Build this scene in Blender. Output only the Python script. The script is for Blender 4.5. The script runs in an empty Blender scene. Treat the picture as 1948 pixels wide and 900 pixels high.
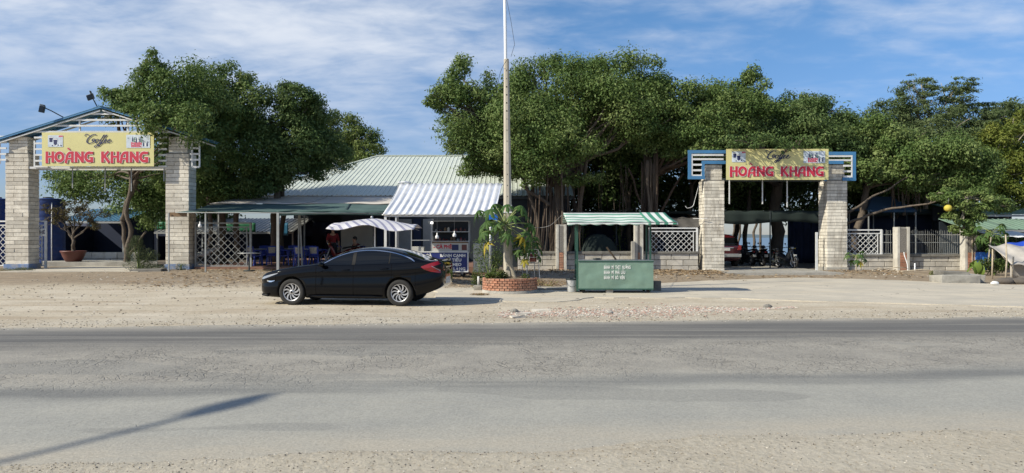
import bpy, bmesh, math, random
import numpy as np
from mathutils import Vector, Matrix, noise as mnoise

S = bpy.context.scene
COL = S.collection
R = math.radians
PI = math.pi
rng = random.Random(7)

# ------------------------------------------------------------------ camera
CZ = 1.70            # eye height of someone standing across the road
F = 1407.0           # focal length in photo pixels (1948 wide) = 26 mm equivalent
cam_d = bpy.data.cameras.new('camera')
cam_d.sensor_width = 36.0
cam_d.lens = 36.0 * F / 1948.0
cam_d.clip_start = 0.1
cam_d.clip_end = 20000
cam = bpy.data.objects.new('camera', cam_d)
cam.location = (0, 0, CZ)
cam.rotation_euler = (R(90.0), 0, 0)
COL.objects.link(cam)
S.camera = cam

# ------------------------------------------------------------------ light
SUN_EL, SUN_ROT = 36.0, 244.0      # degrees; rotation clockwise from +Y
SUN_STRENGTH = 4.0
SKY_STRENGTH = 0.10
S.view_settings.view_transform = 'Standard'
S.view_settings.look = 'None'
S.view_settings.gamma = 1.0
S.view_settings.exposure = 0.50

sd = Vector((math.sin(R(SUN_ROT)) * math.cos(R(SUN_EL)), math.cos(R(SUN_ROT)) * math.cos(R(SUN_EL)), math.sin(R(SUN_EL))))
sun_d = bpy.data.lights.new('sun', 'SUN')
sun_d.energy = SUN_STRENGTH
sun_d.angle = R(0.7)
sun_d.color = (1.0, 0.93, 0.77)
sun = bpy.data.objects.new('sun', sun_d)
sun.rotation_euler = (-sd).to_track_quat('-Z', 'Y').to_euler()
sun.location = sd * 60
COL.objects.link(sun)

W_ = bpy.data.worlds.new('World')
S.world = W_
W_.use_nodes = True
wn, wl = W_.node_tree.nodes, W_.node_tree.links
bg = wn['Background']
sky = wn.new('ShaderNodeTexSky')
sky.sky_type = 'NISHITA'
sky.sun_disc = False
sky.sun_elevation = R(SUN_EL)
sky.sun_rotation = R(SUN_ROT)
sky.altitude = 0
sky.air_density = 1.0
sky.dust_density = 0.25
sky.ozone_density = 3.0
hs = wn.new('ShaderNodeHueSaturation')
hs.inputs['Saturation'].default_value = 1.25
hs.inputs['Value'].default_value = 0.97
wl.new(sky.outputs[0], hs.inputs['Color'])


def wmath(op, a, b=None, clamp=False):
    n = wn.new('ShaderNodeMath')
    n.operation = op
    n.use_clamp = clamp
    for i, v in enumerate((a, b)):
        if v is None:
            continue
        if isinstance(v, (int, float)):
            n.inputs[i].default_value = v
        else:
            wl.new(v, n.inputs[i])
    return n.outputs[0]


def wramp(src, a, b):
    n = wn.new('ShaderNodeMapRange')
    n.interpolation_type = 'SMOOTHSTEP'
    n.inputs[1].default_value = a
    n.inputs[2].default_value = b
    wl.new(src, n.inputs[0])
    return n.outputs[0]


tcw = wn.new('ShaderNodeTexCoord')
sepw = wn.new('ShaderNodeSeparateXYZ')
wl.new(tcw.outputs['Generated'], sepw.inputs[0])
zc = wmath('ADD', wmath('MAXIMUM', sepw.outputs[2], 0.0), 0.15)
combw = wn.new('ShaderNodeCombineXYZ')       # a flat cloud deck seen in perspective
wl.new(wmath('DIVIDE', sepw.outputs[0], zc), combw.inputs[0])
wl.new(wmath('DIVIDE', sepw.outputs[1], zc), combw.inputs[1])


def wnoise(scale, detail, rough, dist=0.0, vec=None, sx=1.0, sy=1.0, off=(0, 0, 0), rot=0.0):
    mp = wn.new('ShaderNodeMapping')
    mp.inputs['Scale'].default_value = (sx, sy, 1)
    mp.inputs['Location'].default_value = off
    mp.inputs['Rotation'].default_value = (0, 0, rot)
    wl.new(combw.outputs[0], mp.inputs[0])
    n = wn.new('ShaderNodeTexNoise')
    n.inputs['Scale'].default_value = scale
    n.inputs['Detail'].default_value = detail
    n.inputs['Roughness'].default_value = rough
    n.inputs['Distortion'].default_value = dist
    wl.new(mp.outputs[0], n.inputs['Vector'])
    return n.outputs[0]


big = wnoise(0.55, 4, 0.5, 0.3, sx=0.8, sy=1.0, off=(3.1, 1.7, 0))        # where the deck is thick
small = wnoise(2.3, 6, 0.58, 0.35, sx=0.62, sy=1.0, off=(0.4, 2.2, 0), rot=0.3)      # rippled rows
fine = wnoise(8.5, 5, 0.55, 0.3, sx=0.75, sy=1.0, off=(5, 3, 0), rot=0.3)
cl = wmath('ADD', wmath('MULTIPLY', big, 0.58), wmath('ADD', wmath('MULTIPLY', small, 0.38), wmath('MULTIPLY', fine, 0.20)))
# the cloud deck is thicker towards the sun's side (the west) and thins eastwards
side = wmath('ADD', wmath('MULTIPLY', sepw.outputs[0], -0.075), 0.025)
cl = wmath('ADD', cl, side)
mask = wramp(cl, 0.505, 0.80)
mask = wmath('MULTIPLY', mask, wramp(sepw.outputs[2], 0.02, 0.29))
mask = wmath('MULTIPLY', mask, 0.9)
tint = wn.new('ShaderNodeMix')              # clear maritime air: the horizon stays blue
tint.data_type = 'RGBA'
wl.new(wramp(sepw.outputs[2], -0.02, 0.34), tint.inputs[0])
tint.inputs[6].default_value = (0.50, 0.545, 0.78, 1)
tint.inputs[7].default_value = (1.10, 0.98, 0.97, 1)
tmul = wn.new('ShaderNodeMix')
tmul.data_type = 'RGBA'
tmul.blend_type = 'MULTIPLY'
tmul.inputs[0].default_value = 1.0
wl.new(hs.outputs[0], tmul.inputs[6])
wl.new(tint.outputs[2], tmul.inputs[7])
mixw = wn.new('ShaderNodeMix')
mixw.data_type = 'RGBA'
wl.new(mask, mixw.inputs[0])
wl.new(tmul.outputs[2], mixw.inputs[6])
mixw.inputs[7].default_value = (6.0, 6.3, 6.8, 1)
wl.new(mixw.outputs[2], bg.inputs[0])
bg.inputs[1].default_value = SKY_STRENGTH


# ------------------------------------------------------------------ helpers: places
def PX(px, D):
    return (px - 974.0) * D / F


def PZ(py, D):
    return CZ - (py - 450.0) * D / F


def P(px, py, D):
    return Vector((PX(px, D), D, PZ(py, D)))


def sst(a, b, x):
    t = min(1.0, max(0.0, (x - a) / (b - a)))
    return t * t * (3 - 2 * t)


def lerp(a, b, t):
    return a + (b - a) * t


def interp(tab, x):
    if x <= tab[0][0]:
        return tab[0][1]
    for (x0, y0), (x1, y1) in zip(tab, tab[1:]):
        if x <= x1:
            return lerp(y0, y1, (x - x0) / (x1 - x0))
    return tab[-1][1]


def sinterp(tab, x):
    """smooth (Catmull-Rom) interpolation of a table"""
    n = len(tab)
    if x <= tab[0][0]:
        return tab[0][1]
    if x >= tab[-1][0]:
        return tab[-1][1]
    for i in range(n - 1):
        x0, y0 = tab[i]
        x1, y1 = tab[i + 1]
        if x <= x1:
            h = x1 - x0
            m0 = (y1 - tab[i - 1][1]) / (x1 - tab[i - 1][0]) if i > 0 else (y1 - y0) / h
            m1 = (tab[i + 2][1] - y0) / (tab[i + 2][0] - x0) if i + 2 < n else (y1 - y0) / h
            t = (x - x0) / h
            t2, t3 = t * t, t * t * t
            return (2*t3 - 3*t2 + 1) * y0 + (t3 - 2*t2 + t) * h * m0 + (-2*t3 + 3*t2) * y1 + (t3 - t2) * h * m1
    return tab[-1][1]


def road_near(x):
    return 6.02 + 0.135 * x + 0.0 * x


def road_far(x):
    return 14.55 + 0.095 * x


def gz(x, y):
    """height of the ground"""
    z = 0.0
    nz = mnoise.noise(Vector((x * 0.35, y * 0.35, 3.0)))
    nf = mnoise.noise(Vector((x * 1.7, y * 1.7, 9.0)))
    z += 0.018 * nz + 0.008 * nf
    # bank in front of the yard on the side of the sedan
    left = sst(-0.5, -5.0, x)
    z += left * (0.16 * sst(23.0, 26.5, y) + 0.14 * sst(26.0, 30.0, y))
    # bank along the fence on the other side, cut by the drive into the second gate
    right = 1 - left
    drive = sst(9.0, 9.9, x) * sst(14.6, 13.7, x)
    z += right * (0.11 * sst(30.5, 33.6, y) * (1 - 0.3 * drive))
    heap = sst(28.3, 30.5, y) * sst(34.5, 32.5, y) * right * (1 - drive) * sst(-3, 0, x)
    z += heap * (0.07 + 0.05 * nz + 0.03 * nf)
    # the road bed is lower than the sheet of asphalt on it
    dn = y - road_near(x) + 0.22 * mnoise.noise(Vector((x * 0.9, 1.3, 0))) + 0.08 * mnoise.noise(Vector((x * 3.3, 7.3, 0)))
    df = road_far(x) - y + 0.20 * mnoise.noise(Vector((x * 0.8, 4.3, 0))) + 0.08 * mnoise.noise(Vector((x * 2.7, 5.3, 0)))
    inside = sst(-0.18, 0.22, min(dn, df))
    z = lerp(z + 0.02, -0.05, inside)
    z += -1.2 * sst(58, 75, y)
    return z


# ------------------------------------------------------------------ helpers: meshes
class MB:
    def __init__(self):
        self.v, self.f, self.mi, self.sm = [], [], [], []

    def add(self, verts, faces, mi=0, smooth=False):
        o = len(self.v)
        self.v.extend([tuple(p) for p in verts])
        for fc in faces:
            self.f.append([o + i for i in fc])
            self.mi.append(mi)
            self.sm.append(smooth)
        return self

    def box(self, c, s, rz=0.0, mi=0, rx=0.0, ry=0.0, jit=0.0):
        hx, hy, hz = s[0] / 2, s[1] / 2, s[2] / 2
        vs = [Vector((x, y, z)) for z in (-hz, hz) for y in (-hy, hy) for x in (-hx, hx)]
        if jit:
            vs = [v + Vector((rng.uniform(-jit, jit), rng.uniform(-jit, jit), rng.uniform(-jit, jit))) for v in vs]
        if rz or rx or ry:
            m = Matrix.Rotation(rz, 3, 'Z') @ Matrix.Rotation(ry, 3, 'Y') @ Matrix.Rotation(rx, 3, 'X')
            vs = [m @ v for v in vs]
        c = Vector(c)
        return self.add([v + c for v in vs], [(0, 2, 3, 1), (4, 5, 7, 6), (0, 1, 5, 4), (2, 6, 7, 3), (0, 4, 6, 2), (1, 3, 7, 5)], mi)

    def bar(self, p0, p1, w, h, mi=0, up=(0, 0, 1)):
        p0, p1 = Vector(p0), Vector(p1)
        d = (p1 - p0).normalized()
        upv = Vector(up)
        if abs(d.dot(upv)) > 0.98:
            upv = Vector((0, 1, 0))
        a = d.cross(upv).normalized() * (w / 2)
        b = a.cross(d).normalized() * (h / 2)
        vs = [p0 - a - b, p0 + a - b, p0 + a + b, p0 - a + b, p1 - a - b, p1 + a - b, p1 + a + b, p1 - a + b]
        return self.add(vs, [(0, 1, 2, 3), (7, 6, 5, 4), (0, 4, 5, 1), (1, 5, 6, 2), (2, 6, 7, 3), (3, 7, 4, 0)], mi)

    def tube(self, pts, r, n=8, mi=0, smooth=True, caps=True):
        pts = [Vector(p) for p in pts]
        rs = r if isinstance(r, (list, tuple)) else [r] * len(pts)
        vs, fs = [], []
        prev = None
        for i, p in enumerate(pts):
            d = (pts[min(i + 1, len(pts) - 1)] - pts[max(i - 1, 0)])
            d = d.normalized() if d.length > 1e-9 else Vector((0, 0, 1))
            if prev is None:
                ref = Vector((0, 0, 1)) if abs(d.z) < 0.9 else Vector((1, 0, 0))
                a = d.cross(ref).normalized()
            else:
                a = (prev - d * prev.dot(d))
                a = a.normalized() if a.length > 1e-6 else d.cross(Vector((0.3, 0.7, 0.2))).normalized()
            prev = a
            b = d.cross(a)
            for k in range(n):
                t = 2 * PI * k / n
                vs.append(p + (a * math.cos(t) + b * math.sin(t)) * rs[i])
        for i in range(len(pts) - 1):
            for k in range(n):
                k2 = (k + 1) % n
                fs.append((i * n + k, i * n + k2, (i + 1) * n + k2, (i + 1) * n + k))
        o = len(self.v)
        self.add(vs, fs, mi, smooth)
        if caps:
            self.f.append([o + k for k in range(n)][::-1]); self.mi.append(mi); self.sm.append(False)
            self.f.append([o + (len(pts) - 1) * n + k for k in range(n)]); self.mi.append(mi); self.sm.append(False)
        return self

    def cyl(self, p0, p1, r, n=12, mi=0, r1=None):
        return self.tube([p0, p1], [r, r if r1 is None else r1], n, mi)

    def lathe(self, prof, n=20, loc=(0, 0, 0), mi=0, smooth=True, axis='Z'):
        vs, fs = [], []
        for r, z in prof:
            for k in range(n):
                t = 2 * PI * k / n
                if axis == 'Z':
                    vs.append((loc[0] + r * math.cos(t), loc[1] + r * math.sin(t), loc[2] + z))
                elif axis == 'Y':
                    vs.append((loc[0] + r * math.cos(t), loc[1] + z, loc[2] + r * math.sin(t)))
                else:
                    vs.append((loc[0] + z, loc[1] + r * math.cos(t), loc[2] + r * math.sin(t)))
        for i in range(len(prof) - 1):
            for k in range(n):
                k2 = (k + 1) % n
                fs.append((i * n + k, i * n + k2, (i + 1) * n + k2, (i + 1) * n + k))
        return self.add(vs, fs, mi, smooth)

    def ball(self, c, r, n=10, mi=0):
        r = r if isinstance(r, (tuple, list)) else (r, r, r)
        m = max(4, n // 2)
        vs, fs = [], []
        for i in range(m + 1):
            ph = PI * i / m
            for k in range(n):
                t = 2 * PI * k / n
                vs.append((c[0] + r[0] * math.sin(ph) * math.cos(t), c[1] + r[1] * math.sin(ph) * math.sin(t), c[2] + r[2] * math.cos(ph)))
        for i in range(m):
            for k in range(n):
                k2 = (k + 1) % n
                fs.append((i * n + k, (i + 1) * n + k, (i + 1) * n + k2, i * n + k2))
        return self.add(vs, fs, mi, True)

    def prism(self, poly, a, b, mi=0, plane='XZ'):
        """polygon in a plane, extruded between a and b along the third axis"""
        def put(u, v, w):
            return {'XZ': (u, w, v), 'XY': (u, v, w), 'YZ': (w, u, v)}[plane]
        n = len(poly)
        vs = [put(u, v, a) for u, v in poly] + [put(u, v, b) for u, v in poly]
        fs = [list(range(n)), list(range(2 * n - 1, n - 1, -1))]
        fs += [(i, i + n, (i + 1) % n + n, (i + 1) % n) for i in range(n)]
        return self.add(vs, fs, mi)

    def grid(self, fn, nu, nv, mi=0, smooth=True, flip=False):
        vs = [fn(i / nu, j / nv) for j in range(nv + 1) for i in range(nu + 1)]
        fs = []
        for j in range(nv):
            for i in range(nu):
                a = j * (nu + 1) + i
                q = (a, a + 1, a + nu + 2, a + nu + 1)
                fs.append(q[::-1] if flip else q)
        return self.add(vs, fs, mi, smooth)

    def mesh(self, name, mats):
        me = bpy.data.meshes.new(name)
        me.from_pydata(self.v, [], self.f)
        for m in (mats if isinstance(mats, (list, tuple)) else [mats]):
            me.materials.append(m)
        me.polygons.foreach_set('material_index', self.mi)
        me.polygons.foreach_set('use_smooth', self.sm)
        me.update()
        return me

    def build(self, name, mats, parent=None, loc=None, bevel=0.0, fixn=True, solid=0.0):
        me = self.mesh(name, mats)
        if fixn and len(me.polygons) < 20000:
            bm = bmesh.new()
            bm.from_mesh(me)
            bmesh.ops.recalc_face_normals(bm, faces=bm.faces)
            bm.to_mesh(me)
            bm.free()
        o = bpy.data.objects.new(name, me)
        COL.objects.link(o)
        if parent:
            o.parent = parent
        if loc is not None:
            o.location = loc
        if solid:
            md = o.modifiers.new('thickness', 'SOLIDIFY')
            md.thickness = solid
            md.offset = 0
        if bevel:
            md = o.modifiers.new('edge', 'BEVEL')
            md.width = bevel
            md.segments = 2
            md.limit_method = 'ANGLE'
            md.angle_limit = R(40)
        return o


def tag(o, label=None, cat=None, group=None, kind=None):
    if label:
        o['label'] = label
    if cat:
        o['category'] = cat
    if group:
        o['group'] = group
    if kind:
        o['kind'] = kind
    return o


def thing(name, label, cat, loc=(0, 0, 0), rz=0.0, group=None):
    o = bpy.data.objects.new(name, None)
    o.empty_display_size = 0.2
    COL.objects.link(o)
    o.location = loc
    o.rotation_euler = (0, 0, rz)
    return tag(o, label, cat, group)


def inst(name, me, parent, loc, rot=(0, 0, 0), scale=(1, 1, 1)):
    o = bpy.data.objects.new(name, me)
    COL.objects.link(o)
    o.parent = parent
    o.location = loc
    o.rotation_euler = rot
    o.scale = scale
    return o


KIDS = {}


def copy_tree(o, parent=None):
    c = o.copy()
    COL.objects.link(c)
    if parent is not None:
        c.parent = parent
        c.matrix_parent_inverse = o.matrix_parent_inverse.copy()
    for ch in [k for k in S.objects if k.parent == o]:
        copy_tree(ch, c)
    return c


def dup(o, loc, rz, label, group=None, scale=None):
    c = copy_tree(o)
    c.location = loc
    c.rotation_euler = (0, 0, rz)
    if scale:
        c.scale = scale
    c['label'] = label
    if group:
        c['group'] = group
    return c


# ------------------------------------------------------------------ helpers: materials
def mat(name, col, rough=0.7, metal=0.0, var=0.18, scale=5.0, bump=0.0, bscale=60.0, rnd=0.0, stain=None, sscale=1.2,
        samt=0.5, spec=0.5, coat=0.0, stretch=None, emit=None, sheen=0.0, trans=0.0):
    m = bpy.data.materials.new(name)
    m.use_nodes = True
    n, l = m.node_tree.nodes, m.node_tree.links
    b = n['Principled BSDF']
    b.inputs['Roughness'].default_value = rough
    b.inputs['Metallic'].default_value = metal
    b.inputs['Specular IOR Level'].default_value = spec
    if coat:
        b.inputs['Coat Weight'].default_value = coat
        b.inputs['Coat Roughness'].default_value = 0.05
    if emit:
        b.inputs['Emission Color'].default_value = (*col, 1)
        b.inputs['Emission Strength'].default_value = emit
    geo = n.new('ShaderNodeNewGeometry')
    pos = geo.outputs['Position']
    if stretch:
        mp = n.new('ShaderNodeMapping')
        mp.inputs['Scale'].default_value = stretch
        l.new(pos, mp.inputs[0])
        pos = mp.outputs[0]
    nz = n.new('ShaderNodeTexNoise')
    nz.inputs['Scale'].default_value = scale
    nz.inputs['Detail'].default_value = 6
    nz.inputs['Roughness'].default_value = 0.65
    l.new(pos, nz.inputs['Vector'])
    mr = n.new('ShaderNodeMapRange')
    mr.inputs[1].default_value = 0.25
    mr.inputs[2].default_value = 0.75
    mr.inputs[3].default_value = 1 - var
    mr.inputs[4].default_value = 1 + var
    l.new(nz.outputs[0], mr.inputs[0])
    fac = mr.outputs[0]
    if rnd:
        oi = n.new('ShaderNodeObjectInfo')
        m2 = n.new('ShaderNodeMapRange')
        m2.inputs[3].default_value = 1 - rnd
        m2.inputs[4].default_value = 1 + rnd
        l.new(oi.outputs['Random'], m2.inputs[0])
        mm = n.new('ShaderNodeMath')
        mm.operation = 'MULTIPLY'
        l.new(fac, mm.inputs[0])
        l.new(m2.outputs[0], mm.inputs[1])
        fac = mm.outputs[0]
    mx = n.new('ShaderNodeVectorMath')
    mx.operation = 'SCALE'
    mx.inputs[0].default_value = col
    l.new(fac, mx.inputs['Scale'])
    out = mx.outputs[0]
    if stain:
        n2 = n.new('ShaderNodeTexNoise')
        n2.inputs['Scale'].default_value = sscale
        n2.inputs['Detail'].default_value = 8
        n2.inputs['Roughness'].default_value = 0.7
        l.new(pos, n2.inputs['Vector'])
        r2 = n.new('ShaderNodeMapRange')
        r2.inputs[1].default_value = 0.45
        r2.inputs[2].default_value = 0.72
        r2.inputs[3].default_value = 0.0
        r2.inputs[4].default_value = samt
        l.new(n2.outputs[0], r2.inputs[0])
        mc = n.new('ShaderNodeMix')
        mc.data_type = 'RGBA'
        l.new(r2.outputs[0], mc.inputs[0])
        l.new(out, mc.inputs[6])
        mc.inputs[7].default_value = (*stain, 1)
        out = mc.outputs[2]
    l.new(out, b.inputs['Base Color'])
    if bump:
        nb = n.new('ShaderNodeTexNoise')
        nb.inputs['Scale'].default_value = bscale
        nb.inputs['Detail'].default_value = 5
        l.new(pos, nb.inputs['Vector'])
        bp = n.new('ShaderNodeBump')
        bp.inputs['Strength'].default_value = bump
        bp.inputs['Distance'].default_value = 0.02
        l.new(nb.outputs[0], bp.inputs['Height'])
        l.new(bp.outputs[0], b.inputs['Normal'])
    if trans:
        tr = n.new('ShaderNodeBsdfTranslucent')
        l.new(out, tr.inputs[0])
        ms = n.new('ShaderNodeMixShader')
        ms.inputs[0].default_value = trans
        l.new(b.outputs[0], ms.inputs[1])
        l.new(tr.outputs[0], ms.inputs[2])
        l.new(ms.outputs[0], n['Material Output'].inputs[0])
    return m


def leaf_mat(name, ca, cb, cc, trans=0.30, rough=0.60):
    """foliage: three hues mixed leaf by leaf and clump by clump"""
    m = bpy.data.materials.new(name)
    m.use_nodes = True
    n, l = m.node_tree.nodes, m.node_tree.links
    b = n['Principled BSDF']
    b.inputs['Roughness'].default_value = rough
    b.inputs['Specular IOR Level'].default_value = 0.22
    at = n.new('ShaderNodeAttribute')
    at.attribute_name = 'hue'
    geo = n.new('ShaderNodeNewGeometry')
    nz = n.new('ShaderNodeTexNoise')
    nz.inputs['Scale'].default_value = 0.9
    nz.inputs['Detail'].default_value = 3
    l.new(geo.outputs['Position'], nz.inputs['Vector'])
    ad = n.new('ShaderNodeMath')
    ad.operation = 'MULTIPLY_ADD'
    ad.inputs[1].default_value = 0.55
    l.new(at.outputs['Fac'], ad.inputs[0])
    sc = n.new('ShaderNodeMath')
    sc.operation = 'MULTIPLY'
    sc.inputs[1].default_value = 0.75
    l.new(nz.outputs[0], sc.inputs[0])
    l.new(sc.outputs[0], ad.inputs[2])
    cr = n.new('ShaderNodeValToRGB')
    e = cr.color_ramp.elements
    e[0].position, e[0].color = 0.22, (*ca, 1)
    e[1].position, e[1].color = 0.60, (*cb, 1)
    x = e.new(0.95)
    x.color = (*cc, 1)
    l.new(ad.outputs[0], cr.inputs[0])
    l.new(cr.outputs[0], b.inputs['Base Color'])
    tr = n.new('ShaderNodeBsdfTranslucent')
    l.new(cr.outputs[0], tr.inputs[0])
    ms = n.new('ShaderNodeMixShader')
    ms.inputs[0].default_value = trans
    l.new(b.outputs[0], ms.inputs[1])
    l.new(tr.outputs[0], ms.inputs[2])
    l.new(ms.outputs[0], n['Material Output'].inputs[0])
    return m


def stripe_mat(name, ca, cb, axis, period, duty=0.5, off=0.0, rough=0.6, trans=0.15, soft=0.06):
    """striped sheeting; stripes follow the object's own axis"""
    m = bpy.data.materials.new(name)
    m.use_nodes = True
    n, l = m.node_tree.nodes, m.node_tree.links
    b = n['Principled BSDF']
    b.inputs['Roughness'].default_value = rough
    tc = n.new('ShaderNodeTexCoord')
    dt = n.new('ShaderNodeVectorMath')
    dt.operation = 'DOT_PRODUCT'
    a = Vector(axis).normalized()
    dt.inputs[1].default_value = a
    l.new(tc.outputs['Object'], dt.inputs[0])
    nzw = n.new('ShaderNodeTexNoise')
    nzw.inputs['Scale'].default_value = 1.5
    l.new(tc.outputs['Object'], nzw.inputs['Vector'])
    m0 = n.new('ShaderNodeMath'); m0.operation = 'MULTIPLY_ADD'; m0.inputs[1].default_value = 0.03; 
    l.new(nzw.outputs[0], m0.inputs[0]); l.new(dt.outputs['Value'], m0.inputs[2])
    m1 = n.new('ShaderNodeMath'); m1.operation = 'MULTIPLY_ADD'
    m1.inputs[1].default_value = 1.0 / period; m1.inputs[2].default_value = off
    l.new(m0.outputs[0], m1.inputs[0])
    fr = n.new('ShaderNodeMath'); fr.operation = 'FRACT'
    l.new(m1.outputs[0], fr.inputs[0])
    cr = n.new('ShaderNodeValToRGB')
    e = cr.color_ramp.elements
    e[0].position, e[0].color = 0.0, (*ca, 1)
    e[1].position, e[1].color = 1.0, (*cb, 1)
    e.new(max(0.001, 1 - duty - soft)).color = (*ca, 1)
    e.new(1 - duty).color = (*cb, 1)
    e.new(1 - soft).color = (*cb, 1)
    e[len(e) - 1].color = (*ca, 1)
    l.new(fr.outputs[0], cr.inputs[0])
    nz = n.new('ShaderNodeTexNoise'); nz.inputs['Scale'].default_value = 2.2; nz.inputs['Detail'].default_value = 7
    l.new(tc.outputs['Object'], nz.inputs['Vector'])
    mr = n.new('ShaderNodeMapRange'); mr.inputs[1].default_value = 0.3; mr.inputs[2].default_value = 0.7
    mr.inputs[3].default_value = 0.82; mr.inputs[4].default_value = 1.05
    l.new(nz.outputs[0], mr.inputs[0])
    sc = n.new('ShaderNodeVectorMath'); sc.operation = 'SCALE'
    l.new(cr.outputs[0], sc.inputs[0]); l.new(mr.outputs[0], sc.inputs['Scale'])
    l.new(sc.outputs[0], b.inputs['Base Color'])
    tr = n.new('ShaderNodeBsdfTranslucent'); l.new(sc.outputs[0], tr.inputs[0])
    ms = n.new('ShaderNodeMixShader'); ms.inputs[0].default_value = trans
    l.new(b.outputs[0], ms.inputs[1]); l.new(tr.outputs[0], ms.inputs[2])
    l.new(ms.outputs[0], n['Material Output'].inputs[0])
    return m


M = {}
M['black_paint'] = mat('black car paint', (0.0022, 0.0028, 0.0045), 0.04, 0.0, 0.05, spec=0.27)
M['red_paint'] = mat('dark red car paint', (0.085, 0.010, 0.014), 0.3, 0.0, 0.1, coat=0.4)
M['tint_glass'] = mat('tinted car glass', (0.006, 0.007, 0.008), 0.05, 0.0, 0.02, spec=0.42)
M['chrome'] = mat('chrome', (0.75, 0.76, 0.78), 0.18, 1.0, 0.03)
M['alloy'] = mat('machined alloy', (0.50, 0.50, 0.51), 0.35, 0.6, 0.05)
M['rubber'] = mat('dusty rubber', (0.022, 0.021, 0.020), 0.85, 0, 0.3, 9)
M['black_plastic'] = mat('black plastic', (0.009, 0.009, 0.010), 0.55, 0, 0.1, spec=.2)
M['red_lens'] = mat('red lamp lens', (0.24, 0.006, 0.010), 0.15, 0, 0.05, coat=0.5)
M['clear_lens'] = mat('clear lamp lens', (0.30, 0.32, 0.35), 0.12, 0.3, 0.08)
M['steel'] = mat('galvanised steel', (0.42, 0.43, 0.44), 0.45, 0.6, 0.15, 8)
M['white_steel'] = mat('weathered white painted steel', (0.66, 0.67, 0.67), 0.5, 0, 0.1, 4, stain=(0.32, 0.27, 0.22), samt=0.35, sscale=3)
M['grey_steel'] = mat('pale grey painted steel', (0.30, 0.315, 0.315), 0.55, 0, 0.15, 5, stain=(0.2, 0.17, 0.14), samt=0.4, sscale=3)
M['blue_steel'] = mat('blue painted steel', (0.050, 0.185, 0.38), 0.5, 0, 0.12, 4, stain=(0.10, 0.16, 0.2), samt=0.3)
M['dark_steel'] = mat('dark painted steel', (0.03, 0.04, 0.042), 0.55, 0, 0.15)
M['concrete'] = mat('weathered concrete', (0.36, 0.345, 0.31), 0.9, 0, 0.22, 2.5, 0.35, 50, stain=(0.13, 0.12, 0.105), samt=0.6, sscale=1.4)
M['block'] = mat('grey concrete block', (0.50, 0.47, 0.415), 0.9, 0, 0.2, 3.0, 0.35, 60, rnd=0.14, stain=(0.16, 0.145, 0.12), samt=0.6, sscale=1.8)
M['block_core'] = mat('recessed mortar', (0.20, 0.185, 0.165), 0.95, 0, 0.2, 4, 0.3, 60)
M['coping'] = mat('stained coping', (0.20, 0.19, 0.17), 0.9, 0, 0.3, 3.0, 0.4, 50, stain=(0.06, 0.055, 0.05), samt=0.7)
M['split_brick'] = mat('cream split face brick', (0.64, 0.595, 0.515), 0.88, 0, 0.16, 7.0, 0.5, 45, rnd=0.2, stain=(0.32, 0.27, 0.21), samt=0.55, sscale=2.2)
M['split_brick_old'] = mat('stained cream split face brick', (0.65, 0.61, 0.53), 0.88, 0, 0.18, 7.0, 0.5, 45, rnd=0.22, stain=(0.24, 0.205, 0.165), samt=0.85, sscale=2.6, stretch=(1.5, 1.5, .4))
M['mortar'] = mat('dark mortar', (0.13, 0.115, 0.095), 0.95, 0, 0.2, 6, 0.3, 60)
M['post_strip'] = mat('pale weathered post strip', (0.55, 0.525, 0.465), 0.9, 0, 0.15, 3, 0.3, 50, stain=(0.24, 0.215, 0.18), samt=0.7, sscale=1.8)
M['dark_rock'] = mat('dark weathered rock', (0.11, 0.095, 0.08), 0.95, 0, 0.35, 4, 0.6, 20)
M['pebble'] = mat('pebble dash', (0.20, 0.185, 0.165), 0.95, 0, 0.75, 34, 1.0, 40)
M['red_brick'] = mat('orange red brick', (0.40, 0.185, 0.115), 0.9, 0, 0.2, 8, 0.5, 50, rnd=0.22, stain=(0.36, 0.27, 0.20), samt=0.7, sscale=3.0)
M['brick_mortar'] = mat('pale lime mortar', (0.33, 0.27, 0.215), 0.95, 0, 0.2, 6, 0.4, 50)
M['plinth_blue'] = mat('faded blue plinth paint', (0.13, 0.20, 0.36), 0.8, 0, 0.2, 4, 0.2, 50, stain=(0.34, 0.315, 0.27), samt=1.6, sscale=2.2)
M['soil'] = mat('planter soil', (0.16, 0.12, 0.08), 1.0, 0, 0.35, 6, 0.8, 30)
M['banner'] = mat('yellow banner cloth', (0.66, 0.61, 0.285), 0.55, 0, 0.07, 1.2, trans=0.06)
M['banner_red'] = mat('crimson print', (0.50, 0.025, 0.055), 0.55, 0, 0.06)
M['banner_dark'] = mat('maroon print', (0.16, 0.02, 0.03), 0.55, 0, 0.06)
M['print_white'] = mat('white print', (0.80, 0.80, 0.78), 0.55, 0, 0.04)
M['print_navy'] = mat('navy print', (0.02, 0.028, 0.10), 0.55, 0, 0.04)
M['print_sky'] = mat('pale blue print', (0.55, 0.62, 0.70), 0.55, 0, 0.25, 6)
M['print_green'] = mat('green print', (0.08, 0.20, 0.12), 0.55, 0, 0.1)
M['print_pink'] = mat('red can print', (0.55, 0.10, 0.15), 0.55, 0, 0.2, 20)
M['sign_blue'] = mat('navy sign board', (0.018, 0.03, 0.16), 0.45, 0, 0.12, 3)
M['cart_green'] = mat('sage green painted sheet', (0.175, 0.272, 0.215), 0.42, 0, 0.10, 2.0, 0.10, 6, stain=(0.10, 0.15, 0.12), samt=0.45, sscale=1.6)
M['cart_dark'] = mat('dark green painted steel', (0.022, 0.075, 0.055), 0.5, 0, 0.15, 5)
M['zinc'] = mat('zinc bucket', (0.46, 0.47, 0.48), 0.45, 0.15, 0.2, 9)
M['blue_plastic'] = mat('blue chair plastic', (0.035, 0.06, 0.32), 0.4, 0, 0.08, 3)
M['chair_pattern'] = mat('patterned cream chair back', (0.42, 0.38, 0.32), 0.55, 0, 0.55, 22)
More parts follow.
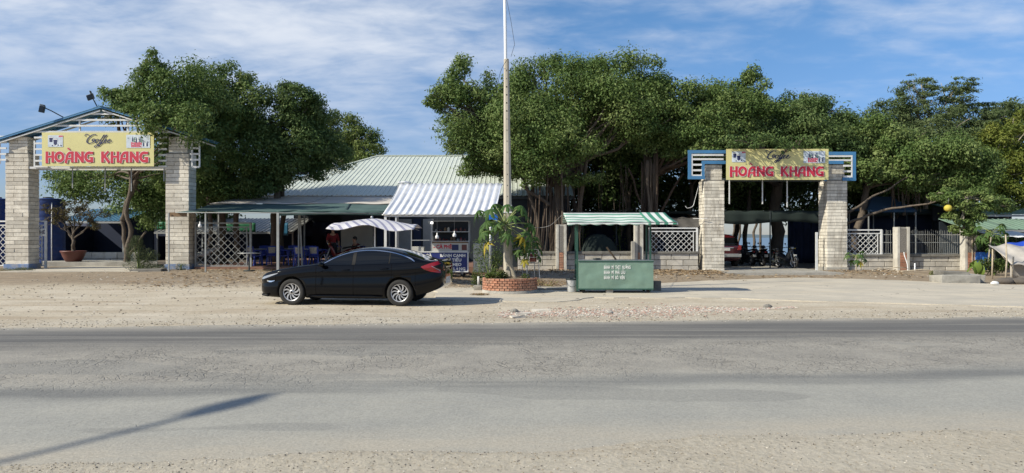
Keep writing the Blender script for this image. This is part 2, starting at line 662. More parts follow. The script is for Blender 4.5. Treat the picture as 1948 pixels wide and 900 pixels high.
M['table_top'] = mat('steel table top', (0.40, 0.42, 0.43), 0.4, 0.4, 0.1)
M['tank_blue'] = mat('deep blue tank plastic', (0.012, 0.035, 0.15), 0.45, 0, 0.12, 2)
M['barrel_blue'] = mat('bright blue barrel plastic', (0.012, 0.13, 0.52), 0.4, 0, 0.1, 2)
M['tarp_blue'] = mat('royal blue tarpaulin', (0.02, 0.07, 0.48), 0.5, 0, 0.2, 3)
M['tarp_grey'] = mat('dusty grey tarpaulin', (0.42, 0.39, 0.35), 0.75, 0, 0.2, 3, 0.3, 12)
M['net_green'] = mat('dark green shade net', (0.055, 0.105, 0.10), 0.85, 0, 0.22, 1.6, stain=(0.10, 0.14, 0.135), samt=0.5, sscale=0.8)
M['net_black'] = mat('black green shade net', (0.012, 0.022, 0.020), 0.9, 0, 0.25, 2)
M['sheet_white'] = mat('weathered fibre sheet', (0.56, 0.52, 0.47), 0.75, 0, 0.12, 1.5, stain=(0.32, 0.29, 0.26), samt=0.5, sscale=0.7)
M['roof_green'] = mat('pale green roof sheet', (0.56, 0.61, 0.55), 0.42, 0.0, 0.10, 1.0, stain=(0.42, 0.43, 0.37), samt=0.45, sscale=0.5)
M['roof_deep_green'] = mat('green roof sheet', (0.19, 0.29, 0.225), 0.45, 0.1, 0.12, 1.5, stain=(0.2, 0.24, 0.2), samt=0.4)
M['roof_grey'] = mat('grey roof sheet', (0.30, 0.31, 0.31), 0.5, 0.2, 0.15, 1.2, stain=(0.16, 0.15, 0.14), samt=0.5, sscale=0.8)
M['roof_blue'] = mat('light blue roof sheet', (0.09, 0.22, 0.34), 0.5, 0.05, 0.12, 1.2)
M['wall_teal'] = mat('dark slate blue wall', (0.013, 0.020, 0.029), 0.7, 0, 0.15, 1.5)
M['wall_cream'] = mat('cream wall', (0.40, 0.36, 0.29), 0.85, 0, 0.1, 1.5)
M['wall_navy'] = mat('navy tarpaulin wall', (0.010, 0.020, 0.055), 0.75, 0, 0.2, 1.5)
M['fridge'] = mat('off white cabinet', (0.50, 0.49, 0.45), 0.5, 0, 0.08, 2)
M['dish'] = mat('grey dish', (0.42, 0.43, 0.44), 0.5, 0.3, 0.1)
M['pole'] = mat('cast concrete pole', (0.47, 0.43, 0.355), 0.88, 0, 0.12, 3.0, 0.25, 60, stain=(0.28, 0.24, 0.19), samt=0.5, sscale=1.5)
M['white_pipe'] = mat('white enamel pipe', (0.78, 0.79, 0.80), 0.35, 0, 0.05)
M['hole'] = mat('dark hole', (0.008, 0.007, 0.007), 0.95, 0, 0.1, spec=0)
M['bark_grey'] = mat('grey ficus bark', (0.115, 0.092, 0.072), 0.92, 0, 0.3, 5, 0.7, 18, stretch=(3, 3, 0.6))
M['bark_brown'] = mat('brown fibrous bark', (0.080, 0.056, 0.041), 0.95, 0, 0.4, 7, 0.8, 16, stretch=(4, 4, 0.5))
M['bark_pale'] = mat('pale twig bark', (0.34, 0.30, 0.24), 0.9, 0, 0.25, 6, 0.4, 25)
M['papaya_bark'] = mat('papaya trunk', (0.34, 0.30, 0.23), 0.85, 0, 0.25, 9, 0.5, 25, stretch=(1, 1, 4))
M['stalk'] = mat('green stalk', (0.22, 0.27, 0.09), 0.6, 0, 0.15)
M['terracotta'] = mat('red brown glazed bowl', (0.13, 0.042, 0.032), 0.5, 0, 0.2, 4)
M['fruit'] = mat('green papaya skin', (0.10, 0.155, 0.045), 0.45, 0, 0.2, 5)
M['lantern'] = mat('yellow paper lantern', (0.62, 0.52, 0.08), 0.7, 0, 0.08, 6, trans=0.2)
M['bulb'] = mat('white bulb plastic', (0.80, 0.80, 0.80), 0.35, 0, 0.03)
M['bulb_lit'] = mat('lit white bulb', (1.0, 0.97, 0.92), 0.4, 0, 0.0, emit=2.5)
M['red_cloth'] = mat('red shirt cloth', (0.20, 0.014, 0.018), 0.85, 0, 0.15, 8)
M['dark_cloth'] = mat('dark trouser cloth', (0.02, 0.022, 0.03), 0.9, 0, 0.2, 8)
M['brown_cloth'] = mat('maroon patterned cloth', (0.13, 0.03, 0.03), 0.9, 0, 0.5, 16)
M['skin'] = mat('tan skin', (0.36, 0.20, 0.13), 0.55, 0, 0.08)
M['hair'] = mat('black hair', (0.010, 0.009, 0.009), 0.55, 0, 0.1)
M['seat_black'] = mat('black vinyl seat', (0.014, 0.014, 0.015), 0.5, 0, 0.15)
M['bike_red'] = mat('red bike fairing', (0.12, 0.010, 0.010), 0.3, 0, 0.05, coat=0.3)
M['bike_white'] = mat('white scooter fairing', (0.74, 0.74, 0.72), 0.3, 0, 0.04, coat=0.3)
M['bike_dark'] = mat('charcoal bike fairing', (0.025, 0.028, 0.035), 0.35, 0, 0.05, coat=0.3)
M['plate'] = mat('licence plate', (0.60, 0.60, 0.56), 0.5, 0, 0.06)
M['cabinet_glass'] = mat('dim cabinet glass', (0.05, 0.06, 0.065), 0.12, 0, 0.05)
M['dark_tarp'] = mat('dark grey tarpaulin', (0.075, 0.07, 0.065), 0.8, 0, 0.2, 3)
M['wood'] = mat('weathered timber', (0.20, 0.13, 0.075), 0.85, 0, 0.3, 6, 0.4, 30, stretch=(1, 1, 6))
M['stick'] = mat('bleached stick', (0.42, 0.36, 0.27), 0.9, 0, 0.25, 7, 0.4, 30)
M['floor_tile'] = mat('red brown patio floor', (0.22, 0.12, 0.085), 0.8, 0, 0.2, 3)
M['green_banner'] = mat('green plastic sheet', (0.012, 0.13, 0.055), 0.55, 0, 0.1)
M['blue_sheet'] = mat('light blue plastic sheet', (0.02, 0.13, 0.24), 0.5, 0, 0.12)
M['cable'] = mat('grey cable', (0.25, 0.25, 0.25), 0.7, 0, 0.1)
M['dark_cable'] = mat('dark cable', (0.02, 0.02, 0.02), 0.7, 0, 0.1)

M['ficus'] = leaf_mat('ficus leaves', (0.062, 0.115, 0.032), (0.122, 0.188, 0.052), (0.225, 0.28, 0.10))
M['ficus_dark'] = leaf_mat('dark ficus leaves', (0.050, 0.096, 0.031), (0.093, 0.15, 0.047), (0.175, 0.23, 0.085))
M['ficus_light'] = leaf_mat('pale ficus leaves', (0.06, 0.10, 0.022), (0.11, 0.155, 0.04), (0.20, 0.24, 0.075))
M['yellow_leaf'] = leaf_mat('yellow green leaves', (0.07, 0.11, 0.018), (0.12, 0.16, 0.03), (0.20, 0.22, 0.045))
M['olive_leaf'] = leaf_mat('olive feathery leaves', (0.055, 0.09, 0.03), (0.09, 0.13, 0.05), (0.16, 0.20, 0.085))
M['papaya_leaf'] = leaf_mat('papaya leaves', (0.030, 0.075, 0.020), (0.055, 0.115, 0.030), (0.11, 0.18, 0.05))
M['papaya_yellow'] = leaf_mat('yellowing papaya leaves', (0.16, 0.20, 0.035), (0.30, 0.29, 0.04), (0.46, 0.34, 0.05))
M['bush'] = leaf_mat('bush leaves', (0.045, 0.08, 0.02), (0.08, 0.125, 0.032), (0.16, 0.20, 0.06))
M['grey_bush'] = leaf_mat('grey green feathery leaves', (0.06, 0.085, 0.045), (0.09, 0.12, 0.06), (0.14, 0.16, 0.085))
M['dry_leaf'] = leaf_mat('dry fallen leaves', (0.16, 0.10, 0.055), (0.30, 0.21, 0.12), (0.44, 0.34, 0.22), 0.1, 0.8)
M['russet_leaf'] = leaf_mat('sparse russet leaves', (0.05, 0.06, 0.025), (0.09, 0.08, 0.035), (0.14, 0.105, 0.045))
M['taro_leaf'] = leaf_mat('lime taro leaf', (0.10, 0.18, 0.03), (0.15, 0.24, 0.045), (0.22, 0.3, 0.07))


# ------------------------------------------------------------------ ground materials
class NT:
    """short hand for shader nodes"""
    def __init__(self, name):
        self.m = bpy.data.materials.new(name)
        self.m.use_nodes = True
        self.n, self.l = self.m.node_tree.nodes, self.m.node_tree.links
        self.b = self.n['Principled BSDF']
        self.pos = self.n.new('ShaderNodeNewGeometry').outputs['Position']
        s = self.n.new('ShaderNodeSeparateXYZ')
        self.l.new(self.pos, s.inputs[0])
        self.x, self.y, self.z = s.outputs

    def put(self, v, sock):
        if isinstance(v, (int, float)):
            sock.default_value = v
        elif isinstance(v, tuple):
            sock.default_value = (*v, 1) if len(v) == 3 and len(sock.default_value) == 4 else v
        else:
            self.l.new(v, sock)

    def math(self, op, a, b=0.0, c=0.0):
        k = self.n.new('ShaderNodeMath')
        k.operation = op
        for i, v in enumerate((a, b, c)):
            self.put(v, k.inputs[i])
        return k.outputs[0]

    def noise(self, scale, detail=5, rough=0.6, stretch=None, dist=0.0, rot=0.0):
        v = self.pos
        if stretch or rot:
            mp = self.n.new('ShaderNodeMapping')
            mp.vector_type = 'POINT'
            mp.inputs['Rotation'].default_value = (0, 0, rot)
            mp.inputs['Scale'].default_value = stretch or (1, 1, 1)
            self.l.new(v, mp.inputs[0])
            v = mp.outputs[0]
        k = self.n.new('ShaderNodeTexNoise')
        k.inputs['Scale'].default_value = scale
        k.inputs['Detail'].default_value = detail
        k.inputs['Roughness'].default_value = rough
        k.inputs['Distortion'].default_value = dist
        self.l.new(v, k.inputs['Vector'])
        return k.outputs[0]

    def voro(self, scale, feature='DISTANCE_TO_EDGE', warp=0.0, stretch=None):
        v = self.pos
        if warp:
            k = self.n.new('ShaderNodeTexNoise')
            k.inputs['Scale'].default_value = 2.5
            k.inputs['Detail'].default_value = 4
            self.l.new(v, k.inputs['Vector'])
            a = self.n.new('ShaderNodeVectorMath')
            a.operation = 'MULTIPLY_ADD'
            self.l.new(k.outputs['Color'], a.inputs[0])
            a.inputs[1].default_value = (warp, warp, 0)
            self.l.new(v, a.inputs[2])
            v = a.outputs[0]
        if stretch:
            mp = self.n.new('ShaderNodeMapping')
            mp.inputs['Scale'].default_value = stretch
            self.l.new(v, mp.inputs[0])
            v = mp.outputs[0]
        k = self.n.new('ShaderNodeTexVoronoi')
        k.feature = feature
        k.inputs['Scale'].default_value = scale
        self.l.new(v, k.inputs['Vector'])
        return k.outputs[0]

    def ramp(self, v, a, b, lo=0.0, hi=1.0, smooth=True):
        k = self.n.new('ShaderNodeMapRange')
        k.interpolation_type = 'SMOOTHSTEP' if smooth else 'LINEAR'
        self.put(v, k.inputs[0])
        k.inputs[1].default_value, k.inputs[2].default_value = a, b
        k.inputs[3].default_value, k.inputs[4].default_value = lo, hi
        return k.outputs[0]

    def mix(self, f, a, b):
        k = self.n.new('ShaderNodeMix')
        k.data_type = 'RGBA'
        self.put(f, k.inputs[0])
        self.put(a, k.inputs[6])
        self.put(b, k.inputs[7])
        return k.outputs[2]

    def scale(self, c, f):
        k = self.n.new('ShaderNodeVectorMath')
        k.operation = 'SCALE'
        self.put(c, k.inputs[0])
        self.put(f, k.inputs['Scale'])
        return k.outputs[0]

    def bump(self, h, strength, dist=0.02):
        k = self.n.new('ShaderNodeBump')
        k.inputs['Strength'].default_value = strength
        k.inputs['Distance'].default_value = dist
        self.put(h, k.inputs['Height'])
        self.l.new(k.outputs[0], self.b.inputs['Normal'])

    def done(self, col, rough=0.9, spec=0.3):
        self.put(col, self.b.inputs['Base Color'])
        self.b.inputs['Roughness'].default_value = rough
        self.b.inputs['Specular IOR Level'].default_value = spec
        return self.m


def ground_material():
    t = NT('sandy ground')
    n1, n2, n3 = t.noise(0.55, 6, 0.65), t.noise(3.0, 7, 0.7), t.noise(22, 4, 0.6)
    long_ = t.noise(1.0, 6, 0.6, (0.22, 1.6, 1))
    sand = t.mix(t.ramp(n1, 0.35, 0.7), (0.462, 0.402, 0.308), (0.55, 0.495, 0.40))
    sand = t.mix(t.ramp(long_, 0.48, 0.72, 0, 0.75), sand, (0.37, 0.295, 0.21))
    sand = t.mix(t.ramp(n2, 0.58, 0.78, 0, 0.5), sand, (0.62, 0.56, 0.45))
    # wheel tracks worn along the verge
    wv = t.math('ADD', t.math('SUBTRACT', t.y, t.math('MULTIPLY', t.x, 0.05)), t.math('MULTIPLY', t.math('SUBTRACT', t.noise(0.25, 3, 0.5), 0.5), 2.2))
    for yc, wd, am in ((16.9, .35, .5), (18.5, .4, .45), (20.3, .35, .4), (21.9, .4, .35)):
        tr = t.math('MULTIPLY', t.ramp(wv, yc - wd, yc - wd * .3), t.ramp(wv, yc + wd, yc + wd * .3))
        sand = t.mix(t.math('MULTIPLY', t.math('MULTIPLY', tr, t.ramp(n2, .3, .6)), am), sand, (0.40, 0.335, 0.25))
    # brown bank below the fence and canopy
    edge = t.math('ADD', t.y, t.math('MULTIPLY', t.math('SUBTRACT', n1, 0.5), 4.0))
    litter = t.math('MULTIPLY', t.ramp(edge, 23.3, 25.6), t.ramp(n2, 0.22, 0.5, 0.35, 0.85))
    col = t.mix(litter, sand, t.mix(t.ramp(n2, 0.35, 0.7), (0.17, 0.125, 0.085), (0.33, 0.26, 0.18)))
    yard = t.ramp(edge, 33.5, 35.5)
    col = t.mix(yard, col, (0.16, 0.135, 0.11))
    # grey gravelly shoulders next to the asphalt
    sh = t.ramp(t.math('SUBTRACT', t.y, t.math('MULTIPLY', t.x, 0.095)), 16.9, 14.9)
    col = t.mix(t.math('MULTIPLY', sh, t.ramp(n3, 0.4, 0.62, 0.05, 0.55)), col, (0.33, 0.30, 0.25))
    nsh = t.ramp(t.y, 7.6, 6.4)
    col = t.mix(t.math('MULTIPLY', nsh, t.ramp(n2, 0.3, 0.65, 0.25, 0.75)), col, (0.385, 0.352, 0.285))
    col = t.scale(col, t.ramp(n3, 0.25, 0.75, 0.80, 1.18))
    h = t.math('ADD', t.math('MULTIPLY', n2, 0.7), t.math('MULTIPLY', n3, 0.5))
    t.bump(h, 0.55, 0.05)
    return t.done(col, 0.95, 0.2)


def road_material():
    t = NT('dusty worn asphalt')
    v = t.math('SUBTRACT', t.y, t.math('MULTIPLY', t.x, 0.105))
    wob = t.math('MULTIPLY', t.math('SUBTRACT', t.noise(0.35, 4, 0.5), 0.5), 0.9)
    vv = t.math('ADD', v, wob)
    grain = t.noise(38, 4, 0.75)
    mid = t.noise(1.1, 7, 0.68)
    long_ = t.noise(1.2, 6, 0.6, (0.10, 1.5, 1), rot=-0.105)
    longer = t.noise(2.6, 5, 0.6, (0.05, 2.2, 1), rot=-0.105)
    base = t.mix(t.ramp(mid, 0.32, 0.7), (0.272, 0.256, 0.226), (0.35, 0.327, 0.283))
    near = t.mix(t.ramp(mid, 0.3, 0.7), (0.305, 0.300, 0.272), (0.352, 0.342, 0.302))
    col = t.mix(t.ramp(vv, 9.3, 8.3), base, near)
    pt = t.ramp(t.noise(0.55, 2.5, 0.45, (0.4, 1.3, 1), rot=-0.1), 0.575, 0.592)
    col = t.mix(t.math('MULTIPLY', pt, 0.45), col, (0.225, 0.222, 0.205))
    # the polished dark wheel path of the far lane, and a thin one on the near lane
    dark = t.math('MULTIPLY', t.ramp(vv, 10.9, 12.7), t.ramp(vv, 14.75, 13.5))
    dark = t.math('MULTIPLY', dark, t.ramp(long_, 0.24, 0.62, 0.45, 1.0))
    col = t.mix(dark, col, t.mix(t.ramp(longer, 0.35, 0.65), (0.104, 0.102, 0.099), (0.158, 0.154, 0.146)))
    d2 = t.math('MULTIPLY', t.ramp(vv, 7.95, 8.4), t.ramp(vv, 8.95, 8.55))
    d2 = t.math('MULTIPLY', d2, t.ramp(long_, 0.3, 0.6, 0.25, 0.8))
    col = t.mix(d2, col, (0.15, 0.152, 0.148))
    # dust creeping in from both shoulders
    dust = t.math('MAXIMUM', t.ramp(t.math('SUBTRACT', t.y, t.math('MULTIPLY', t.x, 0.135)), 6.85, 6.1),
                  t.math('MULTIPLY', t.ramp(t.math('SUBTRACT', t.y, t.math('MULTIPLY', t.x, 0.095)), 14.15, 14.6), 0.55))
    dust = t.math('MULTIPLY', dust, t.ramp(t.noise(2.2, 6, 0.7, (0.5, 1.4, 1)), 0.25, 0.65, 0.35, 1))
    col = t.mix(dust, col, (0.40, 0.365, 0.30))
    col = t.mix(t.ramp(longer, 0.58, 0.72, 0, 0.3), col, (0.34, 0.315, 0.265))
    # crazed cracks, thickest along the crown of the road
    zone = t.math('MULTIPLY', t.ramp(vv, 8.0, 9.4), t.ramp(vv, 13.2, 11.0))
    ragged = t.ramp(t.noise(0.8, 5, 0.65), 0.34, 0.62)
    c1 = t.ramp(t.voro(3.2, warp=0.5), 0.0, 0.030, .8, 0)
    c2 = t.ramp(t.voro(9.0, warp=0.3), 0.0, 0.07, 1, 0)
    c3 = t.math('MULTIPLY', t.ramp(t.voro(0.42, warp=0.6, stretch=(1, 1.3, 1)), 0.0, 0.005, 0.35, 0), t.ramp(t.noise(0.4, 4, 0.6), 0.52, 0.66))
    crack = t.math('MULTIPLY', t.math('MAXIMUM', c1, t.math('MULTIPLY', c2, 0.7)), t.math('MULTIPLY', zone, ragged))
    crack = t.math('MAXIMUM', crack, c3)
    col = t.mix(t.math('MULTIPLY', crack, 0.62), col, (0.075, 0.07, 0.062))
    col = t.mix(t.math('MULTIPLY', t.math('MULTIPLY', zone, ragged), t.ramp(t.noise(9, 4, 0.7), 0.55, 0.7, 0, 0.35)), col, (0.40, 0.365, 0.30))
    col = t.scale(col, t.ramp(grain, 0.25, 0.75, 0.74, 1.24, False))
    h = t.math('ADD', t.math('MULTIPLY', grain, 0.35), t.math('MULTIPLY', t.math('SUBTRACT', 1.0, crack), 0.9))
    h = t.math('ADD', h, t.math('MULTIPLY', t.noise(9, 5, 0.7), t.math('ADD', 0.25, t.math('MULTIPLY', zone, 0.8))))
    t.bump(h, 0.55, 0.03)
    return t.done(col, 0.86, 0.3)


def slab_material():
    t = NT('dusty concrete forecourt')
    n1, n2, n3 = t.noise(0.6, 6, 0.65), t.noise(4.0, 7, 0.7), t.noise(40, 3, 0.6)
    long_ = t.noise(0.8, 6, 0.62, (0.3, 1.5, 1))
    col = t.mix(t.ramp(n1, 0.35, 0.7), (0.44, 0.405, 0.34), (0.56, 0.505, 0.41))
    col = t.mix(t.ramp(long_, 0.5, 0.68, 0, 0.75), col, (0.56, 0.49, 0.375))
    col = t.mix(t.ramp(n2, 0.6, 0.75, 0, 0.4), col, (0.30, 0.28, 0.24))
    cr = t.math('MULTIPLY', t.ramp(t.voro(0.33, warp=0.5), 0, 0.008, 0.8, 0), t.ramp(n1, 0.45, 0.55))
    col = t.mix(cr, col, (0.12, 0.11, 0.095))
    col = t.scale(col, t.ramp(n3, 0.25, 0.75, 0.9, 1.1))
    t.bump(t.math('ADD', n2, t.math('MULTIPLY', n3, 0.4)), 0.3, 0.02)
    return t.done(col, 0.9, 0.3)


M['ground'] = ground_material()
M['road'] = road_material()
M['slab'] = slab_material()


def build_ground():
    def axis(lo, hi, step, outer_lo, outer_hi):
        k = int(round((hi - lo) / step))
        return outer_lo + [lo + step * i for i in range(k + 1)] + outer_hi
    xs = axis(-17.0, 17.0, 0.2, [-3000, -800, -200, -80, -45, -32, -24, -20], [20, 24, 32, 45, 80, 200, 800, 3000])
    ys = axis(3.0, 36.0, 0.17, [-3000, -400, -80, -20, -5, 0, 2], [38, 42, 48, 55, 58, 61, 64, 68, 72, 75, 120])
    vs = [(x, y, gz(x, y)) for y in ys for x in xs]
    nx = len(xs)
    fs = [(j * nx + i, j * nx + i + 1, (j + 1) * nx + i + 1, (j + 1) * nx + i) for j in range(len(ys) - 1) for i in range(nx - 1)]
    b = MB()
    b.add(vs, fs, 0, True)
    o = b.build('ground', M['ground'], fixn=False)
    tag(o, kind='structure')

    b = MB()
    b.add([(-4000, 70, -0.75), (4000, 70, -0.75), (9000, 9000, -0.75), (-9000, 9000, -0.75)], [(0, 1, 2, 3)])
    t = NT('sea water')
    t.bump(t.noise(0.8, 4, 0.6, (0.4, 1, 1)), 0.25, 0.1)
    o = b.build('sea', t.done((0.13, 0.19, 0.24), 0.35, 0.4), fixn=False)
    tag(o, kind='structure')

    b = MB()
    rx = [-600, -200, -60, -30] + [-22 + i for i in range(45)] + [30, 60, 200, 600]
    for a, c in zip(rx, rx[1:]):
        k = 10
        for j in range(k):
            ya0, ya1 = road_near(a) - 0.75, road_far(a) + 0.7
            yc0, yc1 = road_near(c) - 0.75, road_far(c) + 0.7
            t0, t1 = j / k, (j + 1) / k
            crown = lambda t: 0.0 + 0.02 * math.sin(PI * t)
            b.add([(a, lerp(ya0, ya1, t0), crown(t0)), (c, lerp(yc0, yc1, t0), crown(t0)), (c, lerp(yc0, yc1, t1), crown(t1)), (a, lerp(ya0, ya1, t1), crown(t1))], [(0, 1, 2, 3)], 0, True)
    o = b.build('road', M['road'], fixn=False)
    tag(o, kind='structure')


build_ground()


def ragged(poly, step, amp, seed):
    r = random.Random(seed)
    out = []
    for (x0, y0), (x1, y1) in zip(poly, poly[1:] + poly[:1]):
        L = math.hypot(x1 - x0, y1 - y0)
        k = max(1, int(L / step))
        for i in range(k):
            t = i / k
            out.append((lerp(x0, x1, t) + r.uniform(-amp, amp), lerp(y0, y1, t) + r.uniform(-amp, amp)))
    return out


def slab(name, poly, top, depth, material, step=0.5, amp=0.10, seed=1):
    pts = ragged(poly, step, amp, seed)
    b = MB()
    n = len(pts)
    b.add([(x, y, top) for x, y in pts] + [(x, y, top - depth) for x, y in pts],
          [list(range(n))] + [(i, i + n, (i + 1) % n + n, (i + 1) % n) for i in range(n)])
    return tag(b.build(name, material), kind='structure')


# worn concrete in front of the second gate, up to the planter; and the two drives
slab('concrete_forecourt', [(-2.1, 19.6), (1.2, 18.7), (2.2, 20.2), (5.6, 20.0), (8.0, 19.0), (12.5, 17.4), (17, 17.2), (26, 18.2), (40, 19), (40, 24), (24, 24.2), (17.2, 25.4), (13.9, 28.6), (11.5, 29.8), (8.4, 28.4), (5.2, 26.2), (1.8, 25.0), (-0.6, 24.8), (-2.4, 23.6)], 0.045, 0.14, M['slab'], 0.45, 0.10, 4)
slab('gate_drive', [(8.9, 31.6), (14.2, 31.6), (14.2, 37), (15.5, 46), (8.4, 46)], 0.15, 0.12, M['concrete'], 1.0, 0.03, 5)
slab('gate_drive', [(-20.2, 28.9), (-14.8, 29.2), (-14.2, 30.0), (-14.3, 35), (-19.9, 35)], 0.33, 0.12, M['slab'], 0.8, 0.06, 6)
slab('patio_floor', [(-13.4, 31.2), (-1.0, 31.2), (-1.0, 44), (-13.4, 44)], 0.42, 0.3, M['floor_tile'], 2.0, 0.0, 6)

# ------------------------------------------------------------------ scatter: stones, litter, rubble
def stone_shape(r, s, flat=0.6):
    """an irregular eight sided pebble"""
    a = r.uniform(0, PI)
    sx, sy, sz = s * r.uniform(0.7, 1.3), s * r.uniform(0.6, 1.1), s * flat * r.uniform(0.6, 1.2)
    pts = []
    for i in range(4):
        t = a + i * PI / 2 + r.uniform(-0.4, 0.4)
        pts.append((sx * math.cos(t), sy * math.sin(t), sz * r.uniform(-0.1, 0.3)))
    return [(r.uniform(-.3, .3) * sx, r.uniform(-.3, .3) * sy, sz)] + pts + [(0, 0, -sz * 0.6)]


ST_F = [(0, 1, 2), (0, 2, 3), (0, 3, 4), (0, 4, 1), (5, 2, 1), (5, 3, 2), (5, 4, 3), (5, 1, 4)]
M['stone_dark'] = mat('dark gravel', (0.085, 0.078, 0.07), 0.9, 0, 0.4, 12)
M['stone_mid'] = mat('sandy gravel', (0.30, 0.255, 0.19), 0.9, 0, 0.35, 12)
M['stone_pale'] = mat('pale gravel', (0.56, 0.52, 0.45), 0.9, 0, 0.25, 12)
M['rubble_pink'] = mat('crushed brick', (0.40, 0.265, 0.215), 0.9, 0, 0.35, 8)
M['rubble_grey'] = mat('broken concrete', (0.42, 0.39, 0.34), 0.9, 0, 0.3, 8)
M['rubble_white'] = mat('broken plaster', (0.56, 0.52, 0.45), 0.9, 0, 0.15, 8)


def scatter(name, spots, mats, flat=0.6, kind='stuff'):
    r = random.Random(len(spots))
    b = MB()
    for x, y, s, mi in spots:
        z = max(gz(x, y), 0.0)
        b.add([(x + p[0], y + p[1], z + p[2] + s * 0.12) for p in stone_shape(r, s, flat)], ST_F, mi)
    return tag(b.build(name, mats, fixn=False), kind=kind)


def spread_gravel():
    r = random.Random(11)
    sp = []
    for _ in range(8500):          # near shoulder: mostly tiny, dark flecks
        x = r.uniform(-4.6, 6.2)
        y = r.uniform(5.1, road_near(x) + 0.15 + 0.25 * r.random())
        s = 0.003 + 0.008 * r.random() ** 3.5
        sp.append((x, y, s, r.choices((0, 1, 2), (0.28, 0.56, 0.16))[0]))
    for _ in range(5200):          # far shoulder band
        x = r.uniform(-12, 13)
        y = road_far(x) + abs(r.gauss(0, 1.0)) - 0.25
        s = 0.008 + 0.017 * r.random() ** 3
        sp.append((x, y, s, r.choices((0, 1, 2), (0.3, 0.48, 0.22))[0]))
    for _ in range(1600):          # thinly over the dirt
        x = r.uniform(-16, 3)
        y = r.uniform(15.5, 24.5)
        sp.append((x, y, 0.010 + 0.025 * r.random() ** 3, r.choices((0, 1, 2), (0.35, 0.4, 0.25))[0]))
    for _ in range(260):           # loose chips on the asphalt
        x = r.uniform(-8, 9)
        y = r.uniform(road_near(x), road_far(x))
        sp.append((x, y, 0.005 + 0.012 * r.random() ** 3, r.choices((0, 1, 2), (0.4, 0.3, 0.3))[0]))
    scatter('gravel', sp, [M['stone_dark'], M['stone_mid'], M['stone_pale']])
    # long low bed of crushed brick and plaster
    sp = []
    for _ in range(7500):
        t = r.random()
        x = lerp(-0.3, 6.7, t)
        c = 16.6 + 0.22 * (x - 3) + 0.1 * math.sin(x * 2.1)
        w = 0.95 * math.sin(PI * min(1, t * 1.08 + 0.08)) ** 0.7 * (0.7 + 0.3 * mnoise.noise(Vector((x, 1, 1)))) + 0.12
        y = c + r.gauss(0, 0.5) * w * 1.3
        s = 0.011 + 0.034 * r.random() ** 3
        sp.append((x, y, s, r.choices((0, 1, 2), (0.36, 0.46, 0.18))[0]))
    scatter('rubble', sp, [M['rubble_pink'], M['rubble_grey'], M['rubble_white']], 0.5)
    # stones and clods on the banks
    sp = []
    for _ in range(2600):
        x = r.uniform(-17, -1.5)
        y = r.uniform(23.2, 30.5)
        sp.append((x, y, 0.010 + 0.035 * r.random() ** 4, r.choices((0, 1, 2), (0.2, 0.55, 0.25))[0]))
    for _ in range(1500):
        x = r.uniform(0.0, 17)
        y = r.uniform(29.2, 33.6)
        if 9.2 < x < 14.3 and r.random() < 0.8:
            continue
        sp.append((x, y, 0.012 + 0.045 * r.random() ** 4, r.choices((0, 1, 2), (0.25, 0.5, 0.25))[0]))
    scatter('bank_stones', sp, [M['stone_dark'], M['stone_mid'], M['stone_pale']])


spread_gravel()


def leaf_field(name, spots, size, material, flat=True, seed=1, droop=0.0):
    """spots (x, y, z, s): small folded leaf faces lying about"""
    r = random.Random(seed)
    b = MB()
    hue = []
    for x, y, z, s in spots:
        a, tl = r.uniform(0, 2 * PI), r.uniform(-0.5, 0.5)
        L, w = size * s, size * s * r.uniform(0.35, 0.6)
        c, sn = math.cos(a), math.sin(a)
        up = r.uniform(-0.35, 0.35)
        b.add([(x - c * L, y - sn * L, z), (x - sn * w, y + c * w, z + w * tl), (x + c * L, y + sn * L, z + L * up), (x + sn * w, y - c * w, z - w * tl)], [(0, 1, 2, 3)])
        hue.append(r.random())
    o = b.build(name, material, fixn=False)
    at = o.data.attributes.new('hue', 'FLOAT', 'FACE')
    at.data.foreach_set('value', hue)
    return o


def litter():
    r = random.Random(5)
    sp = []
    for _ in range(5200):
        x = r.uniform(-13, 17) if r.random() < 0.8 else r.uniform(4.5, 9.2)
        if x > -1.0:
            y = 33.6 - abs(r.gauss(0, 1.9))
            if y < 24.5 or (9.4 < x < 14.0 and r.random() < 0.6):
                continue
        else:
            y = r.uniform(23.8, 31)
        sp.append((x, y, gz(x, y) + 0.02 + 0.03 * r.random(), r.uniform(0.5, 1.4)))
    tag(leaf_field('leaf_litter', sp, 0.07, M['dry_leaf'], seed=3), kind='stuff')


litter()

# ------------------------------------------------------------------ bricks, pillars, gates
def brick_mesh(name, sx, sy, sz, material, seed):
    r = random.Random(seed)
    b = MB()
    c = 0.012 if sz < 0.2 else 0.02
    hx, hy, hz = sx / 2, sy / 2, sz / 2
    # face towards -Y, with softened edges and an uneven skin
    fx, fz = hx - c, hz - c
    j = lambda: r.uniform(-0.004, 0.004)
    vs = [(-hx, hy, -hz), (hx, hy, -hz), (hx, hy, hz), (-hx, hy, hz),
          (-hx, -hy + c, -hz), (hx, -hy + c, -hz), (hx, -hy + c, hz), (-hx, -hy + c, hz),
          (-fx, -hy + j(), -fz), (fx, -hy + j(), -fz), (fx, -hy + j(), fz), (-fx, -hy + j(), fz)]
    fs = [(0, 1, 5, 4), (1, 2, 6, 5), (2, 3, 7, 6), (3, 0, 4, 7), (4, 5, 9, 8), (5, 6, 10, 9), (6, 7, 11, 10), (7, 4, 8, 11), (8, 9, 10, 11)]
    b.add(vs, fs)
    return b.mesh(name, material)


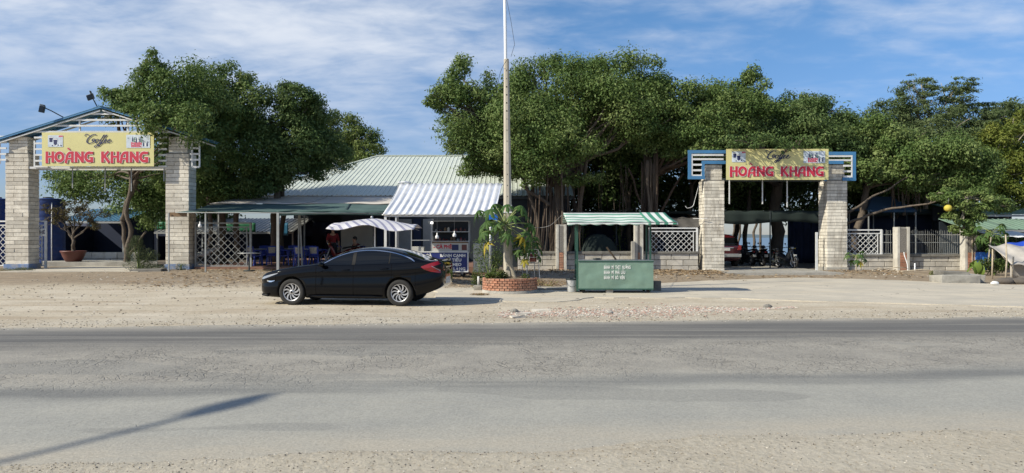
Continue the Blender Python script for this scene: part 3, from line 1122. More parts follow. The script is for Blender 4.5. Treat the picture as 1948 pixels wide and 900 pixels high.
def courses(parent, meshes, x0, x1, z0, z1, nrow, length, depth, place, seed, gap=0.012, name='brick', vgap=None):
    """lay bricks in running bond over the strip x0..x1, z0..z1; place(u, z) -> (location, rotation)"""
    r = random.Random(seed)
    h = (z1 - z0) / nrow
    for k in range(nrow):
        u = x0
        first = length * (0.5 if k % 2 else 1.0) * r.uniform(0.9, 1.1)
        w = first
        while u < x1 - 0.02:
            w = min(w, x1 - u)
            if x1 - u - w < 0.1 * length:
                w = x1 - u
            loc, rot = place(u + w / 2, z0 + h * (k + 0.5))
            pr = r.uniform(-0.006, 0.010)
            loc = Vector(loc) + Matrix.Rotation(rot, 3, 'Z') @ Vector((0, -pr, 0))
            inst(name, r.choice(meshes), parent, loc, (r.uniform(-.006, .006), 0, rot), (w - (gap if vgap is None else vgap), 1.0, h - gap))
            u += w
            w = length * r.uniform(0.93, 1.07)


BR_GATE = [brick_mesh('brick', 1.0, 0.05, 1.0, M['split_brick'], i) for i in range(3)]
BR_GATE_OLD = [brick_mesh('brick', 1.0, 0.05, 1.0, M['split_brick_old'], i + 3) for i in range(3)]
# shared meshes are 1 m long and 1 m high and get scaled, so make their soft edges in proportion
for lst in (BR_GATE, BR_GATE_OLD):
    for me in lst:
        for v in me.vertices:
            pass


def pillar(parent, x, y, z0, w, d, h_low, w_up, d_up, h_up, rows_low, rows_up, seed, plinth=None, ph=0.0, bricks=BR_GATE):
    """square gate pillar faced in split brick: a wide shaft under a narrower cap block"""
    b = MB()
    e = 0.03
    b.box((0, 0, h_low / 2), (w - 2 * e, d - 2 * e, h_low - 0.01))
    b.box((0, 0, h_low + h_up / 2), (w_up - 2 * e, d_up - 2 * e, h_up))
    b.box((0, 0, h_low + h_up + 0.012), (w_up - 0.02, d_up - 0.02, 0.03), mi=1)
    b.box((0, 0, h_low + 0.006), (w - 0.01, d - 0.01, 0.03), mi=1)
    p = b.build('pillar', [M['mortar'], M['coping']], parent, (x, y, z0))
    L = w * 0.74
    for (ww, dd, za, zb, rows) in ((w, d, ph, h_low - 0.015, rows_low), (w_up, d_up, h_low + 0.02, h_low + h_up - 0.005, rows_up)):
        courses(p, bricks, -ww / 2, ww / 2, za, zb, rows, L * 1.02, 0.05, lambda u, z, dd=dd: ((u, -dd / 2 + 0.025, z), 0), seed, vgap=.002)
        courses(p, bricks, -dd / 2 + 0.052, dd / 2, za, zb, rows, L * 1.02, 0.05, lambda u, z, ww=ww: ((ww / 2 - 0.025, u, z), PI / 2), seed + 1, vgap=.002)
        courses(p, bricks, -dd / 2 + 0.052, dd / 2, za, zb, rows, L * 1.02, 0.05, lambda u, z, ww=ww: ((-ww / 2 + 0.025, u, z), -PI / 2), seed + 2, vgap=.002)
    if plinth:
        b = MB()
        b.box((0, 0, ph / 2 - 0.15), (w + 0.10, d + 0.10, ph + 0.3), jit=0.012)
        b.build('plinth', plinth, p, bevel=0.02)
    return p


# lettering -----------------------------------------------------------------
def stroke(b, pts, w, z, mi, closed=False):
    """flat ribbon through 2-D points (w: width or list), lying at depth z in front of a sheet"""
    n = len(pts)
    ws = w if isinstance(w, (list, tuple)) else [w] * n
    L, Rr = [], []
    for i in range(n):
        if closed:
            a, c = pts[(i - 1) % n], pts[(i + 1) % n]
        else:
            a, c = pts[max(0, i - 1)], pts[min(n - 1, i + 1)]
        dx, dy = c[0] - a[0], c[1] - a[1]
        k = math.hypot(dx, dy) or 1
        nx, ny = -dy / k * ws[i] / 2, dx / k * ws[i] / 2
        L.append((pts[i][0] + nx, pts[i][1] + ny))
        Rr.append((pts[i][0] - nx, pts[i][1] - ny))
    vs = [(x, z, y) for x, y in L] + [(x, z, y) for x, y in Rr]
    fs = []
    for i in range(n if closed else n - 1):
        j = (i + 1) % n
        fs.append((i, j, n + j, n + i))
    b.add(vs, fs, mi)


def arc(cx, cy, rx, ry, a0, a1, n=12):
    return [(cx + rx * math.cos(R(lerp(a0, a1, i / n))), cy + ry * math.sin(R(lerp(a0, a1, i / n)))) for i in range(n + 1)]


def catmull(pts, k=6):
    out = []
    n = len(pts)
    for i in range(n - 1):
        p0, p1, p2, p3 = pts[max(0, i - 1)], pts[i], pts[i + 1], pts[min(n - 1, i + 2)]
        for j in range(k):
            t = j / k
            out.append(tuple(0.5 * (2 * b_ + (c_ - a_) * t + (2 * a_ - 5 * b_ + 4 * c_ - d_) * t * t + (-a_ + 3 * b_ - 3 * c_ + d_) * t ** 3) for a_, b_, c_, d_ in zip(p0, p1, p2, p3)))
    out.append(tuple(pts[-1]))
    return out


def letter_strokes(ch):
    """advance, list of (points, width, closed): a heavy flared display face"""
    T = 0.27
    if ch == 'H':
        return 0.86, [([(0.14, -0.07), (0.15, 1.0)], T, 0), ([(0.70, 0.0), (0.70, 1.0)], T, 0), ([(0.2, 0.52), (0.68, 0.52)], 0.2, 0)]
    if ch == 'O':
        return 0.98, [(arc(0.47, 0.5, 0.34, 0.385, 0, 345, 23), T, 1)]
    if ch == 'A':
        return 0.92, [([(0.70, 0.0), (0.70, 1.0)], T, 0), (catmull([(0.08, -0.08), (0.16, 0.30), (0.22, 0.62), (0.42, 0.86), (0.7, 0.90)], 5), [0.16] + [0.25] * 19 + [0.2], 0), ([(0.2, 0.34), (0.68, 0.34)], 0.18, 0)]
    if ch == 'N':
        return 0.90, [([(0.14, 0.0), (0.14, 1.0)], T, 0), ([(0.74, 0.0), (0.74, 1.0)], T, 0), ([(0.14, 0.90), (0.74, 0.10)], T * 1.05, 0)]
    if ch == 'G':
        return 0.94, [(arc(0.47, 0.5, 0.34, 0.385, 62, 300, 18) + [(0.70, 0.12)], T, 0), ([(0.46, 0.87), (0.82, 0.87)], 0.24, 0), ([(0.72, 0.0), (0.72, 0.48)], T, 0), ([(0.48, 0.42), (0.84, 0.42)], 0.17, 0)]
    if ch == 'K':
        return 0.88, [([(0.14, 0.0), (0.14, 1.0)], T, 0), ([(0.2, 0.46), (0.68, 1.0)], 0.22, 0), ([(0.30, 0.60), (0.76, 0.0)], 0.27, 0)]
    return 0.45, []


def word(t, text, x0, x1, y0, h, z):
    adv = sum(letter_strokes(c)[0] for c in text)
    sx = (x1 - x0) / adv
    x = x0
    hh = (h + sx) / 2
    for i, c in enumerate(text):
        b = MB()
        a, st = letter_strokes(c)
        for dx, dy, grow, mi, dz in ((0.05, -0.02, 0.05, 2, -0.004), (0.0, 0.0, 0.07, 1, -0.006), (0.0, 0.0, 0.0, 0, -0.009)):
            for k, (pts, w, closed) in enumerate(st):
                ws = [q + grow for q in w] if isinstance(w, list) else w + grow
                P2 = [((px + dx) * sx + x, y0 + (py + dy) * h) for px, py in pts]
                W2 = [q * hh * 0.98 for q in ws] if isinstance(ws, list) else ws * hh * 0.98
                stroke(b, P2, W2, z + dz - 0.0004 * k, mi, closed)
            if c == 'A' and text[0] == 'H':        # the grave accent
                stroke(b, [(x + 0.26 * sx, y0 + 1.32 * h), (x + 0.50 * sx, y0 + 1.12 * h)], [0.15 * h * (1 + grow * 4), 0.09 * h], z + dz - 0.001, mi)
        b.build('letter', [M['banner_red'], M['print_white'], M['banner_dark']], t, fixn=False)
        x += a * sx


COFFEE = [
    # capital C with its entry loop, then o f f e e as one hand
    ([(-1.02, .86), (-1.12, .98), (-1.0, 1.1), (-.80, 1.0), (-.62, .84)], .05, .06),
    ([(-.12, .98), (-.26, 1.07), (-.50, .98), (-.74, .66), (-.80, .30), (-.62, .08), (-.36, .12), (-.16, .32), (-.14, .52), (-.28, .56), (-.36, .42), (-.28, .32)], .11, .05),
    ([(.12, .54), (-.03, .46), (-.05, .22), (.06, .12), (.19, .24), (.20, .44), (.10, .54), (.22, .46), (.34, .42)], .085, .04),
    ([(.34, .42), (.50, .72), (.60, .98), (.54, .98), (.44, .60), (.26, -.12), (.10, -.36), (-.02, -.30), (.06, -.16), (.36, .06), (.54, .30)], .085, .04),
    ([(.54, .30), (.70, .72), (.80, .98), (.74, .98), (.64, .60), (.50, .06), (.38, -.2), (.30, -.24), (.44, -.06), (.70, .20)], .085, .04),
    ([(.70, .20), (.86, .40), (.88, .52), (.80, .52), (.72, .32), (.78, .13), (.94, .18), (1.04, .30)], .08, .04),
    ([(1.04, .26), (1.18, .40), (1.20, .52), (1.12, .52), (1.04, .32), (1.10, .13), (1.26, .18), (1.40, .36)], .08, .035),
]


def make_banner(loc):
    W, H = 4.63, 1.40
    t = thing('banner', None, 'banner', loc)
    b = MB()

    def sheet(u, v):
        return ((u - 0.5) * W, 0.010 * math.sin(u * 9) * math.sin(v * 5 + 1) * 0.4, (v - 0.5) * H)
    b.grid(sheet, 24, 8, smooth=False)
    b.build('banner_sheet', M['banner'], t, solid=0.008)
    z = -0.018
    word(t, 'HOANG', -2.16, -0.14, -0.54, 0.45, z)
    word(t, 'KHANG', 0.14, 2.13, -0.54, 0.45, z)
    b = MB()
    for pts, wmax, wmin in COFFEE:
        c = catmull(pts, 5)
        c = [(x * 0.47 + 0.10 * y - 0.10, 0.22 + y * 0.37) for x, y in c]
        ws = []
        for i in range(len(c)):
            dy = c[min(i + 1, len(c) - 1)][1] - c[max(i - 1, 0)][1]
            dx = c[min(i + 1, len(c) - 1)][0] - c[max(i - 1, 0)][0]
            ws.append(lerp(wmin, wmax, abs(dy) / (math.hypot(dx, dy) + 1e-6) * (1 if dy < 0 else 0.6)) * 0.52)
        stroke(b, c, ws, z - 0.004, 0)
    b.build('script_lettering', M['print_navy'], t, fixn=False)
    # printed picture of two iced coffees
    b = MB()
    q = lambda pts, zz, mi: b.add([(x, zz, y) for x, y in pts], [list(range(len(pts)))], mi)
    q([(-2.06, 0.10), (-1.44, 0.10), (-1.44, 0.58), (-2.06, 0.58)], z, 0)
    q([(-1.62, 0.50), (-1.44, 0.52), (-1.44, 0.57), (-1.60, 0.57)], z - 0.002, 2)
    for cx, cy, s in ((-1.93, 0.30, 0.95), (-1.75, 0.20, 1.05)):
        q([(cx - .06 * s, cy), (cx + .06 * s, cy), (cx + .085 * s, cy + .24 * s), (cx - .085 * s, cy + .24 * s)], z - 0.003, 1)
        q([(cx - .08 * s, cy + .19 * s), (cx + .08 * s, cy + .19 * s), (cx + .085 * s, cy + .23 * s), (cx - .085 * s, cy + .23 * s)], z - 0.004, 3)
    for i in range(7):
        x, y = -1.9 + 0.06 * i, 0.14 + 0.02 * (i % 3)
        q([(x, y), (x + .05, y - .01), (x + .06, y + .03), (x + .01, y + .04)], z - 0.005, 3 if i % 2 else 1)
    b.build('coffee_picture', [M['print_sky'], M['print_navy'], M['print_pink'], M['print_white']], t, fixn=False)
    # printed picture of bottles and cans
    b = MB()
    q([(1.18, 0.06), (2.16, 0.06), (2.16, 0.60), (1.18, 0.60)], z, 0)
    r = random.Random(3)
    for i in range(6):
        x = 1.38 + 0.075 * i
        q([(x, 0.09), (x + .065, 0.09), (x + .065, 0.30 - 0.02 * (i % 2)), (x, 0.30 - 0.02 * (i % 2))], z - 0.003, 2)
    for i in range(9):
        x, y = 1.42 + 0.075 * i, 0.32 - 0.02 * (i % 3)
        if i > 5:
            y = 0.12
        q([(x, y), (x + .05, y), (x + .05, y + .12), (x + .033, y + .16), (x + .033, y + .21), (x + .017, y + .21), (x + .017, y + .16), (x, y + .12)], z - 0.005, (1, 3, 1, 4)[i % 4])
    for i in range(12):
        x, y = r.uniform(1.22, 2.06), r.uniform(0.09, 0.52)
        q([(x, y), (x + .05, y), (x + .05, y + .025), (x, y + .025)], z - 0.006, (3, 4, 1)[i % 3])
    b.build('drinks_picture', [M['print_sky'], M['print_navy'], M['print_pink'], M['print_green'], M['print_white']], t, fixn=False)
    return t


GATE_Y = 34.0
LGATE_Y = 31.0
bn = make_banner((PX(197, LGATE_Y), LGATE_Y - 0.42, PZ(286.5, LGATE_Y)))
bn['label'] = 'yellow coffee banner hung under the blue-edged gable of the pitched gateway'
bn['group'] = 'coffee banners over the gateways'
dup(bn, (PX(1470.5, GATE_Y), GATE_Y - 0.55, PZ(315, GATE_Y)), 0, 'yellow coffee banner between blue stepped side frames, dappled by leaf shade')


def beam(parent, name, p0, p1, w, h, m, up=(0, 1, 0)):
    p0, p1 = Vector(p0), Vector(p1)
    b = MB()
    b.bar((0, 0, 0), p1 - p0, w, h, up=up)
    return b.build(name, m, parent, p0)


def left_gateway():
    Y = LGATE_Y
    t = thing('gateway', 'cream brick gateway with blue-edged gable frame and white slats', 'gateway', (PX(195, Y), Y, 0.30), 0)
    ox, oz = t.location.x, t.location.z
    lx = lambda px: PX(px, Y) - ox
    lz = lambda py: PZ(py, Y) - oz
    h = lz(292)
    for px, sd_ in ((32, 21), (337, 31)):
        pillar(t, lx(px), 0.36, 0, 0.98, 0.72, h, 0.80, 0.56, lz(260) - h, 28, 5, sd_, M['plinth_blue'], 0.24)
    sl = lambda a, b_, y, nm='slat', y0=-0.02: beam(t, nm, (a, y0, y), (b_, y0, y), 0.05, 0.075, M['white_steel'], up=(0, 0, 1))
    # gable: blue fascia over a white rafter, falling both ways from the ridge
    cx, pk, ev = 0.0, lz(205), lz(268)
    half = 4.42
    slope = (pk - ev) / half
    for s in (-1, 1):
        for yy in (-0.10, 0.95):
            beam(t, 'fascia', (s * 0.003, yy, pk), (s * half, yy, ev), 0.05, 0.10, M['blue_steel'])
            beam(t, 'rafter', (s * 0.05, yy + 0.04, pk - 0.13), (s * (half - 0.1), yy + 0.04, ev - 0.10), 0.05, 0.09, M['white_steel'])
        b = MB()
        b.add([(0, -0.13, pk + 0.06), (s * (half + 0.1), -0.13, ev + 0.03), (s * (half + 0.1), 0.98, ev + 0.03), (0, 0.98, pk + 0.06)], [(0, 1, 2, 3)])
        b.build('gable_sheet', M['roof_blue'], t, solid=0.02)
    for py in (217, 228.5, 239.5, 251):
        z = lz(py)
        w = max(0.25, (pk - z - 0.12) / slope)
        sl(-w, w, z)
    for px in (151, 243):
        x = lx(px)
        beam(t, 'upright', (x, 0.035, lz(318)), (x, 0.035, pk - abs(x) * slope - 0.12), 0.06, 0.06, M['white_steel'], up=(0, 1, 0))
    for py in (262, 273, 284, 295, 306, 317):      # between the banner and the pillars, and outside them
        z = lz(py)
        sl(lx(302), lx(318), z)
        sl(lx(66), lx(92), z)
        if py < 316:
            sl(lx(362), lx(379), z + 0.04)
            sl(lx(-1), lx(13), z + 0.04)
    for px in (380, 366, 0, 66.5):
        beam(t, 'upright', (lx(px), -0.02, lz(318 if px != 0 else 312)), (lx(px), -0.02, lz(268)), 0.055, 0.055, M['white_steel'], up=(0, 1, 0))
    sl(lx(366), lx(380), lz(318))
    for yy in (0.05, 0.7):
        beam(t, 'lintel', (lx(55), yy, lz(319)), (lx(318), yy, lz(319)), 0.06, 0.09, M['white_steel'], up=(0, 0, 1))
    for px, y1 in ((138, 358), (200, 364), (250, 364), (312, 345)):
        beam(t, 'hanging_rod', (lx(px), 0.0, lz(320)), (lx(px), 0.0, lz(y1)), 0.034, 0.034, M['grey_steel'], up=(0, 1, 0))
    return t


left_gateway()


def right_gateway():
    Y = GATE_Y
    t = thing('gateway', 'cream brick gateway with blue stepped side frames and no gable', 'gateway', (PX(1467, Y), Y, 0.10), 0)
    ox, oz = t.location.x, t.location.z
    lx = lambda px: PX(px, Y) - ox
    lz = lambda py: PZ(py, Y) - oz
    h = lz(343)
    pillar(t, lx(1359), 0.5, 0, 0.93, 0.95, h, 0.76, 0.78, lz(313) - h, 27, 5, 41, None, 0.0, BR_GATE_OLD)
    pillar(t, lx(1593), 0.5, 0, 0.93, 0.95, h, 0.76, 0.78, lz(313) - h, 27, 5, 51, M['concrete'], 0.18, BR_GATE_OLD)
    y0 = 0.0
    def fr(nm, a, za, b_, zb, m, w=0.16, d=0.07, y=y0):
        return beam(t, nm, (a, y, za), (b_, y, zb), d, w, m, up=(0, 1, 0)) if abs(a - b_) < 1e-4 else beam(t, nm, (a, y, za), (b_, y, zb), d, w, m, up=(0, 0, 1))
    for s, xo, xi, xb, zt, zb in ((-1, 1312, 1337.5, 1376, 289, 338), (1, 1624.5, 1569.5, 1566, 292, 341)):
        xo_, xi_, xb_ = lx(xo), lx(xi), lx(xb)
        # the step: outer upright, top rail, foot rail, inner upright and shoulder rail
        e = 0.08
        if s < 0:
            beam(t, 'frame_rail', (xo_ - e, 0, lz(zt)), (xb_ + 0.1, 0, lz(zt)), 0.08, 0.15, M['blue_steel'], up=(0, 0, 1))
            beam(t, 'frame_upright', (xo_, 0.0, lz(zt) - 0.075), (xo_, 0, lz(zb) + 0.075), 0.15, 0.08, M['blue_steel'], up=(0, 1, 0))
            beam(t, 'frame_rail', (xo_ - e, 0, lz(zb)), (xi_ + e, 0, lz(zb)), 0.08, 0.15, M['blue_steel'], up=(0, 0, 1))
            beam(t, 'frame_upright', (xi_, -0.0, lz(zb) + 0.075), (xi_, 0, lz(309) - 0.075), 0.13, 0.08, M['blue_steel'], up=(0, 1, 0))
            beam(t, 'frame_rail', (xi_ - 0.065, 0, lz(309)), (xb_ + 0.1, 0, lz(309)), 0.08, 0.15, M['blue_steel'], up=(0, 0, 1))
            a, bb, c = xo_ + 0.075, xi_ - 0.065, xb_
        else:
            beam(t, 'frame_rail', (xb_ - 0.1, 0, lz(zt)), (xo_ + e, 0, lz(zt)), 0.08, 0.15, M['blue_steel'], up=(0, 0, 1))
            beam(t, 'frame_upright', (xo_, 0.0, lz(zt) - 0.075), (xo_, 0, lz(zb) + 0.075), 0.15, 0.08, M['blue_steel'], up=(0, 1, 0))
            xs_ = lx(1606)
            beam(t, 'frame_rail', (xs_ - e, 0, lz(zb)), (xo_ + e, 0, lz(zb)), 0.08, 0.15, M['blue_steel'], up=(0, 0, 1))
            beam(t, 'frame_upright', (xi_, -0.0, lz(345)), (xi_, 0, lz(309) - 0.075), 0.13, 0.08, M['blue_steel'], up=(0, 1, 0))
            beam(t, 'frame_rail', (xb_ - 0.1, 0, lz(309)), (lx(1604), 0, lz(309)), 0.08, 0.15, M['blue_steel'], up=(0, 0, 1))
            a, bb, c = xo_ - 0.075, lx(1604), xb_
        for py, far in ((295, c), (303, c), (313.5, bb), (324, bb), (334, bb)):
            beam(t, 'slat', (a, -0.005, lz(py + (2 if s > 0 else 0))), (far, -0.005, lz(py + (2 if s > 0 else 0))), 0.05, 0.085, M['white_steel'], up=(0, 0, 1))
        beam(t, 'upright', (a - s * 0.03, -0.012, lz(zt + 4)), (a - s * 0.03, -0.012, lz(zb - 4)), 0.05, 0.05, M['white_steel'], up=(0, 1, 0))
    for yy in (0.1, 0.85):
        beam(t, 'lintel', (lx(1374), yy, lz(341)), (lx(1577), yy, lz(341)), 0.07, 0.10, M['dark_steel'], up=(0, 0, 1))
        beam(t, 'lintel', (lx(1374), yy, lz(292)), (lx(1577), yy, lz(292)), 0.07, 0.10, M['dark_steel'], up=(0, 0, 1))
    for px, y1 in ((1388, 388), (1451, 388), (1498, 394)):
        beam(t, 'hanging_rod', (lx(px), 0.05, lz(343)), (lx(px), 0.05, lz(y1)), 0.045, 0.045, M['white_steel'], up=(0, 1, 0))
    b = MB()
    b.box((lx(1556), 0.15, lz(478)), (0.10, 0.06, 1.75))
    b.build('gate_jamb', M['white_steel'], t)
    return t


right_gateway()


# ------------------------------------------------------------------ lattice panels, rod fence, block walls
def lattice(name, label, cat, x0, x1, z0, z1, Y, pitch, top_gap, m, group=None, w=0.035, right_post=True, left_post=True, foot=0.0):
    t = thing(name, label, cat, (x0, Y, z0), 0, group)
    W, H = x1 - x0, z1 - z0
    zt = H - top_gap
    dark = m
    beam(t, 'rail', (0, 0, H), (W, 0, H), 0.05, 0.06, m, up=(0, 0, 1))
    beam(t, 'rail', (0, 0, zt), (W, 0, zt), 0.04, 0.045, m, up=(0, 0, 1))
    beam(t, 'rail', (0, 0, 0.03), (W, 0, 0.03), 0.04, 0.045, m, up=(0, 0, 1))
    if right_post:
        beam(t, 'upright', (W - 0.035, 0, -foot), (W - 0.035, 0, H), 0.09, 0.07, m, up=(0, 1, 0))
        beam(t, 'upright', (W - 0.20, 0, 0.03), (W - 0.20, 0, zt), 0.035, 0.035, m, up=(0, 1, 0))
    if left_post:
        beam(t, 'upright', (0.03, 0, -foot), (0.03, 0, H), 0.07, 0.07, m, up=(0, 1, 0))
    xe = W - (0.20 if right_post else 0.0)
    h = zt - 0.05
    k = -int(h / pitch) - 1
    while k * pitch < xe:
        xa = k * pitch
        for s in (1, -1):
            # a diagonal of 45 degrees clipped to the field 0..xe, 0.05..zt
            pts = []
            if s > 0:
                u0, u1 = max(0, xa), min(xe, xa + h)
                if u1 - u0 > 0.05:
                    pts = [(u0, 0.05 + u0 - xa), (u1, 0.05 + u1 - xa)]
            else:
                u0, u1 = max(0, xa), min(xe, xa + h)
                if u1 - u0 > 0.05:
                    pts = [(u0, 0.05 + h - (u0 - xa)), (u1, 0.05 + h - (u1 - xa))]
            if pts:
                yo = 0.010 * s
                beam(t, 'lattice_bar', (pts[0][0], yo, pts[0][1]), (pts[1][0], yo, pts[1][1]), 0.018, w, m, up=(0, 1, 0))
        k += 1
    return t


G_LAT = 'diamond lattice panels along the frontage'
lattice('lattice_gate', 'pale grey lattice gate panel in front of the parked white scooter', 'lattice panel', PX(371, 31.4), PX(478.5, 31.4), 0.42, PZ(424.5, 31.4), 31.4, 0.292, 0.17, M['grey_steel'], G_LAT, foot=0.12)
lattice('lattice_fence', 'white lattice panel on the low wall next to the green cart', 'lattice panel', PX(1237, GATE_Y), PX(1331, GATE_Y), PZ(481, GATE_Y), PZ(434, GATE_Y), GATE_Y + 0.35, 0.255, 0.15, M['white_steel'], G_LAT, w=0.032)
lattice('lattice_fence', 'white lattice panel on the low wall above the small papaya seedling', 'lattice panel', PX(1608, GATE_Y), PX(1685, GATE_Y), PZ(485, GATE_Y), PZ(437.5, GATE_Y), GATE_Y + 0.35, 0.255, 0.16, M['white_steel'], G_LAT, w=0.032, left_post=False)
lg = lattice('lattice_gate', 'white lattice gate leaf slid behind the gable gateway pillar, with a small notice', 'lattice panel', PX(-20, 31.9), PX(88.5, 31.9), 0.42, PZ(421, 31.9), 31.9, 0.27, 0.17, M['white_steel'], G_LAT, foot=0.25)


def text_mesh(text, size, material, bold=0.0, align='CENTER', spacing=1.0, lsp=1.0, shear=0.0, xs=1.0):
    c = bpy.data.curves.new('lettering', 'FONT')
    c.body = text
    c.size = size
    c.align_x = align
    c.offset = bold
    c.space_character = spacing
    c.space_line = lsp
    c.shear = shear
    c.resolution_u = 3
    o = bpy.data.objects.new('lettering', c)
    COL.objects.link(o)
    dg = bpy.context.evaluated_depsgraph_get()
    me = bpy.data.meshes.new_from_object(o.evaluated_get(dg))
    bpy.data.objects.remove(o)
    bpy.data.curves.remove(c)
    me.name = 'lettering'
    for v in me.vertices:
        v.co.x *= xs
    me.materials.clear()
    me.materials.append(material)
    return me


def put_text(parent, text, size, loc, material, **k):
    o = inst('lettering', text_mesh(text, size, material, **k), parent, loc, (R(90), 0, 0))
    return o


b = MB()
b.box((0, 0, 0), (0.42, 0.02, 0.32))
nt = b.build('notice_board', M['print_white'], lg, (PX(80, 31.9) - lg.location.x, -0.045, PZ(442, 31.9) - 0.42))
put_text(nt, 'PHÊ', 0.19, (0.0, -0.013, -0.06), M['print_navy'], bold=0.006)


def rod_fence(label, px0, px1, group):
    Y = GATE_Y + 0.35
    x0, x1 = PX(px0, GATE_Y), PX(px1, GATE_Y)
    z0, z1 = PZ(485, GATE_Y), PZ(438, GATE_Y)
    t = thing('rod_fence', label, 'rod fence', (x0, Y, z0), 0, group)
    W, H = x1 - x0, z1 - z0
    me = None
    n = max(3, int(W / 0.092))
    b = MB()
    b.box((0, 0, H / 2), (0.011, 0.011, H))
    me = b.mesh('rod', M['grey_steel'])
    r = random.Random(px0)
    for i in range(n):
        inst('rod', me, t, ((i + 0.5) * W / n + r.uniform(-.006, .006), 0, 0), (r.uniform(-.02, .02), r.uniform(-.02, .02), 0), (1, 1, r.uniform(0.97, 1.04)))
    for z in (0.06, 0.5 * H, H - 0.2):
        beam(t, 'rail', (0, 0.015, z), (W, 0.015, z), 0.015, 0.025, M['grey_steel'], up=(0, 0, 1))
    return t


rod_fence('short run of thin grey rods between lattice panel and concrete post', 1686, 1704, 'rod fences on the low wall')
rod_fence('long run of thin grey rods between two pebbled concrete posts', 1727, 1832, 'rod fences on the low wall')

BLK = [brick_mesh('block', 1.0, 0.06, 1.0, M['block'], 20 + i) for i in range(3)]


def block_wall(label, px0, px1, pz_top, posts, rows, seed, z0=-0.05):
    Y = GATE_Y + 0.25
    x0, x1 = PX(px0, GATE_Y), PX(px1, GATE_Y)
    zt = PZ(pz_top, GATE_Y)
    t = thing('block_wall', label, 'low wall', (x0, Y, z0), 0)
    W, H = x1 - x0, zt - z0
    b = MB()
    b.box((W / 2, 0.11, (H - 0.10) / 2), (W, 0.16, H - 0.10))
    b.build('wall_core', M['block_core'], t)
    courses(t, BLK, 0, W, 0.12, H - 0.11, rows, 0.80, 0.06, lambda u, z: ((u, 0.02, z), 0), seed, gap=0.022, name='block')
    u = 0.0
    r = random.Random(seed)
    while u < W:
        w = min(r.uniform(1.0, 1.5), W - u)
        b = MB()
        b.box((0, 0, 0), (w - 0.008, 0.34, 0.11), jit=0.006)
        b.build('coping', M['coping'], t, (u + w / 2, 0.09, H - 0.055), bevel=0.01)
        u += w
    return t


block_wall('low grey block wall behind the green cart, ending at the gateway', 985, 1331, 478.5, (), 3, 61)
block_wall('low grey block wall beyond the gateway, under thin rod fence', 1608, 1858, 484, (), 3, 62)


def fence_post(label, pxc, py_top, seed, wpx=20):
    Y = GATE_Y + 0.02
    w = wpx * GATE_Y / F
    zt = PZ(py_top, GATE_Y)
    t = thing('fence_post', label, 'fence post', (PX(pxc, GATE_Y), Y, -0.05), 0, 'pebbled concrete fence posts')
    H = zt + 0.05
    for s in (-1, 1):
        b = MB()
        b.box((0, 0, 0), (0.13, 0.42, H), jit=0.006)
        b.build('side_strip', M['post_strip'], t, (s * (w / 2 - 0.065), 0, H / 2), bevel=0.012)
    b = MB()
    zb = 1.02
    b.box((0, 0, 0), (w - 0.27, 0.34, H - 0.1 - zb))
    b.build('pebble_panel', M['pebble'], t, (0, -0.025, (H - 0.1 + zb) / 2))
    b = MB()
    b.box((0, 0, 0), (w - 0.04, 0.38, 0.09), jit=0.006)
    b.build('cap', M['concrete'], t, (0, 0.01, H - 0.05), bevel=0.012)
    b = MB()
    b.box((0, -0.0, zb / 2), (w - 0.272, 0.33, zb - 0.01))
    b.build('brick_core', M['brick_mortar'], t)
    me = brick_mesh('brick', 1.0, 0.05, 1.0, M['red_brick'], seed)
    courses(t, [me], -(w - 0.27) / 2, (w - 0.27) / 2, 0.1, zb, 8, w, 0.05, lambda u, z: ((u, -0.18, z), 0), seed, gap=0.016)
    return t


fence_post('pebbled concrete post half hidden by the cart canopy, beside the bucket', 1067.5, 427, 71)
fence_post('pebbled concrete post behind the middle of the green cart, short stub at its side', 1214.5, 424, 72, 16)
fence_post('pebbled concrete post between the short and the long run of rods', 1715, 432, 73, 24)
fence_post('pebbled concrete end post beside the bright blue barrel', 1843, 432, 74, 24)
b = MB()
b.box((0, 0, 0.73), (0.16, 0.22, 1.5), jit=0.008)
tag(b.build('concrete_stub', M['concrete'], None, (PX(1204, GATE_Y - 0.25), GATE_Y - 0.25, 0.0), bevel=0.02), 'plain concrete stub half as tall as the pebbled post it stands against', 'stub')


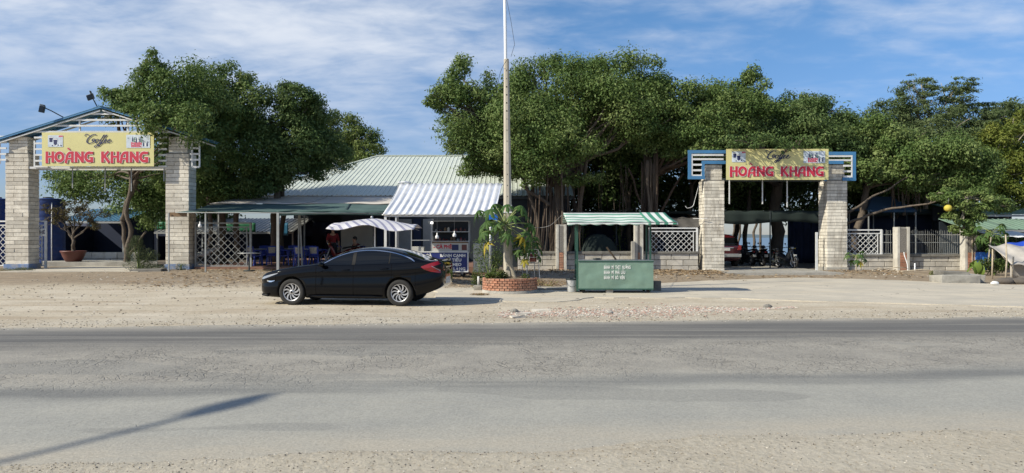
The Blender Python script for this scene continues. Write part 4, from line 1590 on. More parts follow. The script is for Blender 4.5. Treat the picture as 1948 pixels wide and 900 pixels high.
# ------------------------------------------------------------------ cars
class CarBody:
    """lofted body: x runs from nose to tail, y to the side, z up; tables give the lines of the car"""
    def __init__(self, top, belt, hw, bot, tumble=0.42, bulge=1.0):
        self.top, self.belt, self.hw, self.bot, self.tumble, self.bulge = top, belt, hw, bot, tumble, bulge
        self.x0, self.x1 = top[0][0], top[-1][0]

    def t(self, x): return sinterp(self.top, x)
    def bl(self, x): return sinterp(self.belt, x)
    def w(self, x): return sinterp(self.hw, x)
    def b(self, x): return sinterp(self.bot, x)

    def side(self, x, z):
        """half width of the body at height z"""
        w, bl, tp, bo = self.w(x), self.bl(x), self.t(x), self.b(x)
        if z >= bl:
            s = min(1.0, (z - bl) / max(1e-4, tp - bl))
            inset = self.tumble * (z - bl) + 0.035 * sst(0, 0.12, z - bl)
            return max(0.0, (w - inset)) * max(0.0, 1 - s ** 7) ** (1 / 3.2)
        t = (bl - z) / max(1e-4, bl - bo)
        prof = [(0, 0), (0.08, 0.018), (0.19, 0.036), (0.25, 0.014), (0.55, 0.034), (0.78, 0.028), (0.86, 0.0), (0.93, -0.02), (1.0, -0.09)]
        return w + sinterp(prof, t) * self.bulge

    def section(self, x):
        bl, tp, bo = self.bl(x), self.t(x), self.b(x)
        pts = [(0.0, bo - 0.0)]
        pts.append((self.side(x, bo) * 0.6, bo))
        for t in (1.0, 0.93, 0.86, 0.78, 0.66, 0.52, 0.38, 0.28, 0.22, 0.16, 0.08, 0.0):
            z = bl - t * (bl - bo)
            pts.append((self.side(x, z), z))
        for s in (0.06, 0.14, 0.25, 0.4, 0.55, 0.7, 0.8, 0.88, 0.93, 0.965, 0.985):
            z = bl + s * (tp - bl)
            pts.append((self.side(x, z), z))
        pts.append((0.0, tp))
        return pts

    def body(self, name, mats, parent, wheels, wr, xs):
        rows = []
        for x in xs:
            half = self.section(x)
            loop = [(x, -y, z) for y, z in half] + [(x, y, z) for y, z in half[-2:0:-1]]
            rows.append(loop)
        n = len(rows[0])
        b = MB()
        b.add([p for r_ in rows for p in r_], [(i * n + k, i * n + (k + 1) % n, (i + 1) * n + (k + 1) % n, (i + 1) * n + k) for i in range(len(rows) - 1) for k in range(n)], 0, True)
        # close nose and tail towards a slightly proud centre
        for idx, dx in ((0, -0.025), (len(rows) - 1, 0.02)):
            c = Vector((0, 0, 0))
            for p in rows[idx]:
                c += Vector(p) / n
            o = len(b.v)
            b.v.append((c.x + dx, 0, c.z))
            for k in range(n):
                b.f.append([idx * n + k, idx * n + (k + 1) % n, o])
                b.mi.append(0); b.sm.append(True)
        o = b.build(name, mats, parent)
        cut = []
        for wx in wheels:
            for s in (-1, 1):
                c = MB()
                c.cyl((wx, s * 0.58, 0.33), (wx, s * 1.2, 0.33), wr + 0.052, 32)
                k = c.build('arch_cutter', mats[1])
                k.parent = parent
                cut.append(k)
        for k in cut:
            md = o.modifiers.new('arch', 'BOOLEAN')
            md.operation = 'DIFFERENCE'
            md.object = k
            md.solver = 'EXACT'
            md.material_mode = 'TRANSFER'
        bpy.context.view_layer.update()
        dg = bpy.context.evaluated_depsgraph_get()
        me = bpy.data.meshes.new_from_object(o.evaluated_get(dg))
        o.modifiers.clear()
        o.data = me
        for k in cut:
            bpy.data.objects.remove(k)
        return o

    def patch(self, name, m, parent, x0, x1, zlo, zhi, nu=14, nv=5, off=0.006, sides=(-1, 1), smooth=True, thick=0.0, label=None):
        """a panel lying on the flank between two lines zlo(x), zhi(x)"""
        out = []
        for s in sides:
            b = MB()
            def fn(u, v):
                x = lerp(x0, x1, u)
                z = lerp(zlo(x), zhi(x), v)
                return (x, s * (self.side(x, z) + off), z)
            b.grid(fn, nu, nv, 0, smooth, flip=s > 0)
            if thick:
                pass
            out.append(b.build(name, m, parent, fixn=False, solid=thick))
            if label:
                out[-1]['label'] = label
        return out

    def deck(self, name, m, parent, x0, x1, yw, nu=12, nv=10, off=0.006):
        """a panel lying on the upper skin (windscreen, rear window)"""
        b = MB()
        def fn(u, v):
            x = lerp(x0, x1, u)
            y = lerp(-yw(x), yw(x), v)
            # invert side(): find z with side(x, z) = |y|
            lo, hi = self.bl(x), self.t(x)
            for _ in range(24):
                mid = (lo + hi) / 2
                if self.side(x, mid) > abs(y):
                    lo = mid
                else:
                    hi = mid
            d = self.t(x + 0.01) - self.t(x - 0.01)
            nrm = Vector((-d, 0, 0.02)).normalized() * off
            return (x + nrm.x, y, (lo + hi) / 2 + nrm.z)
        b.grid(fn, nu, nv, 0, True)
        return b.build(name, m, parent, fixn=False)


def make_wheel(parent, x, y, z, r, rim_r, s, swirl=True, spin=0.0, wid=0.205):
    """wheel whose outer face looks along s * Y"""
    b = MB()
    w = wid / 2
    prof = [(rim_r, -w * 0.9), (rim_r + 0.012, -w), (r - 0.02, -w * 0.98), (r - 0.004, -w * 0.8), (r, -w * 0.5), (r, w * 0.5), (r - 0.004, w * 0.8), (r - 0.02, w * 0.98), (rim_r + 0.012, w), (rim_r, w * 0.9)]
    b.lathe(prof, 40, axis='Y')
    tyre = b.build('tyre', M['rubber'], parent, (x, y, z))
    b = MB()
    f = s * w * 0.82            # plane of the rim face
    b.lathe([(rim_r, -w * 0.9), (rim_r - 0.004, s * w * 0.2), (0.0, s * w * 0.2)] if s > 0 else [(rim_r, w * 0.9), (rim_r - 0.004, -w * 0.2), (0.0, -w * 0.2)], 40, axis='Y', mi=1)
    b.lathe([(rim_r + 0.004, f), (rim_r - 0.018, f * 1.04), (rim_r - 0.022, f * 0.8)], 40, axis='Y', mi=0)
    n = 10 if swirl else 5
    for k in range(n):
        a0 = 2 * PI * k / n + spin
        L, Rr = [], []
        for i in range(7):
            t = i / 6
            rr = lerp(0.045, rim_r - 0.014, t)
            tw = (0.55 * t * t - 0.1 * t) * (-s) if swirl else 0
            hw = lerp(0.24, 0.088, t ** 0.6) if swirl else lerp(0.4, 0.18, t)
            hw = hw * (0.8 if (k % 2 or not swirl) else 1.15)
            L.append((rr, a0 + tw - hw)); Rr.append((rr, a0 + tw + hw))
        vs = [(q * math.cos(a), f * (0.86 + 0.14 * q / rim_r), q * math.sin(a)) for q, a in L + Rr]
        vs += [(q * math.cos(a), f * 0.45, q * math.sin(a)) for q, a in L + Rr]
        m_ = len(L)
        fs = [(i, i + 1, m_ + i + 1, m_ + i) for i in range(m_ - 1)]
        fs += [(2 * m_ + i, i, i + 1, 2 * m_ + i + 1)[::1] for i in range(m_ - 1)]
        fs += [(m_ + i, 3 * m_ + i, 3 * m_ + i + 1, m_ + i + 1) for i in range(m_ - 1)]
        b.add(vs, fs, 0)
    b.lathe([(0.062, f * 0.6), (0.058, f * 0.97), (0.03, f * 1.0), (0.0, f * 1.0)], 20, axis='Y', mi=0)
    b.lathe([(0.03, f * 1.005), (0.028, f * 1.03), (0.0, f * 1.03)], 16, axis='Y', mi=1)
    return b.build('rim', [M['alloy'], M['black_plastic']], tyre, (0, 0, 0))


def stations(x0, x1, n, extra=()):
    xs = [lerp(x0, x1, i / n) for i in range(n + 1)] + list(extra)
    # denser at both ends
    xs += [x0 + d for d in (0.012, 0.03, 0.055)] + [x1 - d for d in (0.012, 0.03, 0.06)]
    return sorted(set(round(x, 4) for x in xs))


def make_sedan():
    top = [(-.93, .66), (-.90, .70), (-.84, .745), (-.7, .80), (-.4, .875), (0, .94), (.35, .99), (.58, 1.02), (.75, 1.095), (1.0, 1.215), (1.25, 1.315), (1.5, 1.38), (1.75, 1.412), (2.0, 1.422), (2.25, 1.41), (2.55, 1.37), (2.85, 1.285), (3.1, 1.192), (3.26, 1.13), (3.38, 1.106), (3.55, 1.10), (3.66, 1.10), (3.71, 1.06)]
    belt = [(-.93, .60), (-.90, .63), (-.8, .685), (-.4, .80), (0, .875), (.4, .925), (.6, .945), (1.0, .955), (1.5, .962), (2.2, .985), (2.8, 1.018), (3.2, 1.04), (3.5, 1.045), (3.66, 1.04), (3.71, 1.0)]
    hw = [(-.93, .44), (-.90, .53), (-.84, .63), (-.72, .735), (-.5, .80), (-.2, .835), (.2, .855), (.7, .868), (1.5, .872), (2.4, .872), (3.0, .85), (3.35, .80), (3.55, .755), (3.66, .70), (3.71, .64)]
    bot = [(-.93, .30), (-.90, .26), (-.8, .215), (-.6, .185), (0, .175), (2.8, .175), (3.1, .23), (3.3, .29), (3.5, .37), (3.64, .44), (3.71, .52)]
    c = CarBody(top, belt, hw, bot)
    t = thing('sedan', 'black four door sedan parked sideways on the dirt in front of the cafe', 'car', (0, 0, 0))
    c.body('body', [M['black_paint'], M['black_plastic']], t, (0, 2.70), .32, stations(-.93, 3.71, 64))
    # glass: one long side opening with dark pillars over it
    zt = [(0.80, 1.005), (1.0, 1.115), (1.2, 1.205), (1.45, 1.275), (1.7, 1.315), (1.95, 1.325), (2.2, 1.312), (2.5, 1.27), (2.75, 1.205), (2.95, 1.125), (3.02, 1.082)]
    zlo = lambda x: c.bl(x) + 0.028
    zhi = lambda x: max(zlo(x) + 0.004, sinterp(zt, x))
    for a, b_ in ((0.83, 1.505), (1.60, 2.42), (2.455, 3.0)):
        c.patch('side_window', M['tint_glass'], t, a, b_, zlo, zhi, 14, 6, 0.007)
    c.patch('door_pillar', M['black_plastic'], t, 1.51, 1.595, zlo, zhi, 3, 6, 0.009)
    c.patch('window_bar', M['black_plastic'], t, 2.424, 2.451, zlo, zhi, 2, 6, 0.010)
    # bright strip over the windows
    c.patch('window_trim', M['chrome'], t, 0.70, 3.06, lambda x: sinterp([(0.70, .965)] + [(p, q + 0.006) for p, q in zt] + [(3.06, 1.072)], x), lambda x: sinterp([(0.70, .972)] + [(p, q + 0.026 + (0.012 if p > 2.9 else 0)) for p, q in zt] + [(3.06, 1.086)], x), 48, 1, 0.013)
    yw = lambda x: max(0.05, c.side(x, c.bl(x)) - 0.06 - 0.40 * (c.t(x) - c.bl(x)) - 0.05)
    c.deck('windscreen', M['tint_glass'], t, .66, 1.36, yw)
    c.deck('rear_window', M['tint_glass'], t, 2.72, 3.34, yw)
    # door seams
    dz = lambda x: 0.30
    for x in (0.62, 1.555, 2.50):
        c.patch('door_seam', M['hole'], t, x, x + 0.009, (lambda q: 0.25) if x < 2 else (lambda q: 0.62), lambda q: c.bl(q) + 0.01, 1, 14, 0.0025)
    c.patch('door_seam', M['hole'], t, 0.63, 2.2, lambda q: 0.262, lambda q: 0.270, 20, 1, 0.0025)
    c.patch('bumper_seam', M['hole'], t, -.42, -.412, lambda q: 0.55, lambda q: 0.76, 1, 6, 0.0025)
    c.patch('bumper_seam', M['hole'], t, 3.08, 3.088, lambda q: 0.42, lambda q: 0.82, 1, 6, 0.0025)
    # sill blade that catches the light
    for s in (-1, 1):
        b = MB()
        pts = [(0.42, s * .865, .222), (0.7, s * .885, .232), (2.0, s * .885, .232), (2.28, s * .87, .225)]
        b.tube(pts, [.012, .020, .020, .012], 8)
        b.build('sill_blade', M['black_paint'], t)
    for x, z in ((1.37, .865), (2.33, .90)):
        for s in (-1, 1):
            b = MB()
            y = c.side(x, z)
            b.tube([(x - .10, s * (y + .004), z), (x - .07, s * (y + .036), z + .004), (x + .07, s * (y + .036), z + .008), (x + .10, s * (y + .004), z + .008)], [.012, .014, .014, .012], 8)
            b.build('door_handle', M['black_paint'], t)
    for s in (-1, 1):
        b = MB()
        b.ball((.80, s * .995, 1.005), (.085, .105, .062), 14)
        b.tube([(.80, s * .86, .965), (.79, s * .95, .985)], [.03, .024], 8)
        b.build('wing_mirror', M['black_paint'], t)
    # lamps
    hl_lo = lambda x: sinterp([(-.90, .60), (-.75, .635), (-.55, .70), (-.36, .77)], x)
    hl_hi = lambda x: sinterp([(-.90, .645), (-.75, .695), (-.55, .745), (-.36, .778)], x)
    c.patch('headlight', M['clear_lens'], t, -.885, -.36, hl_lo, hl_hi, 14, 4, 0.006)
    c.patch('turn_signal', M['chrome'], t, -.66, -.44, lambda x: sinterp([(-.66, .575), (-.56, .555), (-.44, .592)], x), lambda x: sinterp([(-.66, .605), (-.56, .590), (-.44, .60)], x), 8, 2, 0.008)
    b = MB()
    for s in (-1, 1):
        b.tube([(-.80, s * .60, .30), (-.845, s * .545, .36), (-.86, s * .53, .45)], .014, 8)
    b.build('fog_trim', M['chrome'], t)
    b = MB()
    b.tube([(-.62, -.80, .225), (-.84, -.62, .235), (-.955, -.3, .245), (-.975, 0, .245), (-.955, .3, .245), (-.84, .62, .235), (-.62, .80, .225)], .028, 8)
    b.build('front_lip', M['black_plastic'], t)
    b = MB()
    b.tube([(-.90, -.5, .60), (-.955, -.25, .605), (-.965, 0, .605), (-.955, .25, .605), (-.90, .5, .60)], .018, 8)
    b.build('grille_bar', M['chrome'], t)
    # claw shaped tail lamps wrapping the corner
    lo = lambda x: sinterp([(3.22, .945), (3.3, .885), (3.42, .84), (3.52, .822), (3.66, .80)], x)
    hi = lambda x: sinterp([(3.22, .955), (3.34, 1.00), (3.5, 1.055), (3.62, 1.082), (3.68, 1.085)], x)
    c.patch('tail_light', M['red_lens'], t, 3.22, 3.68, lo, hi, 14, 6, 0.008)
    c.patch('tail_light_lens', M['black_plastic'], t, 3.52, 3.69, lambda x: lerp(.955, .875, (x - 3.52) / .17), lambda x: lerp(.965, 1.02, (x - 3.52) / .17), 6, 3, 0.012)
    c.patch('tail_light_lens', M['clear_lens'], t, 3.47, 3.67, lambda x: lerp(.965, .845, (x - 3.47) / .2), lambda x: lerp(.975, .865, (x - 3.47) / .2), 6, 1, 0.014)
    b = MB()
    for s in (-1, 1):
        pts = [(s * .58, .84), (s * .40, .85), (s * .42, .88), (s * .55, .89), (s * .54, .98), (s * .58, .98)]
        b.prism([(y, z) for y, z in pts], 3.68, 3.722, plane='YZ')
    b.build('tail_light_claw', M['red_lens'], t)
    b = MB()
    b.box((3.722, 0, .93), (.03, .74, .028))
    b.build('boot_trim', M['chrome'], t)
    b = MB()
    b.box((3.705, 0, .60), (.03, .50, .16))
    b.build('licence_plate', M['plate'], t)
    b = MB()
    b.tube([(3.60, -.64, 1.10), (3.68, -.4, 1.118), (3.695, 0, 1.122), (3.68, .4, 1.118), (3.60, .64, 1.10)], .014, 8)
    b.build('boot_lip', M['black_paint'], t)
    b = MB()
    b.box((1.35, 0, .24), (2.0, 1.2, .12))
    b.box((2.7, 0, .30), (.1, 1.3, .08))
    b.box((0, 0, .30), (.1, 1.3, .08))
    b.build('underbody', M['black_plastic'], t)
    for x in (0, 2.70):
        for s in (-1, 1):
            make_wheel(t, x, s * .775, .318, .32, .218, s, True, 0.3 * x)
    return t


sedan = make_sedan()
# the near side wheels stand about 17.9 m away; the nose points a little further off
a_ = -R(6.0)
D_c = 17.93
xf, yf = PX(554, D_c + 0.14), D_c + 0.14
sedan.rotation_euler = (0, 0, a_)
off = Matrix.Rotation(a_, 3, 'Z') @ Vector((0, -.88, 0))
sedan.location = (xf - off.x, yf - off.y, 0.022)


def make_suv():
    top = [(0, 1.0), (.02, 1.05), (.25, 1.10), (.95, 1.16), (1.15, 1.22), (1.5, 1.48), (1.8, 1.62), (2.4, 1.68), (3.2, 1.68), (3.75, 1.63), (4.0, 1.55), (4.12, 1.42), (4.20, 1.20), (4.22, 1.05)]
    belt = [(0, .9), (1.0, 1.03), (2.0, 1.06), (3.5, 1.08), (4.22, 1.0)]
    hw = [(0, .62), (.1, .74), (.4, .84), (1.0, .88), (3.4, .88), (3.9, .85), (4.15, .80), (4.22, .74)]
    bot = [(0, .4), (.3, .3), (3.8, .3), (4.1, .38), (4.22, .45)]
    c = CarBody(top, belt, hw, bot, tumble=0.30)
    t = thing('suv', 'dark red suv parked nose in behind the gateway pillar', 'car', (0, 0, 0))
    c.body('body', [M['red_paint'], M['black_plastic']], t, (.85, 3.35), .36, stations(0, 4.22, 40))
    zlo = lambda x: c.bl(x) + .04
    zhi = lambda x: max(zlo(x) + .01, c.t(x) - .14)
    for a, b_ in ((1.55, 2.25), (2.33, 3.05), (3.13, 3.7)):
        c.patch('side_window', M['tint_glass'], t, a, b_, zlo, zhi, 8, 4, .008)
    b = MB()
    b.grid(lambda u, v: (lerp(4.235, 4.09, v), lerp(-.62, .62, u), lerp(1.10, 1.50, v)), 6, 4)
    b.build('rear_window', M['tint_glass'], t, solid=.02)
    for s in (-1, 1):
        b = MB()
        b.prism([(s * .60, .86), (s * .80, .88), (s * .80, 1.10), (s * .70, 1.12)], 4.18, 4.245, plane='YZ')
        b.build('tail_light', M['red_lens'], t)
    b = MB(); b.box((4.24, 0, .90), (.02, .44, .14)); b.build('licence_plate', M['plate'], t)
    b = MB(); b.box((4.245, 0, .98), (.02, .8, .03)); b.build('boot_trim', M['chrome'], t)
    b = MB(); b.box((4.22, 0, .58), (.14, 1.62, .17)); b.build('rear_bumper', M['grey_steel'], t, bevel=.03)
    b = MB(); b.box((4.28, 0, .66), (.03, 1.3, .03)); b.build('bumper_trim', M['chrome'], t)
    b = MB(); b.box((2.1, 0, .36), (3.4, 1.3, .14)); b.build('underbody', M['black_plastic'], t)
    for s in (-1, 1):
        b = MB(); b.ball((1.5, s * .98, 1.14), (.07, .11, .08), 12); b.build('wing_mirror', M['red_paint'], t)
    for x in (.85, 3.35):
        for s in (-1, 1):
            make_wheel(t, x, s * .78, .345, .35, .22, s, False, .2, .22)
    return t


suv = make_suv()
suv.rotation_euler = (0, 0, -PI / 2 + R(3))
suv.location = (PX(1372, 37.6), 37.6 + 4.2, 0.15)


# ------------------------------------------------------------------ two wheelers
def make_bike(label, fairing, scooter=False, group=None):
    """underbone motorbike; x runs forward, the wheels stand on z = 0"""
    t = thing('motorbike', label, 'motorbike', (0, 0, 0), 0, group)
    r = 0.22 if scooter else 0.29
    wb = 1.22
    for x in (0, wb):
        b = MB()
        b.lathe([(r - .06, -.035), (r - .01, -.045), (r, -.02), (r, .02), (r - .01, .045), (r - .06, .035)], 26, axis='Y')
        w = b.build('tyre', M['rubber'], t, (x, 0, r))
        b = MB()
        b.lathe([(r - .055, -.03), (r - .07, -.02), (r - .07, .02), (r - .055, .03)], 26, axis='Y')
        for k in range(5):
            a = 2 * PI * k / 5
            b.bar((0.03 * math.cos(a), 0, .03 * math.sin(a)), ((r - .06) * math.cos(a), 0, (r - .06) * math.sin(a)), .03, .02)
        b.cyl((0, -.06, 0), (0, .06, 0), .04, 10)
        b.build('rim', M['alloy'], w)
    steer = Vector((wb - .24, 0, .93))
    b = MB()
    for s in (-1, 1):
        b.tube([(wb, s * .075, r), (wb - .09, s * .075, .55), (wb - .2, s * .07, .82)], .022, 8)
    b.build('fork', M['steel'], t)
    b = MB()
    b.grid(lambda u, v: (wb + (r + .03) * math.cos(lerp(.2, 2.5, u)), lerp(-.07, .07, v), r + (r + .03) * math.sin(lerp(.2, 2.5, u)) + .012 * math.sin(v * PI)), 10, 4)
    b.build('front_mudguard', fairing, t, solid=.008)
    b = MB()
    b.tube([(wb - .30, -.36, 1.0), (wb - .22, -.22, 1.01), (wb - .22, 0, .97), (wb - .22, .22, 1.01), (wb - .30, .36, 1.0)], .014, 8)
    for s in (-1, 1):
        b.tube([(wb - .27, s * .28, 1.005), (wb - .31, s * .39, .998)], .020, 8)
    hb = b.build('handlebar', M['dark_steel'], t)
    for s in (-1, 1):
        b = MB()
        b.tube([(wb - .23, s * .24, 1.01), (wb - .23, s * .30, 1.16)], .007, 6)
        b.ball((wb - .24, s * .32, 1.19), (.018, .055, .038), 10)
        b.build('mirror', M['black_plastic'], hb)
    b = MB()
    b.ball((wb - .17, 0, .99), (.10, .13, .09), 14)
    b.build('front_cowl', fairing, t)
    b = MB()
    b.ball((wb - .095, 0, .985), (.035, .085, .055), 12)
    b.build('headlight', M['clear_lens'], t)
    b = MB()
    for s in (-1, 1):
        b.ball((wb - .12, s * .15, .96), (.03, .03, .02), 8)
    b.build('turn_signal', M['lantern'], t)
    # leg shield and body shell
    b = MB()
    sec = [(wb - .10, .9, .10), (wb - .20, .70, .19), (wb - .26, .50, .22), (wb - .36, .32, .17)]
    b.grid(lambda u, v: (sinterp([(i / 3, q[0]) for i, q in enumerate(sec)], v) - .14 * (2 * u - 1) ** 2, (2 * u - 1) * sinterp([(i / 3, q[2]) for i, q in enumerate(sec)], v), sinterp([(i / 3, q[1]) for i, q in enumerate(sec)], v)), 8, 8)
    b.build('leg_shield', fairing, t, solid=.012)
    b = MB()
    def shell(u, v):
        x = lerp(wb - .42, -.32, u)
        zt = sinterp([(-.32, .80), (0, .75), (.3, .72), (.5, .60), (wb - .42, .56)], x)
        zb = sinterp([(-.32, .72), (0, .55), (.3, .36 if scooter else .42), (wb - .42, .32)], x)
        wd = sinterp([(-.32, .06), (0, .13), (.3, .15), (wb - .42, .07)], x)
        a = 2 * PI * v
        return (x, wd * math.sin(a), (zt + zb) / 2 + (zt - zb) / 2 * math.cos(a))
    b.grid(shell, 12, 14)
    b.build('body_shell', fairing, t)
    b = MB()
    if scooter:
        b.box((wb - .52, 0, .30), (.42, .30, .07))
    b.box((.42, 0, .28), (.5, .20, .22))
    b.tube([(-.02, .12, r), (.35, .12, .30)], .03, 8)
    b.tube([(.5, -.12, .24), (.2, -.16, .24), (-.28, -.18, .34)], [.02, .03, .045], 10)
    for s in (-1, 1):
        b.tube([(-.02, s * .11, r), (-.06, s * .12, .62)], .022, 8)
    b.tube([(.30, .12, .22), (.22, .26, 0.0)], .012, 6)
    b.build('engine', M['dark_steel'], t)
    b = MB()
    b.grid(lambda u, v: (lerp(.50, -.30, u), .14 * (1 - .4 * abs(2 * u - 1) ** 3) * math.cos(PI * (1 - v)), sinterp([(0, .73), (.3, .78), (.55, .80), (1, .85)], u) + .055 * math.sin(PI * v)), 10, 8)
    b.build('seat', M['seat_black'], t, solid=.02)
    b = MB()
    b.tube([(-.12, -.12, .84), (-.34, -.11, .90), (-.38, 0, .91), (-.34, .11, .90), (-.12, .12, .84)], .014, 8)
    b.build('grab_rail', M['steel'], t)
    b = MB()
    b.ball((-.33, 0, .74), (.04, .09, .05), 10)
    b.build('tail_light', M['red_lens'], t)
    b = MB()
    b.bar((-.28, 0, .68), (-.40, 0, .44), .16, .012, up=(1, 0, 0))
    mg = b.build('rear_mudguard', M['black_plastic'], t)
    b = MB()
    b.bar((-.36, 0, .60), (-.41, 0, .47), .19, .008, up=(1, 0, 0))
    b.build('licence_plate', M['plate'], mg)
    return t


bike = make_bike('dark motorbike with pale front plate parked closest to the gateway opening, wheel turned out', M['bike_dark'])
bike['group'] = 'motorbikes parked inside the gateway'
b = MB(); b.box((1.33, 0, .62), (.012, .17, .12), ry=R(-20)); b.build('front_plate', M['plate'], bike)
bike.rotation_euler = (0, 0, R(-75))
bike.location = (PX(1495, 36.5) - .1, 37.2, 0.15)
for px, D, rz, lab in ((1477, 38.2, 100, 'dark motorbike second along from the opening, bright mirror above its seat'),
                       (1457, 38.8, 96, 'dark motorbike third along from the gateway opening'),
                       (1434, 39.2, 100, 'dark motorbike at the end of the row, beside the red suv'),
                       (1416, 40.6, 84, 'shadowed motorbike close against the red suv')):
    dup(bike, (PX(px, D), D + .45, 0.15), R(rz), lab)
scoot = make_bike('white scooter parked behind the pale lattice gate', M['bike_white'], True)
scoot.rotation_euler = (0, 0, R(-128))
scoot.location = (PX(396, 32.9), 33.2, 0.42)
rb = make_bike('black and red motorbike beside the person in the red shirt', M['bike_red'], False)
rb.rotation_euler = (0, 0, R(-160))
rb.location = (PX(668, 32.0), 32.6, 0.42)


# ------------------------------------------------------------------ green food cart
def green_cart():
    x0, x1 = PX(1101, 21.65), PX(1243, 21.65)
    W, Dp, zb, zt = x1 - x0, 0.85, 0.115, 0.935
    t = thing('food_cart', 'sage green street food cart with stencilled menu and striped canopy', 'food cart', ((x0 + x1) / 2, 21.65 + Dp / 2, 0.045), 0)
    hx, hy = W / 2, Dp / 2
    b = MB()
    # dented sheet metal skin
    def dent(u, v):
        x = (u - .5) * W
        z = lerp(zb, zt, v)
        d = .020 * mnoise.noise(Vector((x * 2.2, z * 3.1, 4))) + .009 * mnoise.noise(Vector((x * 6, z * 6, 1)))
        e = min(u, 1 - u, v, 1 - v)
        return (x, -hy + d * sst(0, .12, e), z)
    b.grid(dent, 40, 16)
    b.box((0, .02, (zb + zt) / 2), (W - .02, Dp - .06, zt - zb - .02))
    for s in (-1, 1):
        b.grid(lambda u, v, s=s: (s * hx + s * .006 * mnoise.noise(Vector((u * 4, v * 4, 7 + s))), (u - .5) * Dp, lerp(zb, zt, v)), 10, 8)
    b.build('cart_box', M['cart_green'], t)
    for y in (-hy - .006, hy + .006):
        for z in (zb, zt):
            beam(t, 'trim_rail', (-hx - .01, y, z), (hx + .01, y, z), .03, .035, M['cart_dark'], up=(0, 0, 1))
    b = MB()
    b.box((0, 0, zt + .012), (W + .02, Dp + .02, .025), jit=.004)
    b.build('work_top', M['steel'], t)
    for x, y in ((-hx - .035, -hy + .10), (hx - .08, -hy + .06), (-hx - .02, hy), (hx - .05, hy)):
        beam(t, 'canopy_post', (x, y, .05), (x, y, 2.05), .05, .05, M['cart_dark'], up=(0, 1, 0))
    for s in (-1, 1):
        for y in (-hy + .08, hy - .08):
            b = MB()
            b.box((0, 0, .04), (.09, .06, .05))
            b.bar((-.03, 0, .05), (-.01, 0, -.03), .012, .04)
            b.bar((.03, 0, .05), (.01, 0, -.03), .012, .04)
            c = b.build('caster', M['steel'], t, (s * (hx - .14), y, .09))
            b = MB()
            b.lathe([(.0, -.018), (.055, -.018), (.06, 0), (.055, .018), (.0, .018)], 16, (0, 0, 0), axis='Y')
            b.build('caster_wheel', M['rubber'], c, (0, 0, -.03))
    # canopy: striped sheet over a ridge, a second piece with crosswise stripes at one end
    ridge, eave = 2.36, 2.06
    xl, xr = -hx - .36, hx + .66
    rl, rr = -hx - .42, hx + .42
    yf, yb = -hy - .28, hy + .25
    m1 = stripe_mat('green and white striped sheet', (0.74, 0.78, 0.75), (0.16, 0.38, 0.28), (0, 0.93, -0.36), .142, .42, .2)
    m2 = stripe_mat('green and white cross striped sheet', (0.76, 0.80, 0.77), (0.06, 0.27, 0.18), (0.97, 0.24, -.05), .24, .48, .1)
    def roof(xa, xb, ra, rb_, front, lift=0.0):
        def fn(u, v):
            xe, xr_ = lerp(xa, xb, u), lerp(ra, rb_, u)
            x = lerp(xe, xr_, v)
            y = lerp(yf if front else yb, 0, v)
            sag = .022 * math.sin(u * 17) * (1 - v) + .03 * math.sin(v * PI) * -1
            return (x, y, lerp(eave, ridge, v) + sag * .7 + lift)
        return fn
    b = MB()
    b.grid(roof(xl, hx - .12, rl, hx - .28, True), 30, 6)
    b.grid(lambda u, v: (lerp(xl, hx - .12, u), yf - .004, eave - .02 - .07 * v * (0.7 + .3 * math.sin(u * 40))), 40, 1)
    b.grid(lambda u, v: (lerp(xl, xl + .05, v), lerp(yf, -.1, u) , lerp(eave, ridge - .05, u) - .12 * v), 8, 2)
    b.build('canopy_sheet', m1, t, solid=.004)
    b = MB()
    b.grid(roof(hx - .20, xr, hx - .34, rr, True, .012), 12, 6)
    b.grid(lambda u, v: (lerp(hx - .20, xr, u), yf - .008, eave - .015 - .05 * v), 12, 1)
    b.build('canopy_sheet', m2, t, solid=.004)
    b = MB()
    b.grid(roof(xl - .05, xr - .1, rl, rr, False), 24, 5)
    b.build('canopy_sheet', m1, t, solid=.004)
    for y, z in ((yf + .03, eave - .01), (0, ridge - .03), (yb - .03, eave - .01)):
        beam(t, 'canopy_rail', (xl + .1, y, z), (xr - .35 if y == 0 else xr - .12, y, z), .03, .03, M['steel'], up=(0, 0, 1))
    for x in (xl + .12, -.4, hx - .1):
        for y in (yf + .03, yb - .03):
            beam(t, 'canopy_rafter', (x, y, eave - .01), (x, 0, ridge - .05), .025, .025, M['steel'], up=(0, 0, 1))
    for i, (txt, lx) in enumerate((('BÁNH  MÌ  THỊT  NƯỚNG', 0), ('BÁNH  MÌ  PHÁ  LẤU', 0), ('BÁNH  MÌ  BÒ  VIÊN', 0))):
        put_text(t, txt, .135, (-.36, -hy - .016, .71 - .15 * i), M['print_white'], bold=.0025, align='LEFT', spacing=1.1, xs=.46)
    b = MB()
    b.bar((0, 0, -.12), (-.30, .12, .30), .07, .04)
    b.build('prop_board', M['wood'], t, (.10, .05, zt + .1))
    b = MB()
    b.lathe([(.0, .03), (.12, .03), (.13, .05), (.10, .07), (0, .075)], 18)
    b.build('pan_lid', M['dark_steel'], t, (-.50, .1, zt))
    return t


green_cart()


def put_block(px, D, label, s, rz=0.0, m='concrete', z=0.045):
    b = MB()
    b.box((0, 0, s[2] / 2), s, jit=.008)
    o = b.build('concrete_block', M[m], None, (PX(px, D), D, z), bevel=.008)
    o.rotation_euler = (0, 0, rz)
    return tag(o, label, 'block', 'loose concrete blocks')


put_block(1159, 21.75, 'pale block wedged under the belly of the green cart', (.21, .16, .15), .1)
put_block(1250, 22.6, 'dark block standing behind the tail of the green cart', (.20, .20, .30), .1, 'coping')


